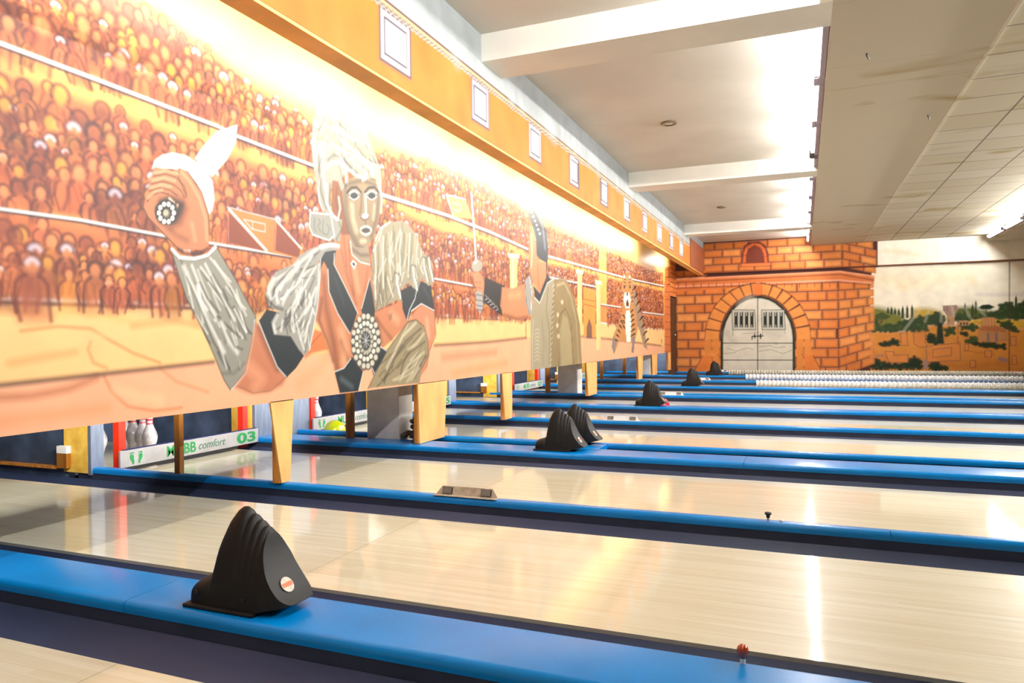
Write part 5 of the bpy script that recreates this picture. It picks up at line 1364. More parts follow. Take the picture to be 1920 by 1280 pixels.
24 40 24 -1 144 90 2178 303 2163 278 2129 272 2101 289 2102 317 2129 334 2163 328
24 40 24 -1 147 90 1996 259 1980 233 1947 226 1920 244 1920 273 1947 291 1981 284
24 40 24 -1 147 90 1991 259 1978 232 1951 225 1929 244 1929 274 1951 293 1979 287
24 40 24 -1 144 90 2252 332 2241 306 2215 300 2194 318 2195 347 2215 365 2241 359
24 40 24 -1 147 90 2309 373 2293 347 2255 341 2225 359 2226 388 2256 406 2293 399
24 40 24 -1 144 90 2365 432 2353 405 2326 398 2305 417 2305 447 2327 466 2353 459
24 40 24 -1 144 90 2526 217 2512 188 2483 181 2460 201 2460 232 2484 252 2513 245
24 40 24 -1 144 90 2496 321 2484 297 2457 290 2436 308 2437 335 2458 352 2484 346
24 40 24 -1 144 90 2504 306 2491 278 2460 271 2436 291 2436 322 2461 341 2491 334
24 40 24 -1 147 90 2077 143 2064 118 2036 112 2014 129 2014 156 2036 174 2064 168
24 40 24 -1 147 90 2216 149 2205 125 2179 119 2158 136 2158 162 2179 179 2205 173
24 40 24 -1 147 90 2105 144 2091 120 2058 114 2032 131 2033 157 2059 173 2091 168
24 40 24 -1 144 90 2449 159 2435 133 2406 127 2382 145 2382 173 2406 191 2436 185
24 40 24 -1 147 90 2351 155 2338 128 2308 121 2284 140 2284 170 2308 189 2338 182
24 40 24 -1 144 90 2303 153 2290 131 2260 125 2237 140 2237 165 2261 180 2290 175
24 40 24 -1 144 90 2482 161 2470 139 2442 133 2420 148 2420 173 2442 188 2470 183
24 40 24 -1 144 90 2071 143 2059 119 2031 113 2009 129 2009 156 2032 172 2059 167
24 40 24 -1 147 90 1609 159 1591 130 1553 122 1523 142 1523 174 1554 195 1592 188
24 40 24 -1 147 90 1527 163 1515 137 1488 131 1466 148 1466 176 1488 194 1515 188
24 40 24 -1 147 90 1778 149 1764 125 1731 119 1706 135 1706 161 1732 178 1764 172
24 40 24 -1 147 90 1701 153 1686 123 1652 115 1626 136 1626 169 1653 190 1686 183
24 40 24 -1 147 90 1670 154 1658 132 1631 126 1609 142 1609 167 1631 182 1658 177
24 40 24 -1 147 90 1384 171 1369 143 1335 136 1308 155 1309 186 1336 206 1369 199
24 40 24 -1 147 90 1620 158 1602 129 1563 122 1532 142 1532 174 1564 194 1603 187
24 40 24 -1 147 90 1828 146 1813 123 1781 118 1755 133 1755 158 1781 173 1814 168
24 40 24 -1 147 90 1701 153 1685 126 1650 119 1622 138 1622 168 1650 187 1686 180
24 40 24 -1 150 90 1310 175 1298 148 1270 141 1248 160 1249 190 1271 209 1298 202
50 70 36 -1 196 60 1693 255 1680 239 1653 239 1640 255 1653 270 1680 270
50 70 36 -1 196 60 1509 317 1495 301 1469 301 1455 317 1469 333 1496 333
50 70 36 -1 192 60 1706 251 1693 235 1666 235 1653 250 1667 266 1693 266
50 70 36 -1 196 60 1560 344 1546 328 1519 328 1506 344 1520 360 1546 360
50 70 36 -1 196 60 1613 195 1599 179 1572 179 1559 195 1573 211 1599 211
50 70 36 -1 192 60 2146 204 2133 188 2107 188 2094 203 2107 219 2133 219
50 70 36 -1 200 60 1311 297 1297 281 1270 281 1257 297 1270 313 1297 313
50 70 36 -1 196 60 1979 201 1966 185 1940 185 1927 201 1940 217 1966 217
50 70 36 -1 196 60 2310 165 2297 149 2271 149 2258 165 2271 180 2297 180
24 40 24 -1 300 100 2623 276 2760 321 2972 188 2971 121 2622 141
24 40 24 -1 144 90 2666 223 2650 201 2613 196 2584 211 2584 234 2613 249 2650 244
24 40 24 -1 141 90 2763 312 2751 282 2726 275 2706 295 2706 328 2727 349 2752 342
24 40 24 -1 144 90 2715 296 2703 273 2675 268 2654 283 2654 308 2676 323 2703 318
24 40 24 -1 144 90 2834 298 2820 270 2789 263 2764 282 2764 313 2789 332 2820 326
24 40 24 -1 144 90 3005 190 2991 167 2961 161 2937 177 2937 202 2961 218 2992 212
24 40 24 -1 141 90 2967 212 2955 190 2926 184 2903 199 2903 224 2926 239 2955 234
24 40 24 -1 141 90 3007 161 2994 137 2963 131 2939 147 2939 173 2964 190 2994 184
24 40 24 -1 141 90 2880 129 2866 104 2836 97 2812 114 2812 142 2836 159 2866 153
24 40 24 -1 144 90 2816 132 2802 107 2770 100 2745 118 2745 146 2771 164 2802 158
24 40 24 -1 144 90 2996 122 2981 99 2949 93 2923 109 2923 134 2949 150 2982 145
24 40 24 -1 144 90 2765 136 2748 109 2711 103 2682 121 2682 150 2712 168 2748 162
24 40 24 -1 144 90 2783 134 2770 105 2740 97 2716 118 2717 150 2741 171 2770 164
50 70 36 -1 192 60 2753 257 2740 242 2715 242 2703 257 2715 273 2741 273
50 70 36 -1 192 60 2870 214 2857 198 2832 198 2820 214 2832 229 2858 229
70 86 40 -1 240 35 2466 1145 2454 1127 2428 1123 2406 1136 2406 1155 2428 1167 2455 1162
70 86 40 -1 235 35 3045 1115 3033 1097 3007 1094 2986 1106 2987 1125 3007 1137 3033 1132
70 86 40 -1 235 35 3607 1309 3595 1293 3570 1289 3550 1301 3550 1320 3570 1332 3595 1327
70 86 40 -1 240 35 2579 1160 2567 1143 2540 1139 2519 1151 2519 1171 2541 1182 2567 1178
70 86 40 -1 230 35 3901 1164 3890 1147 3865 1143 3845 1155 3845 1174 3865 1186 3890 1181
70 86 40 -1 240 35 1842 1187 1830 1170 1803 1166 1781 1178 1781 1198 1803 1210 1830 1205
70 86 40 -1 240 35 2464 1138 2452 1121 2426 1117 2404 1130 2404 1149 2426 1161 2453 1156
70 86 40 -1 235 35 4097 1273 4086 1256 4061 1252 4042 1265 4042 1283 4062 1295 4086 1290
70 86 40 -1 230 35 4015 1273 4004 1257 3979 1253 3959 1265 3959 1284 3979 1295 4004 1290
70 86 40 -1 235 35 3376 1144 3364 1127 3339 1123 3318 1135 3318 1154 3339 1166 3365 1161
70 86 40 -1 235 35 3306 1301 3294 1284 3269 1281 3248 1293 3248 1312 3269 1324 3295 1319
70 86 40 -1 245 35 1564 1176 1552 1158 1524 1154 1502 1167 1502 1187 1524 1199 1552 1194
70 86 40 -1 245 35 1577 1136 1565 1118 1537 1114 1515 1127 1515 1147 1537 1159 1565 1154
70 86 40 -1 235 35 2996 1153 2984 1136 2958 1132 2937 1144 2937 1164 2958 1175 2984 1171
70 86 40 -1 245 35 1626 1132 1613 1115 1585 1111 1563 1123 1563 1143 1586 1155 1613 1150
70 86 40 -1 240 35 2548 1057 2536 1040 2509 1036 2488 1049 2488 1068 2510 1080 2536 1075
70 86 40 -1 230 35 3896 1252 3885 1236 3860 1232 3840 1244 3840 1263 3860 1274 3885 1270
70 86 40 -1 240 35 3095 1336 3083 1319 3057 1315 3036 1328 3036 1347 3057 1358 3083 1354
70 86 40 -1 245 35 2120 1358 2108 1341 2081 1337 2059 1350 2059 1369 2081 1381 2108 1376
70 86 40 -1 240 35 2526 1268 2514 1251 2487 1247 2466 1260 2466 1279 2488 1291 2514 1286
70 86 40 -1 240 35 2586 1198 2574 1181 2547 1177 2526 1190 2526 1209 2547 1221 2574 1216
70 86 40 -1 230 35 4095 1194 4084 1178 4059 1174 4039 1186 4040 1205 4060 1216 4084 1211
70 86 40 -1 235 35 3416 1183 3404 1166 3379 1162 3358 1174 3359 1193 3379 1205 3405 1200
70 86 40 -1 230 35 4052 1195 4040 1178 4016 1174 3996 1186 3996 1205 4016 1216 4041 1212
70 86 40 -1 240 35 2373 1258 2361 1240 2334 1237 2312 1249 2313 1269 2334 1281 2361 1276
70 86 40 -1 240 35 2363 1330 2351 1312 2324 1309 2303 1321 2303 1341 2324 1353 2351 1348
70 86 40 -1 240 35 2448 1151 2436 1133 2409 1130 2388 1142 2388 1162 2410 1174 2436 1169
70 86 40 -1 235 35 4165 1062 4153 1045 4129 1042 4109 1054 4109 1072 4129 1084 4154 1079
70 86 40 -1 240 35 1867 1089 1854 1072 1827 1068 1805 1080 1805 1100 1827 1112 1855 1107
70 86 40 -1 235 35 3329 1309 3318 1292 3292 1288 3272 1300 3272 1320 3292 1331 3318 1326
70 86 40 -1 230 35 3655 1180 3644 1163 3619 1159 3598 1171 3599 1190 3619 1202 3644 1197
70 86 40 -1 230 35 4114 1271 4103 1255 4078 1251 4059 1263 4059 1282 4079 1293 4103 1289
70 86 40 -1 235 35 3391 1328 3380 1311 3354 1307 3334 1320 3334 1339 3355 1350 3380 1345
70 86 40 -1 235 35 3106 1331 3095 1314 3069 1311 3048 1323 3048 1342 3069 1354 3095 1349
70 86 40 -1 230 35 4107 1291 4096 1274 4071 1271 4052 1283 4052 1301 4072 1313 4096 1308
70 86 40 -1 235 35 3460 1107 3448 1090 3423 1086 3402 1098 3403 1117 3423 1129 3449 1124
70 86 40 -1 240 35 2444 1330 2432 1312 2406 1308 2384 1321 2384 1341 2406 1352 2433 1347
70 86 40 -1 235 35 3227 1235 3215 1218 3190 1214 3169 1226 3169 1246 3190 1257 3216 1252
70 86 40 -1 230 35 4007 1025 3996 1008 3971 1004 3951 1016 3951 1035 3971 1047 3996 1042
70 86 40 -1 235 35 3334 1231 3323 1214 3297 1210 3277 1222 3277 1242 3298 1253 3323 1248
70 86 40 -1 235 35 3317 1258 3305 1241 3280 1237 3259 1250 3259 1269 3280 1280 3306 1276
70 86 40 -1 235 35 3692 1265 3680 1248 3655 1245 3635 1257 3635 1276 3656 1287 3681 1282
70 86 40 -1 230 35 4110 1238 4099 1222 4074 1218 4054 1230 4054 1249 4074 1260 4099 1255
70 86 40 -1 245 35 1698 1181 1685 1163 1658 1159 1636 1172 1636 1192 1658 1204 1686 1199
70 86 40 -1 230 35 4082 1038 4070 1021 4046 1017 4026 1029 4026 1048 4046 1059 4071 1055
70 86 40 -1 235 35 3752 1034 3741 1018 3715 1014 3695 1026 3695 1045 3716 1056 3741 1052
70 86 40 -1 235 35 3567 1211 3556 1194 3530 1190 3510 1202 3510 1221 3531 1233 3556 1228
70 86 40 -1 235 35 3647 1151 3636 1135 3610 1131 3590 1143 3590 1162 3611 1173 3636 1169
70 86 40 -1 245 35 1810 1239 1798 1221 1771 1217 1749 1230 1749 1250 1771 1262 1798 1257
70 86 40 -1 245 35 1555 1363 1542 1345 1514 1341 1492 1354 1492 1374 1515 1386 1542 1381
70 86 40 -1 240 35 2460 1245 2447 1227 2421 1223 2399 1236 2400 1256 2421 1267 2448 1262
70 86 40 -1 245 35 1676 1324 1664 1306 1636 1302 1614 1315 1614 1335 1636 1347 1664 1342
70 86 40 -1 240 35 2627 1193 2615 1176 2589 1172 2567 1185 2568 1204 2589 1216 2615 1211
70 86 40 -1 245 35 1586 1090 1573 1072 1545 1068 1523 1081 1523 1101 1546 1113 1573 1108
70 86 40 -1 235 35 3193 1092 3181 1075 3155 1071 3135 1083 3135 1102 3156 1114 3181 1109
70 86 40 -1 235 35 3360 1147 3349 1130 3323 1126 3302 1138 3303 1157 3323 1169 3349 1164
70 86 40 -1 235 35 3500 1107 3489 1090 3463 1086 3443 1099 3443 1118 3464 1129 3489 1125
70 86 40 -1 240 35 2180 1095 2167 1078 2140 1074 2119 1086 2119 1106 2141 1118 2168 1113
70 86 40 -1 245 35 1714 1085 1702 1067 1674 1063 1652 1076 1652 1096 1674 1108 1702 1103
70 86 40 -1 240 35 2997 1267 2985 1250 2959 1246 2938 1259 2938 1278 2959 1289 2985 1285
150 120 110 -1 117 100 2896 1568 3174 1571 3202 1471 3154 1417 3115 1340 2962 1366 2905 1457
168 132 100 -1 117 100 2972 1366 3125 1340 3123 1119 2970 1122
90 70 66 82 94 80 2925 1534 2924 1456
90 70 66 84 96 80 2983 1532 2982 1455
90 70 66 82 94 80 3145 1528 3145 1450
90 60 50 88 94 100 3015 1254 3014 1187
180 136 90 -1 118 100 3210 1228 3399 1213 3398 1114 3209 1117
80 56 40 -1 94 100 3227 1188 3261 1187 3260 1121 3226 1121
80 56 40 -1 94 100 3287 1186 3321 1186 3321 1120 3287 1120
80 56 40 -1 94 100 3344 1185 3378 1185 3377 1119 3343 1119
176 120 74 -1 173 100 3566 1023 3641 1066 3643 1285 3865 1280 3901 1105 4120 993 4118 755 3564 760
206 150 96 88 94 100 3680 1262 3679 1087
206 150 96 86 92 100 3736 1261 3735 1086
206 150 96 86 92 100 3791 1259 3790 1085
206 150 96 86 92 100 3847 1258 3845 1084
120 104 104 -1 115 100 3726 955 3778 954 3776 736 3724 737
120 104 104 -1 115 100 3883 953 3935 952 3933 735 3881 736
150 80 50 -1 173 60 3604 1110 3919 1105 4083 993 4083 950 3604 1001
204 128 62 -1 120 100 2054 968 2195 966 2203 750 2232 682 2052 684 2083 751
110 74 70 78 84 85 2054 968 2195 966 2203 750 2232 682 2052 684 2083 751 2054 968
204 128 62 -1 120 100 2324 964 2561 994 2549 747 2607 657 2450 636 2332 715
110 74 70 78 84 85 2324 964 2561 994 2549 747 2607 657 2450 636 2332 715 2324 964
204 128 62 -1 120 100 2568 657 3225 741 3231 344 2584 309
110 74 70 78 84 85 2568 657 3225 741 3231 344 2584 309 2568 657
204 128 62 -1 118 100 2704 589 3062 632 3060 454 2703 410
110 74 70 76 82 85 2704 589 3062 632 3060 454 2703 410 2704 589
204 128 62 -1 122 100 1747 549 1930 548 1929 457 2210 479 2209 298 1827 297
110 74 70 80 86 85 1747 549 1930 548 1929 457 2210 479 2209 298 1827 297 1747 549
204 128 62 -1 115 100 3693 562 3814 551 3813 409 3692 420
110 74 70 75 80 85 3693 562 3814 551 3813 409 3692 420 3693 562
204 128 62 -1 118 100 3411 344 3514 344 3513 190 3410 190
110 74 70 76 82 85 3411 344 3514 344 3513 190 3410 190 3411 344
204 128 62 -1 117 100 3319 707 3385 707 3384 564 3318 564
110 74 70 76 82 85 3319 707 3385 707 3384 564 3318 564 3319 707
204 128 62 -1 113 100 4164 863 4264 861 4262 667 4163 668
110 74 70 73 79 85 4164 863 4264 861 4262 667 4163 668 4164 863
204 128 62 -1 115 100 4188 452 4261 452 4277 258 4187 258
110 74 70 75 81 85 4188 452 4261 452 4277 258 4187 258 4188 452
140 120 120 -1 120 80 2506 366 2604 366 2603 164 2514 152
130 110 110 -1 115 80 3932 431 4115 387 4114 301 3932 344
150 110 90 -1 122 80 1459 435 1727 503 1726 434 1480 400
150 90 50 176 117 70 3190 1184 3186 697
206 206 190 210 300 35 2457 1491 2135 1023
206 206 190 210 300 35 2653 1530 2553 1219
206 206 190 210 300 35 2887 1613 2864 1213
206 206 190 206 294 35 3060 1586 3115 1340
206 206 190 201 287 35 3307 1556 3418 1289
206 206 190 206 294 35 3496 1595 3699 1327
70 44 34 127 115 80 4159 2504 4134 63
70 36 32 -1 122 100 -3310 3684 1626 3346 1619 2491 1531 2495 1463 2229 1443 43 -3349 7'''
BACK_CORNICE = '''242 236 220 -1 90 100 1615 3347 5085 3335 5079 2469 1608 2504
226 190 120 300 600 40 1774 2849 2414 2716
80 56 44 124 112 90 1553 2494 5079 2491
200 112 56 -1 122 100 -3027 2406 828 2430 1551 2249 1528 2128 826 2218 -3031 2068
222 150 110 213 125 100 -3027 2393 828 2418 1529 2275
100 52 44 122 122 80 -3028 2312 827 2355 1528 2189
214 150 120 196 122 100 -3029 2217 803 2219 1473 2130
110 56 44 112 125 80 -3030 2163 803 2170 1461 2082
64 30 28 147 122 90 -2288 2495 1608 2504
100 50 40 88 94 90 -2895 2293 -2896 2198
100 50 40 88 94 90 -2707 2285 -2708 2191
100 50 40 88 95 90 -2520 2278 -2521 2184
100 50 40 86 93 90 -2335 2270 -2336 2177
100 50 40 86 93 90 -2151 2263 -2152 2170
100 50 40 86 93 90 -1968 2256 -1969 2163
100 50 40 86 93 90 -1787 2248 -1788 2156
100 50 40 85 91 90 -1607 2241 -1608 2149
100 50 40 86 93 90 -1429 2234 -1430 2143
100 50 40 85 91 90 -1252 2227 -1253 2136
100 50 40 85 91 90 -1077 2220 -1077 2129
100 50 40 83 89 90 -902 2213 -903 2122
100 50 40 85 91 90 -729 2206 -730 2116
100 50 40 83 89 90 -558 2199 -558 2109
100 50 40 83 89 90 -387 2192 -388 2103
100 50 40 83 89 90 -218 2186 -219 2096
100 50 40 83 89 90 -50 2179 -51 2090
100 50 40 83 89 90 116 2172 116 2084
100 50 40 81 87 90 282 2166 281 2077
100 50 40 81 88 90 446 2159 445 2071
100 50 40 81 87 90 609 2152 608 2065
100 50 40 81 88 90 771 2146 770 2059'''
BACK_GATE = '''90 44 34 -1 108 100 -1879 823 -1847 1155 -2231 1244 -2278 811
212 136 68 -1 212 100 -1918 856 -1912 994 -1891 1130 -2216 1193 -2244 1025 -2253 854
90 44 34 -1 106 100 -1867 1050 -1779 1365 -2131 1517 -2260 1106
212 136 68 -1 212 100 -1899 1087 -1869 1221 -1825 1348 -2126 1462 -2186 1304 -2227 1140
90 44 34 -1 106 100 -1816 1267 -1676 1553 -1981 1760 -2186 1389
212 136 68 -1 212 100 -1841 1308 -1788 1431 -1723 1544 -1986 1703 -2075 1563 -2147 1412
90 44 34 -1 104 100 -1729 1467 -1545 1709 -1789 1961 -2059 1648
212 136 68 -1 212 100 -1745 1509 -1672 1615 -1590 1709 -1803 1905 -1916 1790 -2016 1659
90 44 34 -1 106 100 -1611 1639 -1390 1827 -1564 2113 -1886 1871
212 136 68 -1 208 100 -1617 1680 -1528 1765 -1431 1836 -1586 2059 -1719 1973 -1841 1870
90 44 34 -1 106 100 -1466 1776 -1219 1902 -1317 2208 -1675 2047
212 136 68 -1 208 100 -1463 1815 -1361 1875 -1255 1919 -1346 2160 -1491 2107 -1630 2034
90 44 34 -1 104 100 -1302 1872 -1040 1931 -1058 2243 -1437 2170
212 136 68 -1 208 100 -1289 1907 -1180 1940 -1069 1956 -1094 2203 -1245 2184 -1393 2145
90 44 34 -1 102 100 -1126 1923 -861 1914 -800 2218 -1182 2234
212 136 68 -1 204 100 -1105 1953 -993 1957 -882 1945 -840 2187 -991 2204 -1142 2199
90 44 34 -1 102 100 -946 1928 -690 1852 -554 2135 -923 2238
212 136 68 -1 208 100 -917 1951 -808 1927 -702 1887 -596 2115 -740 2165 -888 2195
90 44 34 -1 102 100 -770 1887 -533 1747 -329 1999 -669 2182
212 136 68 -1 204 100 -735 1902 -632 1851 -536 1786 -372 1989 -503 2070 -642 2133
90 44 34 -1 102 100 -606 1802 -398 1606 -136 1815 -433 2070
212 136 68 -1 204 100 -566 1809 -474 1734 -391 1646 -178 1817 -290 1925 -413 2017
90 44 34 -1 102 100 -459 1678 -289 1433 19 1592 -224 1908
212 136 68 -1 204 100 -417 1675 -340 1580 -274 1473 -20 1605 -109 1735 -212 1853
90 44 34 -1 100 100 -337 1519 -212 1237 130 1339 -49 1703
212 136 68 -1 204 100 -294 1508 -235 1396 -188 1275 95 1363 32 1510 -47 1648
90 44 34 -1 102 100 -245 1333 -168 1025 192 1068 83 1463
212 136 68 -1 204 100 -202 1314 -163 1190 -138 1060 163 1101 128 1259 77 1411
90 44 34 -1 100 100 -185 1127 -161 807 202 788 168 1199
212 136 68 -1 200 100 -144 1102 -128 970 -124 837 181 829 176 991 154 1152
206 112 54 -1 130 100 -1114 2208 -880 2199 -920 1929 -1079 1934
204 126 60 -1 199 100 -1912 865 -2072 866 -2076 495 -1916 494
204 126 60 -1 199 100 -2104 867 -2266 868 -2270 495 -2108 495
204 126 60 -1 199 100 -1916 468 -2076 468 -2080 96 -1920 97
204 126 60 -1 199 100 -2109 468 -2270 469 -2274 95 -2112 96
206 116 52 -1 135 100 -2115 468 -2322 455 -2562 13 -2120 16
110 54 40 88 94 100 -2322 455 -2562 13
204 126 60 -1 191 100 -130 846 17 844 14 489 -133 490
204 126 60 -1 191 100 47 844 193 843 189 489 43 489
204 126 60 -1 188 100 -134 464 14 464 10 108 -137 108
204 126 60 -1 188 100 43 464 189 463 186 109 40 109
206 116 52 -1 125 100 49 464 236 451 440 35 45 32
110 54 40 81 87 100 236 451 440 35
28 34 28 -1 153 100 -1890 -8 -1881 810 -1881 878 -1859 1101 -1799 1313 -1704 1506 -1579 1669 -1429 1795 -1261 1880 -1083 1920 -904 1914 -730 1863 -569 1769 -428 1637 -312 1472 -227 1282 -175 1075 -159 859 -160 793 -167 6
196 192 178 -1 156 100 -1825 19 -1817 811 -1816 877 -1796 1085 -1741 1284 -1653 1463 -1537 1615 -1398 1733 -1242 1813 -1078 1851 -911 1846 -749 1798 -600 1710 -469 1586 -361 1433 -282 1255 -234 1061 -219 860 -219 796 -227 30
44 44 38 104 78 100 -997 1898 -1016 53
44 44 38 102 77 100 -1832 770 -180 756
44 44 38 102 76 100 -1836 351 -184 351
100 98 86 73 93 70 -1736 654 -1516 566 -1242 651 -1107 607
100 98 86 72 91 70 -972 677 -731 704 -599 647 -389 673
100 98 86 71 91 70 -973 564 -706 605 -443 506 -233 589
100 98 86 72 91 70 -1793 510 -1516 537
100 98 86 70 89 70 -651 760 -585 731 -546 759
100 98 86 72 91 70 -1348 994 -1022 1018
150 146 130 662 1060 50 -1733 1000 -1624 826
222 220 206 927 1060 50 -1341 1680 -1177 1790
150 146 130 510 765 40 -808 1015 -544 927
176 174 162 -1 104 100 -1602 1587 -1071 1573 -1048 1090 -1593 1098
70 70 64 78 78 100 -1602 1587 -1071 1573 -1048 1090 -1593 1098 -1602 1587
18 30 26 -1 106 100 -1542 1522 -1465 1535 -1469 1154 -1546 1155
190 190 180 78 78 100 -1504 1527 -1510 1441
190 190 180 65 78 100 -1512 1212 -1507 1154
18 30 26 -1 106 100 -1419 1519 -1342 1532 -1346 1152 -1422 1153
190 190 180 78 78 100 -1380 1524 -1387 1438
190 190 180 65 78 100 -1389 1210 -1384 1152
18 30 26 -1 106 100 -1296 1516 -1220 1529 -1224 1150 -1300 1151
190 190 180 79 79 100 -1258 1521 -1264 1436
190 190 180 65 78 100 -1266 1207 -1262 1150
18 30 26 -1 104 100 -1174 1513 -1098 1526 -1102 1147 -1177 1149
190 190 180 78 78 100 -1136 1518 -1142 1433
190 190 180 65 78 100 -1144 1205 -1140 1148
70 70 64 65 91 70 -1580 1098 -1587 940
90 90 80 65 91 60 -1075 1090 -1063 991
176 174 162 -1 102 100 -915 1569 -399 1556 -377 1079 -906 1088
70 70 64 76 76 100 -915 1569 -399 1556 -377 1079 -906 1088 -915 1569
18 30 26 -1 102 100 -867 1506 -793 1518 -796 1142 -871 1144
190 190 180 78 78 100 -830 1510 -836 1426
190 190 180 65 78 100 -838 1200 -834 1143
18 30 26 -1 102 100 -745 1503 -670 1515 -674 1140 -748 1142
190 190 180 78 78 100 -708 1507 -714 1423
190 190 180 65 78 100 -716 1197 -711 1141
18 30 26 -1 102 100 -623 1500 -549 1512 -552 1138 -626 1139
190 190 180 76 76 100 -586 1504 -592 1420
190 190 180 65 78 100 -594 1195 -589 1139
18 30 26 -1 102 100 -502 1497 -428 1509 -432 1136 -505 1137
190 190 180 76 76 100 -465 1501 -471 1417
190 190 180 64 76 100 -473 1193 -468 1137
70 70 64 65 91 70 -893 1087 -900 932
90 90 80 64 89 60 -403 1080 -391 981
16 18 18 143 78 100 -1131 929 -889 937
16 18 18 117 78 100 -1136 920 -1137 855
16 18 18 156 78 100 -1077 977 -1077 891
16 18 18 156 78 100 -942 983 -943 881
86 40 34 -1 195 100 -1386 2625 -1355 2938 -1299 3135 -1162 3226 -947 3227 -801 3119 -736 2932 -725 2678 -686 2606
196 96 48 -1 191 100 -1330 2723 -1306 2964 -1245 3117 -1082 3193 -921 3163 -815 3035 -777 2850 -765 2694
100 48 36 65 78 80 -1231 3102 -1178 3028
100 48 36 65 78 80 -1055 3188 -1050 3120
100 48 36 65 78 80 -842 3051 -901 2998
100 48 36 65 78 80 -1315 2907 -1252 2898
100 48 36 65 78 80 -769 2849 -822 2847
104 46 30 -1 156 100 -1262 2705 -1252 2904 -1205 3058 -1055 3140 -908 3069 -843 2924 -824 2683
206 112 58 -1 130 100 -1363 2704 -699 2691 -699 2626 -1364 2630'''


# ------------------------------------------------------------------ setting: floor, walls, ceilings
X_MURAL, X_FRIEZE, Y_BACK = -2.95, -2.26, 18.35
XL, XR, YF = -6.3, 8.0, -3.0
structure(MB().box(XL, XR, YF, Y_BACK+.1, -.2, -.14).build('floor', FLOORM))
structure(MB().box(XL-.1, XL, YF, Y_BACK, -.14, 3.2).build('wall_left', PIT_BLACK))
structure(MB().box(XR, XR+.1, YF, Y_BACK, -.14, 3.3).build('wall_right', WALLM))
structure(MB().box(XL, XR, YF-.1, YF, -.14, 3.4).build('wall_front', WALLM))
structure(MB().box(XL, XR, YF, Y_BACK+.1, 3.27, 3.37).build('ceiling', CEIL))
structure(MB().box(.2, 1.32, YF, Y_BACK-.1, 3.06, 3.27).build('ceiling.001', SOFFIT))
structure(MB().box(1.32, 3.75, YF, Y_BACK-.1, 3.063, 3.27).build('ceiling.002', TILES))
structure(MB().box(1.30, 1.325, YF, Y_BACK-.1, 3.052, 3.07).build('trim_1', SOFFIT))
structure(MB().box(3.75, XR, YF, Y_BACK-.1, 2.93, 3.27).build('ceiling.003', SOFFIT))
for k, y in enumerate((.0, 5.0, 10.02, 15.15)):
    structure(MB().box(X_FRIEZE, .2, y, y+.39, 3.06, 3.27).build('ceiling_beam', BEAM))
# bulkhead that carries the frieze, with its inward lip and the cove behind it
structure(MB().box(X_FRIEZE-.05, X_FRIEZE-.004, YF, 18.27, 2.48, 3.27).build('bulkhead', BEAM))
structure(MB().box(X_FRIEZE-.14, X_FRIEZE, YF, 18.27, 2.462, 2.482).build('trim_2', LIP))
structure(MB().box(X_MURAL-.06, X_FRIEZE-.05, YF, 18.27, 3.03, 3.06).build('ceiling.004', CEIL))
structure(MB().box(X_FRIEZE-.004, X_FRIEZE+.012, 15.95, 18.24, 2.48, 3.1).build('trim_3', BROWNPANEL))

rng = np.random.RandomState(7)
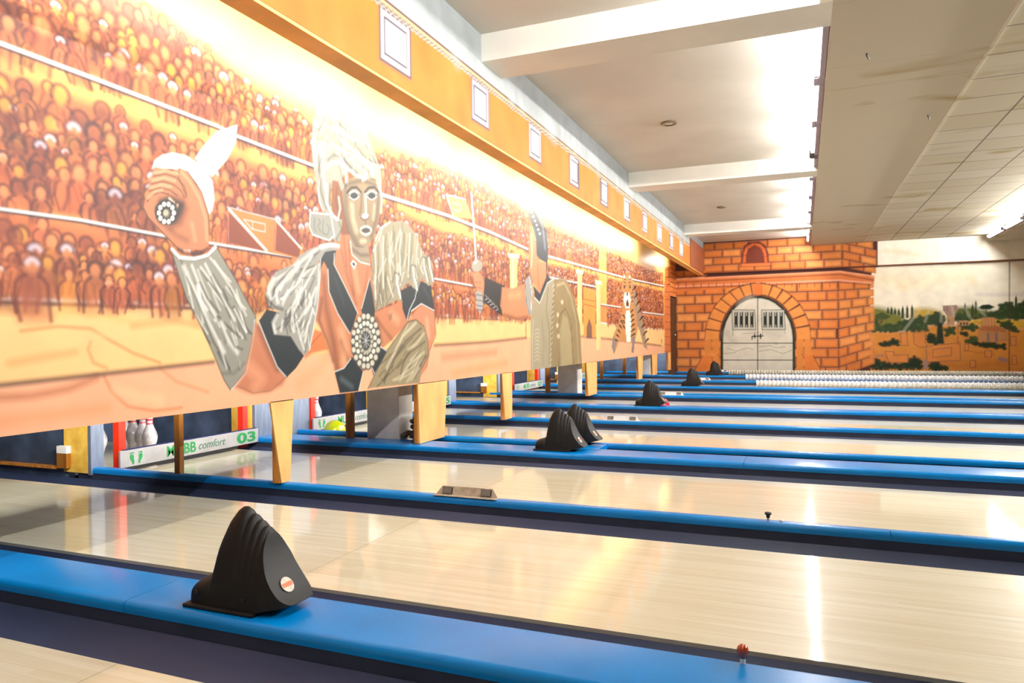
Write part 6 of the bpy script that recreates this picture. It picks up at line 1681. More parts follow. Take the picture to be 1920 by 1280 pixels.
# ---- mural
Ys = 1/np.linspace(1/(1.3+1.2), 1/(17.45+1.2), 1200)-1.2
Ys = np.concatenate([np.linspace(-1.0, 1.28, 60), Ys])
Zs = np.linspace(.57, 3.02, 520)
cv = Canvas(Ys, Zs, (240, 188, 104))
cv.poly((250, 214, 140), [(-1.2, 2.5), (17.6, 2.5), (17.6, 3.1), (-1.2, 3.1)], .15)
cv.poly((230, 156, 90), [(-1.2, 1.1), (17.6, 1.12), (17.6, 1.46), (-1.2, 1.46)], .03)
cv.run(ARENA_GROUND)
cv.poly((226, 146, 88), [(-1.2, 1.40), (17.6, 1.40), (17.6, 1.47), (-1.2, 1.475)], .02)
def figure(y, z, s, far):
    maroon = [(92, 40, 36), (108, 46, 38), (74, 34, 40), (124, 58, 40)][rng.randint(4)]
    body = [(222, 132, 76), (236, 150, 84), (206, 112, 64), (236, 164, 54), (216, 128, 88), (172, 92, 60), (124, 66, 56)][rng.randint(7)]
    tilt = rng.uniform(-.5, .5)*s; w = s*rng.uniform(.75, 1.15); L = s*rng.uniform(1.2, 2.1)
    cv.poly(body, [(y-w*.5, z-s*.2), (y-w*.5+tilt*.3, z-L), (y+w*.45+tilt, z-L), (y+w*.5, z-s*.2)], s*.3, .55)
    j = lambda: rng.uniform(-.07, .07)*s
    cv.stroke(maroon, s*.055, s*.10, .9, [(y-w*.46+tilt*.4, z-L), (y-w*.56+j(), z-s*1.1), (y-w*.52+j(), z-s*.66), (y-w*.36, z-s*.42), (y-w*.2, z-s*.32)])
    cv.stroke(maroon, s*.055, s*.10, .9, [(y+w*.2, z-s*.32), (y+w*.38, z-s*.44), (y+w*.54+j(), z-s*.7), (y+w*.52+j()+tilt*.4, z-s*1.2), (y+w*.5+tilt, z-L)])
    if rng.rand() < .6: cv.stroke(maroon, s*.05, s*.11, .7, [(y+tilt*.3+j(), z-s*.6), (y+tilt*.6+j(), z-s*1.1), (y+tilt*rng.uniform(.5, 1.4), z-L)])
    r = rng.rand(); rh = s*rng.uniform(.30, .38); dy = j()
    head = (238, 162, 104) if r < .58 else ((240, 180, 64) if r < .72 else (150, 82, 62))
    cv.poly(head, [(y+dy+rh*.86*math.cos(q), z+rh*math.sin(q)) for q in np.linspace(0, 2*PI, 11)[:-1]], s*.14, .7)
    a0, a1 = rng.uniform(-.7, .1), PI+rng.uniform(-.1, .7)
    cv.stroke(maroon, s*.055, s*.10, .9, [(y+dy+rh*1.02*math.cos(q), z+rh*1.12*math.sin(q)) for q in np.linspace(a0, a1, 9)])
    if r < .17 or r > .94: cv.stroke((226, 222, 240), s*.07, s*.11, .85, [(y+dy+rh*.62*math.cos(q), z+rh*.7*math.sin(q)) for q in np.linspace(.5, 2.7, 6)])
    if rng.rand() < .22: cv.stroke((74, 40, 44), s*.4, s*.6, .42, [(y, z-s*.6), (y+tilt, z-s*1.4)])
def crowd(top, bot, ya, yb, n0):
    ty = [p[0] for p in top]; tz = [p[1] for p in top]; by = [p[0] for p in bot]; bz = [p[1] for p in bot]
    tl = [(ya, float(np.interp(ya, ty, tz)))]+[p for p in top if ya < p[0] < yb]+[(yb, float(np.interp(yb, ty, tz)))]
    bl = [(ya, float(np.interp(ya, by, bz)))]+[p for p in bot if ya < p[0] < yb]+[(yb, float(np.interp(yb, by, bz)))]
    cv.poly((206, 120, 68), tl+bl[::-1], .03, .9)
    z0 = max(tz); rows = []
    for lev in np.arange(0, 1.0, n0):
        y = ya+rng.uniform(0, .05)
        while y < yb:
            s = .098*rng.uniform(.66, 1.2)*(1 if y < 5 else max(.72, 1-.05*(y-5))); ztop = np.interp(y, ty, tz); zb = np.interp(y, by, bz)
            z = ztop-s*.5-(ztop-zb-s*1.0)*lev+rng.uniform(-.045, .045)
            if z > zb+s*.9: figure(y, z, s, 0)
            y += s*rng.uniform(.62, .98)
T1T = [(1.138, 2.47), (2.65, 2.59), (3.153, 2.472), (3.309, 2.432), (3.837, 2.377), (4.57, 2.363), (5.517, 2.466), (6.657, 2.513), (7.975, 2.36), (10.241, 2.347), (16.296, 2.386)]
T1B = [(1.134, 2.146), (2.321, 2.132), (3.028, 2.116), (3.842, 2.083), (4.672, 2.043), (5.759, 2.054), (7.784, 1.977), (12.618, 2.012), (16.617, 2.116)]
T2T = [(1.133, 2.05), (2.003, 2.03), (2.64, 2.004), (3.145, 1.989), (3.856, 1.964), (4.694, 1.986), (5.652, 1.904), (6.445, 1.917), (7.78, 1.865), (10.223, 1.895), (16.273, 1.985)]
T2B = [(1.126, 1.385), (1.868, 1.476), (2.208, 1.483), (2.632, 1.472), (3.62, 1.468), (4.645, 1.473), (5.492, 1.466), (6.248, 1.455), (8.566, 1.518), (12.389, 1.469), (16.577, 1.45)]
T3T = [(1.125, 1.40), (1.868, 1.457), (2.478, 1.414), (3.135, 1.424), (3.618, 1.401), (4.643, 1.412), (5.491, 1.429), (6.246, 1.404), (8.563, 1.437), (12.386, 1.412), (16.572, 1.376)]
T3B = [(1.123, 1.099), (1.864, 1.135), (2.792, 1.146), (3.343, 1.151), (5.484, 1.161), (7.187, 1.174), (11.009, 1.19), (16.355, 1.14)]
for t, b_, n0 in ((T1T, T1B, .17), (T2T, T2B, .145), (T3T, T3B, .24)):
    for ya, yb in ((-.9, 7.9), (8.4, 10.9), (11.4, 16.5)): crowd(t, b_, ya, yb, n0)
cv.run(ARENA_RAILS); cv.run(ARENA_FIGURES)
cv.c = np.clip(cv.c, 0, 1)**1.28      # deepen the airbrushed outlines
grey = (cv.c @ np.array([.25, .65, .10]))[..., None]; cv.c = cv.c*.94+grey*.06
mural = thing('arena_mural', 'long painted mural of gladiators and a stadium crowd above the pin decks', 'mural', (X_MURAL, 0, 0))
ms = cv.build('painted_panel', MURAL_PAINT, lambda u, v: (np.zeros_like(u), u, v)); ms.parent = mural
MB().box(-.05, -.004, -1.0, 17.45, .572, 3.02).build('backing_board', WOOD, mural)
MB().box(-.338, -.051, -1.0, 17.3, .904, .912).build('light_baffle', PIT_BLACK, mural)  # unseen baffle, added to keep the pin deck light off the lane below
LEG_PAINT = mat('mural_leg_paint', (232, 172, 100), .45, coat=.2, var=.12, vscale=5, stretch=(1, 1, .4))
def mural_leg(y0, y1, b0, b1, foot):
    m = MB()
    vs = [(0, y0, .575), (0, y1, .575), (0, b1, foot), (0, b0, foot)]
    m.add(vs+[(-.012, y, z) for _, y, z in vs], [(0, 1, 2, 3), (7, 6, 5, 4), (0, 4, 5, 1), (1, 5, 6, 2), (2, 6, 7, 3), (3, 7, 4, 0)])
    lg = m.build('leg', LEG_PAINT, mural)
    q0 = max(b0, y0)+.004; q1 = b1-.01
    MB().box(-.062 if y0 < 5 else -.05, -.013, q0-.012, q1, foot, .60).build('post', WOOD, lg)
for a in ((3.41, 3.62, 3.50, 3.58, .072), (5.18, 5.70, 5.20, 5.64, .074), (6.97, 7.25, 7.04, 7.24, .072),
          (10.16, 10.75, 10.26, 10.72, .075), (13.70, 14.20, 13.80, 14.10, .118), (15.10, 15.70, 15.20, 15.66, .13), (17.05, 17.45, 17.12, 17.44, .15)):
    mural_leg(*a)

# ---- frieze
FY = 1/np.linspace(1/(1.5+1.2), 1/(18.27+1.2), 560)-1.2; FY = np.concatenate([np.linspace(-1, 1.48, 20), FY])
FZ = np.linspace(2.48, 3.27, 170)
cf = Canvas(FY, FZ, (230, 138, 54))
for k in range(90):
    y = rng.uniform(-.5, 17); z = rng.uniform(2.5, 2.95); cf.stroke([(206, 106, 38), (240, 168, 84), (218, 120, 44)][k % 3], .05, .09, .35, [(y, z), (y+.06, z-.18)])
cf.poly((184, 190, 190), [(-2, 2.945), (19, 2.945), (19, 3.4), (-2, 3.4)], .01)
cf.stroke((206, 190, 146), .016, .006, 1, [(-2, 2.918), (19, 2.918)]); cf.stroke((78, 66, 80), .006, .005, 1, [(-2, 2.942), (19, 2.942)]); cf.stroke((150, 136, 140), .004, .005, .8, [(-2, 2.900), (19, 2.900)])
for k in range(70):
    y = rng.uniform(1, 17); z = rng.uniform(3.0, 3.2); cf.stroke((206, 214, 216), .04, .06, .4, [(y, z), (y+.05, z-.1)])
for yc, hw in [(3.749-1.22*2, .165), (3.749-1.22, .17), (3.749, .173), (4.975, .158), (6.185, .158), (7.396, .167), (8.649, .168), (9.9, .183), (11.107, .184), (12.366, .2), (13.558, .202), (14.775, .21)]:
    a, b_ = yc-hw, yc+hw; z0, z1 = 2.575, 2.885
    def rect(g): return [(a+g, z0+g), (b_-g, z0+g), (b_-g, z1-g), (a+g, z1-g)]
    cf.poly((176, 116, 88), rect(-.02), .015, .7); cf.poly((96, 82, 96), rect(-.006), .006); cf.poly((208, 200, 200), rect(.008), .006)
    cf.poly((84, 72, 88), rect(.042), .006); cf.poly((238, 234, 240), rect(.056), .006)
y = 1.0
while y < 15.5:
    cf.stroke((206, 198, 190), .006, .005, .9, [(y, 2.885), (y+.02, 2.905), (y+.045, 2.885)]); cf.stroke((90, 66, 70), .004, .004, .7, [(y, 2.895), (y+.02, 2.915), (y+.045, 2.895)]); y += .05
structure(cf.build('frieze', FRIEZE_PAINT, lambda u, v: (np.full_like(u, X_FRIEZE), u, v)))

# ---- back wall: painted gatehouse and landscape
BX = np.concatenate([np.linspace(-2.96, 4.7, 640), np.linspace(4.8, XR, 12)])
BZ = np.linspace(-.14, 3.27, 330)
cb = Canvas(BX, BZ, (240, 232, 212))
cb.run(BACK_LANDSCAPE)
def brick(q, k):
    c = [(210, 128, 62), (216, 138, 70), (202, 116, 52), (222, 146, 80), (208, 122, 58)][k]
    m = len(q); cx = sum(p[0] for p in q)/m; cz = sum(p[1] for p in q)/m
    cb.poly((170, 88, 44), q, .012); cb.poly(c, [(cx+(x-cx)*.95, cz+(z-cz)*.88) for x, z in q], .04, .95)
    cb.stroke((206, 170, 160), .004, .008, .35, [q[0], q[1]])
def courses(x0, x1, z0, z1, n, wid, shift, warp=None):
    h = (z1-z0)/n
    for i in range(n):
        za, zb_ = z0+i*h+.019, z0+(i+1)*h-.019; x = x0-(wid*.5 if (i+shift) % 2 else 0)
        while x < x1:
            w = wid*rng.uniform(.82, 1.18); xa, xb = max(x+.019, x0+.006), min(x+w-.019, x1-.006)
            if xb-xa > .04:
                q = [(xa, zb_), (xb, zb_), (xb, za), (xa, za)]
                brick([warp(p) for p in q] if warp else q, rng.randint(5))
            x += w
def side(lo, hi, x0, x1, zc, k): return lambda p: (p[0], zc+(p[1]-zc)*(1-k*(p[0]-x0)/(x1-x0)))
courses(-2.95, .77, -.04, 2.20, 10, .50, 0)
courses(.79, 1.53, -.04, 2.20, 10, .34, 1, side(0, 0, .79, 1.53, 2.15, .14))
courses(-2.95, -2.2, 2.30, 2.6, 2, .34, 0)
courses(-2.26, .86, 2.52, 3.25, 4, .40, 0)
courses(.88, 1.58, 2.52, 3.25, 4, .34, 1, lambda p: (p[0], p[1]-.28*(p[0]-.88)))
cb.run(BACK_CORNICE); cb.run(BACK_GATE)  # BACK_CORNICE also paints the shadow under the bulkhead edge as a dark line
lo = BZ <= 2.53; hi = BZ >= 2.52
structure(cb.build('wall_back', BACK_PAINT, lambda u, v: (u, np.full_like(u, Y_BACK), v), rows=np.where(BZ <= 2.56)[0]))
structure(cb.build('bulkhead.001', BACK_PAINT, lambda u, v: (u, np.full_like(u, Y_BACK-.08), v), rows=np.where(hi)[0]))
structure(MB().box(X_FRIEZE, XR, Y_BACK-.079, Y_BACK-.002, 2.505, 2.52).build('trim_4', BROWNPANEL))
structure(MB().box(XL, -2.97, Y_BACK, Y_BACK+.1, -.14, 3.3).build('wall_back.001', PIT_BLACK))
structure(MB().box(X_MURAL-.06, X_MURAL, 17.45, Y_BACK, 1.93, 3.02).build('wall_left.001', BRICKS))
# dark timber door edge in the corner beside the gatehouse
d = thing('door_1', 'dark brown door standing in the corner between mural and painted gatehouse', 'door', (X_MURAL, 17.47, 0)); d['kind'] = 'structure'
MB().box(-.06, .0, .02, .80, .0, 1.90).build('door_leaf', DARKWOOD, d, bevel=.006)
MB().box(-.07, .012, .0, .07, .0, 1.93).build('door_jamb', DARKWOOD, d)
MB().lathe([(.001, 0), (.018, .0), (.018, .02), (.001, .022)], 12).build('door_knob', WHITE_STEEL, d, loc=(.006, .6, .98))

# ------------------------------------------------------------------ lanes
LANES = [('first', .436, 1.493), ('second', 2.225, 3.282), ('third', 3.815, 4.871), ('fourth', 6.007, 7.064), ('fifth', 7.62, 8.677), ('sixth', 9.41, 10.467),
         ('seventh', 11.43, 12.485), ('eighth', 13.215, 14.27), ('ninth', 15.11, 16.165), ('tenth', 16.9, 17.95)]
LANE_LABELS = [
    'blond bowling lane nearest the camera, only a corner in view below the front blue divider',
    'second bowling lane from the camera, blond wood with a joint behind the big black hood',
    'third lane from the camera, glossy blond wood behind the steel two-sensor bracket, sweep marked 03',
    'fourth lane from the camera, blond wood behind the two overlapping black hoods',
    'fifth lane from the camera, blond wood behind the white bracket with two grey sensors',
    'sixth lane from the camera, blond strip behind the black hood with the red ball',
    'seventh lane from the camera, thin blond strip just behind the second white pillar',
    'eighth lane from the camera, with the front white ribbed hose lying on it',
    'ninth lane from the camera, between the white hoses and the beige hose',
    'last lane from the camera, hardly visible in front of the painted gatehouse']
DIV = {}   # gutter ends
X0, X1 = -6.2, 7.6
gut = [(1.493, 1.728), (1.990, 2.225), (3.282, 3.517), (3.58, 3.815), (4.871, 5.106), (5.772, 6.007), (7.064, 7.299), (7.385, 7.62), (8.677, 8.912), (9.175, 9.41),
       (10.467, 10.702), (11.195, 11.43), (12.485, 12.72), (12.98, 13.215), (14.27, 14.505), (14.875, 15.11), (16.165, 16.40), (16.66, 16.90), (17.95, 18.19), (.2, .436)]
for i, (nm, a, b_) in enumerate(LANES):
    L = thing('bowling_lane', LANE_LABELS[i], 'bowling lane', (0, a, 0), 'bowling lanes side by side')
    MB().box(X0, X1, 0, b_-a, -.05, 0).build('lane_bed', LANE, L)
    for g0, g1 in gut:
        if abs(g0-b_) < .01 or abs(g1-a) < .01:
            near = abs(g1-a) < .01
            prof = []
            for k in range(13):
                t = k/12; y = g0+.003+(g1-g0-.006)*t; z = -.012-.072*math.sin(PI*t)**.8
                prof.append((y-a, z))
            MB().sheet_x(prof, -4.59 if abs(a-6.007) < .01 and near else X0, X1).build('gutter', GUTTER, L, smooth='all')
def cap_profile(y0, y1, z0, z1):
    r = min((z1-z0)*.62, (y1-y0)*.45); o = .006
    pr = [(y0-o, z0)]
    for k in range(7):
        t = PI-(PI/2)*k/6; pr.append((y0-o+r+r*math.cos(t), z1-r+r*math.sin(t)))
    for k in range(7):
        t = PI/2-(PI/2)*k/6; pr.append((y1+o-r+r*math.cos(t), z1-r+r*math.sin(t)))
    pr.append((y1+o, z0)); return pr
def divider(label, y0, y1, cuts, xs=-4.75, z1=.07, name='lane_divider'):
    D = thing(name, label, 'divider', (0, 0, 0), 'blue capped dividers between lanes')
    MB().box(xs, X1, y0, y1, -.13, .036).build('base', BLACK_BASE, D)
    pr = cap_profile(y0, y1, .032, z1); e = [xs]+cuts+[X1]
    for k in range(len(e)-1):
        MB().prism_x(pr, e[k]+.0015, e[k+1]-.0015).build('cap', BLUE, D, smooth=50)
    return D
divider('wide blue divider nearest the camera, carrying the big black hood', 1.728, 1.990, [-2.12, 1.5])
divider('narrow blue rail behind the second lane, carrying the steel bracket', 3.517, 3.580, [.35])
divider('broad blue divider before the fourth lane, first white pillar rising behind it', 5.106, 5.42, [-2.55, -1.60, -.38])
divider('blue rail beside the broad divider, second hood of the overlapping pair on it', 5.70, 5.772, [-.2])
divider('narrow blue rail behind the fourth lane, carrying the white bracket with two grey sensors', 7.299, 7.385, [])
divider('blue divider in front of the sixth lane, hood with the red ball on it', 8.912, 9.175, [-1.35])
divider('blue divider at the foot of the second white pillar', 10.702, 10.84, [])
divider('blue rail just behind the second white pillar', 11.12, 11.195, [])
divider('blue divider carrying the fifth black hood from the camera', 12.72, 12.98, [])
divider('blue divider underneath the upper white ribbed hose', 14.505, 14.875, [])
divider('blue divider carrying the farthest black hood', 16.40, 16.66, [])
divider('last blue rail along the foot of the painted gatehouse', 18.19, 18.26, [])
cp = MB().prism_x(cap_profile(5.435, 5.69, .03, .066), -1.95, -1.485).build('cover_plate', BLUE, None, smooth=50)
tag(cp, 'short blue bridging plate behind the front hood of the overlapping pair', 'cover plate')

# ------------------------------------------------------------------ black hoods
def make_hood(loc, label):
    t = thing('ball_return_hood', label, 'hood', loc, 'black hoods on the dividers')
    st = [(-.170, 0.1280, .066), (-.168, 0.1380, .080), (-.160, 0.1460, .087), (-.12, 0.1580, .09), (-.098, 0.1680, .094), (-.086, 0.1860, .094), (-.081, 0.2150, .094), (-.077, 0.2650, .094), (-.068, 0.3150, .094),
          (-.050, 0.3520, .094), (-.028, 0.3780, .094), (-.010, 0.3895, .094), (.004, 0.3912, .094), (.016, 0.3859, .094), (.022, 0.3791, .094), (.026, 0.3658, .094), (.030, 0.3685, .094), (.042, 0.3682, .094),
          (.048, 0.3618, .094), (.052, 0.3476, .094), (.056, 0.3503, .094), (.067, 0.3503, .094), (.073, 0.3439, .094), (.077, 0.3297, .094), (.081, 0.3324, .094), (.092, 0.3314, .094), (.097, 0.3240, .094), (.099, 0.3220, .094), (.1005, 0.3220, .094),
          (.103, 0.3220, .094), (.106, 0.3220, .094), (.110, 0.3220, .094), (.115, 0.3220, .094), (.124, 0.3220, .094), (.135, 0.3220, .0915), (.148, 0.3220, .090), (.162, 0.3220, .088), (.178, 0.3220, .085), (.193, 0.3220, .080), (.206, 0.3220, .073), (.217, 0.3220, .060), (.2235, 0.3220, .043)]
    FX = [.099, .103, .106, .110, .115, .124, .135, .148, .162, .178, .193, .2235]; FZ_ = [.254, .242, .228, .210, .190, .165, .136, .112, .092, .072, .057, .034]
    n = 32; vs = []; fs = []
    for x, H, hw in st:
        H -= .07; z0 = .010 if x < .10 else .010+(x-.10)/.1235*.026
        zp = float(np.interp(x, FX, FZ_)) if x > .0985 else 9
        W_ = lambda z: hw*max(0.0, 1-max(0.0, (z-z0)/(H-z0))**(6.0 if x < -.09 else 2.6))**.62*(1-.22*(z/.32))
        flat = zp < H-.001
        zt = zp if flat else z0+(H-z0)*.86
        half = []
        for k in range(9): half.append((W_(z0+(zt-z0)*k/8), z0+(zt-z0)*k/8))
        yt = half[-1][0]
        for k in range(1, 9):
            if flat: half.append((yt*(1-k/8), zt))
            else:
                z = zt+(H-zt)*math.sin(PI/2*k/8); half.append((W_(z) if k < 8 else 0.0, z))
        sec = [(x, y, z) for y, z in half]+[(x, -y, z) for y, z in half[-2::-1]]
        vs += sec
    m_ = n+1
    for i in range(len(st)-1):
        fs += [(i*m_+k, i*m_+k+1, (i+1)*m_+k+1, (i+1)*m_+k) for k in range(n)]
        fs.append((i*m_, (i+1)*m_, (i+1)*m_+n, i*m_+n))
    fs += [tuple(range(m_)), tuple(range((len(st)-1)*m_, len(st)*m_))[::-1]]
    MB().add(vs, fs).build('shell', HOOD, t, smooth=42)
    MB().box(-.178, .112, -.108, .108, .0, .012).build('base_flange', HOOD, t, bevel=.005)
    for x, z in ((-.140, .045), (.06, .045)):
        w = MB(); w.lathe([(.001, 0), (.009, 0), (.009, .004), (.001, .005)], 12)
        o = w.build('screw', DARK, t); o.rotation_euler = (PI/2, 0, 0); o.location = (x, -.084 if x < 0 else -.089, z)
    # round badge near the foot of the sloping front
    sl = math.atan2(1.33, 1.0); x0 = .170; z0 = .083
    w = MB().lathe([(.001, 0), (.026, 0), (.026, .003), (.001, .0035)], 28); bd = w.build('badge', STEEL, t)
    bd.rotation_euler = (0, sl, 0); bd.location = (x0+.0005, -.012, z0+.0005)
    st_ = MB().box(-.007, .007, -.022, .022, .0036, .0042).build('badge_stripe', ORANGE_LBL, bd)
    return t
HOODS = [((-1.714, 1.862, .07), 'large black plastic hood with stepped crest on the nearest blue divider'),
         ((-1.763, 5.285, .07), 'front one of the two overlapping black hoods, on the broad blue divider'),
         ((-1.751, 5.675, .07), 'rear one of the two overlapping black hoods, half hidden by its neighbour'),
         ((-1.801, 9.05, .07), 'black hood with the red ball peeking out behind it'),
         ((-1.816, 12.86, .07), 'small black hood in front of the painted brick wall, second farthest'),
         ((-1.845, 16.55, .07), 'farthest black hood, just before the painted grey gate')]
h0 = make_hood(*HOODS[0])
for loc, lab in HOODS[1:]: dup(h0, loc, lab)

# ------------------------------------------------------------------ sensor brackets
def bracket(loc, label, m):
    t = thing('sensor_bracket', label, 'bracket', loc, 'two-sensor brackets on the rails')
    w = .19
    pr = [(-w, 0), (w, 0), (w-.036, .048), (-w+.036, .048)]
    vs = [(x, .012+.3*z, z) for x, z in pr]+[(x, .015+.3*z, z) for x, z in pr]
    MB().add(vs, [(3, 2, 1, 0), (4, 5, 6, 7), (0, 1, 5, 4), (1, 2, 6, 5), (2, 3, 7, 6), (3, 0, 4, 7)]).build('face_plate', m, t)
    MB().box(-w, w, -.022, .014, 0, .003).build('foot_plate', m, t)
    for sx in (-1, 1):
        x = sx*.118
        q = [(x-.033, .008), (x+.030, .008), (x+.030, .042), (x-.033, .042)]
        MB().add([(a, .009+.3*z, z) for a, z in q]+[(a, .014+.3*z, z) for a, z in q], [(3, 2, 1, 0), (4, 5, 6, 7), (0, 1, 5, 4), (1, 2, 6, 5), (2, 3, 7, 6), (3, 0, 4, 7)]).build('sensor_seal', DARK, t)
        q = [(x-.031, .011), (x+.025, .011), (x+.025, .040), (x-.031, .040)]
        MB().add([(a, .004+.3*z, z) for a, z in q]+[(a, .012+.3*z, z) for a, z in q], [(3, 2, 1, 0), (4, 5, 6, 7), (0, 1, 5, 4), (1, 2, 6, 5), (2, 3, 7, 6), (3, 0, 4, 7)]).build('sensor', SENSOR, t)
    return t
b0 = bracket((-1.724, 3.535, .07), 'steel bracket with two square grey sensors on the rail behind the second lane', STEEL)
b1 = bracket((-1.76, 7.33, .07), 'white bracket with two grey sensors on the rail behind the fourth lane', WHITE_STEEL)
dup(b1, (-1.83, 10.77, .07), 'white bracket beside the red ball, one grey sensor showing')
dup(b1, (-1.88, 14.62, .07), 'white bracket sticking out behind the second farthest hood')
dup(b1, (-1.88, 18.22, .07), 'white bracket sticking out behind the farthest hood')

# ------------------------------------------------------------------ pin decks
def kickback(label, y0, y1, x_end=-4.6, thin=False, foam=False, grey=END_GREY):
    t = thing('kickback_wall', label, 'partition', (0, 0, 0), 'partitions between the pin decks')
    MB().box(X0, -4.87, y0+.012, y1, -.1, .98).build('side_board', PIT_BLACK, t)
    MB().box(-4.872, x_end-.03, y0, y1, -.02 if not thin else .03, .98).build('yellow_board', YELLOW, t)
    MB().box(x_end-.03, x_end, y0, y1, .02, .98).build('end_board', grey, t)
    if not foam:
        return t
    MB().box(-4.90, -4.80, y0-.035, y0-.002, .165, .215).build('foam_block', FOAM, t)
    MB().box(-4.90, -4.80, y0-.035, y0-.002, .06, .163).build('wood_block', WOOD_DARK, t)
    MB().box(-5.9, -4.91, y0-.03, y0+.01, .05, .068).build('ledge', WOOD, t)
    return t
kickback('partition with a foam block beside the nearest pins, yellow front board', 3.50, 3.60, thin=True, foam=True)
kickback('broad grey partition between the 03 pin deck and the yellow ball', 5.11, 5.88)
kickback('thin partition behind the first white pillar', 7.30, 7.40, thin=True)
kickback('partition with ribbed grey end board behind the broad painted leg', 8.95, 9.17)
kickback('partition with yellow board and foam block behind the third painted leg', 10.70, 11.20, foam=True)
kickback('partition with yellow board behind the seventh pin deck, next to a far sweep board', 12.72, 12.98)
kickback('partition with foam block seen beside the second white pillar', 14.50, 14.87, foam=True)
kickback('farthest partition with pale grey end board, before the third white pillar', 16.40, 16.66)

def text_mesh(name, txt, size, m, parent, shear=0.0, offset=0.0):
    c = bpy.data.curves.new(name, 'FONT'); c.body = txt; c.size = size; c.shear = shear; c.offset = offset; c.extrude = .001; c.align_x = 'LEFT'
    o = bpy.data.objects.new(name, c); COL.objects.link(o)
    dg = bpy.context.evaluated_depsgraph_get(); me = bpy.data.meshes.new_from_object(o.evaluated_get(dg)); bpy.data.objects.remove(o)
    me.materials.clear(); me.materials.append(m)
    o = bpy.data.objects.new(name, me); COL.objects.link(o); o.parent = parent
    w = max(v.co.x for v in me.vertices)-min(v.co.x for v in me.vertices)
    return o, w
def fit_text(name, txt, h, width, m, parent, loc, **k):
    o, w = text_mesh(name, txt, h, m, parent, **k)
    o.location = loc; o.rotation_euler = (PI/2, 0, PI/2); o.scale = (width/w, 1, 1); return o
def sweep(label, a, b_, num):
    y0, y1 = a-.125, b_+.225; L = y1-y0
    t = thing('sweep_board', label, 'sweep board', (-4.55, y0, 0), 'sweep boards across the pin decks')
    MB().box(-.02, 0, 0, L, .034, .160).build('board', SIGN, t, bevel=.004)
    MB().box(-.022, .002, .03, L-.02, .1605, .166).build('top_edge', NAVY, t)
    MB().box(-.018, -.002, .05, L-.25, .012, .033).build('rubber_strip', DARK, t)
    fm = MB()
    for s_, yc in ((-1, .10), (1, .165)):
        out = [(0, .062), (.010, .080), (.020, .094), (.021, .112), (.012, .124), (-.004, .122), (-.012, .108), (-.010, .088), (-.016, .070), (-.012, .052), (.0, .050)]
        q = [(yc+s_*x, z) for x, z in out]; n = len(q)
        fm.add([(.0005, y, z) for y, z in q]+[(.0025, y, z) for y, z in q], [tuple(range(n)), tuple(range(n, 2*n))[::-1]]+[(i, (i+1) % n, n+(i+1) % n, n+i) for i in range(n)])
        for k in range(5):
            y, z, r = yc+s_*(.016-.0075*k), .131+.003*math.sin(k*.8), .0046-.0005*k
            q = [(y+r*math.cos(t_), z+r*1.2*math.sin(t_)) for t_ in np.linspace(0, 2*PI, 9)[:-1]]; n = 8
            fm.add([(.0005, p, w) for p, w in q]+[(.0025, p, w) for p, w in q], [tuple(range(n)), tuple(range(n, 2*n))[::-1]]+[(i, (i+1) % n, n+(i+1) % n, n+i) for i in range(n)])
    fm.build('footprints', GREEN, t)
    fit_text('lettering', 'MUBB', .115, .285, GREEN, t, (.0005, .40, .058), offset=.002)
    fit_text('lettering', 'comfort', .088, .29, GREEN_D, t, (.0005, .712, .068), shear=.3)
    fit_text('lane_number', num, .118, .225, GREEN, t, (.0005, 1.145, .056), offset=.004)
    for y in (.03, L-.135):
        MB().box(-.11, -.05, y, y+.06, .0 if y > .1 else .02, .86).build('sweep_arm', RED, t, bevel=.003)
    return t
sweep('white sweep board lettered 03 before the pins on the third lane', 3.815, 4.871, '03')
sweep('white sweep board behind the yellow ball on the fourth lane', 6.007, 7.064, '04')
sweep('sweep board mostly hidden behind the broad painted leg', 7.62, 8.677, '05')
sweep('white sweep board seen between the third painted leg and the brown post', 11.43, 12.485, '07')
sweep('farthest white sweep board with its red arm, beside the second pillar', 15.11, 16.165, '09')

# bowling pins
def make_pin(loc, label, group='pins on the third lane'):
    t = thing('bowling_pin', label, 'bowling pin', loc, group)
    prof = [(.001, 0), (.026, 0), (.0285, .006), (.036, .05), (.047, .086), (.0575, .114), (.0605, .114+.03), (.058, .165), (.050, .19), (.0395, .216), (.030, .240), (.0245, .262), (.0235, .275), (.0245, .292), (.0285, .318), (.0318, .342), (.0318, .352), (.028, .368), (.018, .379), (.001, .381)]
    MB().lathe(prof, 28).build('body', PIN_W, t, smooth='all')
    for z0, r0, r1 in ((.252, .0272, .0246), (.285, .0240, .0250)):
        MB().lathe([(r0-.002, z0), (r0+.0014, z0), (r1+.0014, z0+.012), (r1-.002, z0+.012)], 28).build('stripe', PIN_R, t, smooth=40)
    return t
p0 = make_pin((-5.446+.35, 4.43, 0), 'front bowling pin of the cluster behind the 03 board, right beside the dark gap')
p0.location = (-5.10, 4.42, 0)
dup(p0, (-5.24, 4.47, 0), 'second bowling pin from the dark gap in the cluster behind the 03 board')
dup(p0, (-5.39, 4.50, 0), 'third bowling pin from the dark gap, its stripes hidden by the mural')
dup(p0, (-5.62, 4.60, 0), 'shaded rearmost bowling pin next to the red sweep arm')
dup(p0, (-5.33, 4.13, 0), 'bowling pin standing apart between grey partition end and red sweep arm')
q = dup(p0, (-4.99, 6.50, 0), 'single bowling pin behind the sweep board with the yellow ball'); q['group'] = 'pins on the fourth lane'

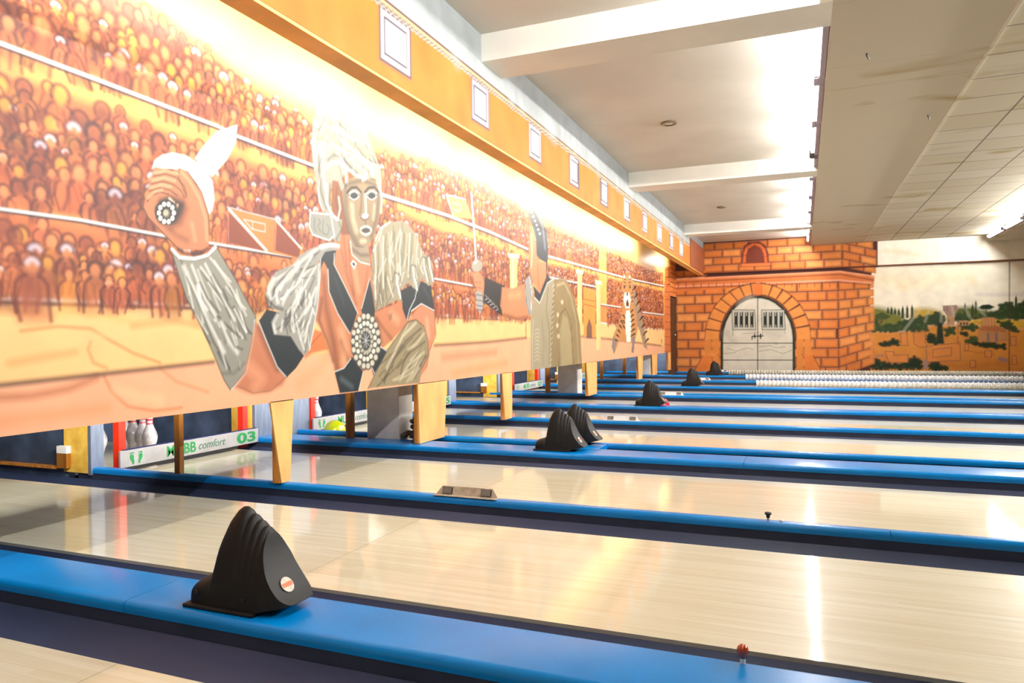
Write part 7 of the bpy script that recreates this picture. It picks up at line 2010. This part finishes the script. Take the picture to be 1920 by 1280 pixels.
# balls
tag(MB().lathe([(max(.108*math.sin(PI*k/24), .0005), -.108*math.cos(PI*k/24)) for k in range(25)], 40).build('bowling_ball', BALL_Y, None, smooth='all', loc=(-4.30, 5.89, .042)), 'yellow-green bowling ball lying in the gutter before the sweep board', 'bowling ball')
tag(MB().lathe([(max(.108*math.sin(PI*k/24), .0005), -.108*math.cos(PI*k/24)) for k in range(25)], 40).build('bowling_ball', BALL_R, None, smooth='all', loc=(-1.70, 9.295, .045)), 'red bowling ball half hidden behind a black hood', 'bowling ball')

# pillars, posts, chain
for k, (x0, x1, y0, y1, lab) in enumerate(((-3.63, -3.30, 5.445, 5.695, 'nearest white square pillar beside the heap of chain'), (-3.63, -3.30, 10.85, 11.11, 'second white pillar from the camera, under the shield in the mural'), (-3.52, -3.30, 16.68, 16.86, 'farthest white pillar near the end of the mural'))):
    tag(MB().box(x0, x1, y0, y1, -.14, 3.02).build('pillar', PILLAR, None, bevel=.012), lab, 'pillar', 'white pillars behind the mural')
for x, y, s_, lab in ((-3.845, 3.56, .024, 'brown timber post in front of the 03 sweep board'), (-3.765, 5.385, .032, 'brown timber post beside the nearest white pillar'), (-3.77, 10.77, .034, 'brown timber post next to the second white pillar'), (-3.93, 14.66, .03, 'thin light brown post just behind the fourth painted leg'), (-3.87, 16.5, .04, 'farthest brown timber post before the dark partition')):
    tag(MB().box(x-s_, x+s_, y-s_*.8, y+s_*.8, .066, 1.3).build('timber_post', WOOD_DARK, None, bevel=.003), lab, 'post', 'timber posts behind the mural')
ch = MB(); r_ = random.Random(5)
for k in range(64):
    lay = k//16; z = .10+.058*lay+r_.uniform(-.01, .01)
    x = -3.20+r_.uniform(-.06, .06)*(1-.15*lay)+.02*lay; y = 5.52+r_.uniform(-.05, .12)+.02*lay
    a = r_.uniform(0, PI); l = .034; dz = r_.uniform(-.02, .02)
    ch.tube([(x-l*math.cos(a), y-l*math.sin(a), z-dz), (x-l*.6*math.cos(a), y-l*.6*math.sin(a), z-dz*.6), (x+l*.6*math.cos(a), y+l*.6*math.sin(a), z+dz*.6), (x+l*math.cos(a), y+l*math.sin(a), z+dz)], [.012, .021, .021, .012], 8)
chain = ch.build('chain_heap', CHAIN, None, smooth=40)
tag(chain, 'heap of grimy knobbly chain piled between white pillar and broad painted leg', 'chain')

# small fittings on the rails
kn = thing('mushroom_knob', 'small black mushroom knob on the rail behind the second lane', 'knob', (-.157, 3.548, .07))
MB().lathe([(.006, 0), (.006, .012), (.007, .016)], 12).build('stem', STEEL, kn)
MB().lathe([(.008, .014), (.009, .026), (.015, .030), (.016, .036), (.010, .040), (.001, .041)], 16).build('knob_head', DARK, kn, smooth=True)
tag(MB().lathe([(.010, 0), (.010, .006), (.006, .010), (.001, .011)], 14).build('stud', WHITE_STEEL, None, loc=(-.098, 3.548, .07)), 'tiny white stud beside the black rail knob', 'stud')
rk = thing('mushroom_knob', 'orange red mushroom knob on the nearest blue divider', 'knob', (-.154, 1.975, .07))
MB().lathe([(.007, 0), (.007, .016), (.006, .02)], 14).build('stem', FOAM, rk)
MB().lathe([(.008, .014), (.010, .022), (.0145, .029), (.0155, .037), (.013, .044), (.007, .049), (.001, .050)], 20).build('knob_head', BULB_RED, rk, smooth='all')

# ribbed hoses lying on the far lanes
def hose(label, m, pts, r, pitch, grp='ribbed hoses on the far lanes'):
    P = []; R = []; n = len(pts)
    seg = [(Vector(pts[i]), Vector(pts[i+1])) for i in range(n-1)]
    for a, b_ in seg:
        L = (b_-a).length; k = max(2, int(L/pitch*4))
        for i in range(k):
            t = i/k; P.append(a.lerp(b_, t)); ph = len(P) % 4; R.append(r*(1.0 if ph in (1, 2) else .80))
    tag(MB().tube(P, R, 12).build('ribbed_hose', m, None, smooth=30), label, 'hose', grp)
def wob(x0, x1, y, z, a, n, ph):
    return [(x0+(x1-x0)*k/n, y+a*math.sin(k*.9+ph), z) for k in range(n+1)]
hose('front white ribbed hose, lying on the eighth lane', HOSE_W, wob(-.80, 7.4, 13.97, .062, .012, 30, 0), .062, .07)
hose('upper white ribbed hose, lying on the blue divider behind the front hose', HOSE_W, wob(-1.03, 7.4, 14.63, .136, .012, 30, 1.5), .064, .07)
hose('long beige ribbed hose with fine ribs behind the white ones', HOSE_G, wob(-1.52, 7.4, 16.53, .134, .008, 30, 2.2), .062, .055)
rb = MB().box(3.90, 7.2, 18.05, 18.15, .0, .125).build('red_bar', RED, None, bevel=.01)
tag(rb, 'dark red bar lying at the foot of the landscape mural', 'bar')

# ------------------------------------------------------------------ ceiling lamps
def make_lamp(loc, label, grp):
    t = thing('fluorescent_lamp', label, 'lamp', loc, grp)
    MB().box(-.045, 0, .0, 1.22, -.045, .045).build('housing', FIX, t, bevel=.004)
    MB().tube([(-.066, .05, 0), (-.066, 1.17, 0)], .017, 12).build('tube', TUBE, t, smooth='all')
    for y in (.015, 1.165):
        MB().box(-.085, -.045, y, y+.04, -.028, .028).build('lamp_holder', FIX, t, bevel=.003)
    return t
ORD = ['nearest', 'second', 'third', 'fourth', 'fifth', 'sixth', 'seventh', 'eighth', 'farthest']
row = [5.42, 6.78, 8.14, 9.58, 10.95, 12.45, 13.9, 15.55, 16.85]
l0 = None
for k, y in enumerate(row):
    lab = f'{ORD[k]} fluorescent tube lamp along the ceiling step above the lane middle'
    if l0 is None: l0 = make_lamp((.198, y, 3.15), lab, 'tube lamps on the near ceiling step')
    else: dup(l0, (.198, y, 3.15), lab)
for y in (-1.5, -.1, 1.25, 2.6, 4.0):
    area('step_tube', (.125, y+.6, 3.15), .04, 1.15, (0, PI/2, 0), 1.0, (1, 1, 1)).data.energy = TUBE_STRENGTH*.24
for k, y in enumerate((16.75, 15.4)):
    dup(l0, (3.748, y, 3.005), ['far end lamp of the row over the landscape mural', 'next to last lamp of the row over the landscape mural'][k])['group'] = 'tube lamps over the landscape side'
for k in range(9):
    area('side_tube', (3.66, 14.6-1.4*k, 3.0), .04, 1.15, (0, PI/2, 0), 1.0, (1, .97, .92)).data.energy = TUBE_STRENGTH*.46
for x, y, lab in ((-1.327, 7.876, 'nearer round recessed spotlight in the coffered ceiling'), (-1.326, 13.356, 'farther round recessed spotlight in the coffered ceiling')):
    t = thing('ceiling_downlight', lab, 'spotlight', (x, y, 3.27), 'recessed spotlights')
    MB().lathe([(.055, -.001), (.085, -.001), (.085, -.016), (.062, -.02), (.055, -.004)], 28).build('ring', BRASS, t, smooth=40)
    MB().lathe([(.001, -.006), (.056, -.006), (.056, -.003), (.001, -.003)], 24).build('lens', FOAM, t)
for x, y, lab in ((.47, 6.025, 'small dark hook in the plain ceiling strip, nearer one'), (1.148, 7.949, 'small dark wire hook in the plain ceiling strip near the tiles')):
    tag(MB().tube([(x, y, 3.06), (x, y, 3.045), (x+.012, y+.02, 3.03), (x+.02, y+.05, 3.032)], .006, 8).build('ceiling_hook', DARK), lab, 'hook')
tag(MB().box(.10, .16, 9.43, 9.53, 3.11, 3.19).build('junction_box', DARK, None, bevel=.006), 'small dark box between two tube lamps on the ceiling step', 'box')

# tubes hidden in the cove and over the pin decks
for y in (1.5, 2.75, 4.0, 5.3, 6.6, 7.9, 9.2, 10.5, 11.8, 13.1, 16.4):
    area('cove_tube', (-2.62, y, 2.70), .05, 1.15, (0, math.radians(62), 0), COVE_W, (1, .95, .82))
for y in (2.75, 4.35, 6.5, 8.15, 9.95, 11.95, 13.75, 15.6, 17.4):
    area('pin_deck_tube', (-3.2, y, .98), .06, 1.0, (0, math.radians(62), 0), PIT_W, (1, .97, .9))
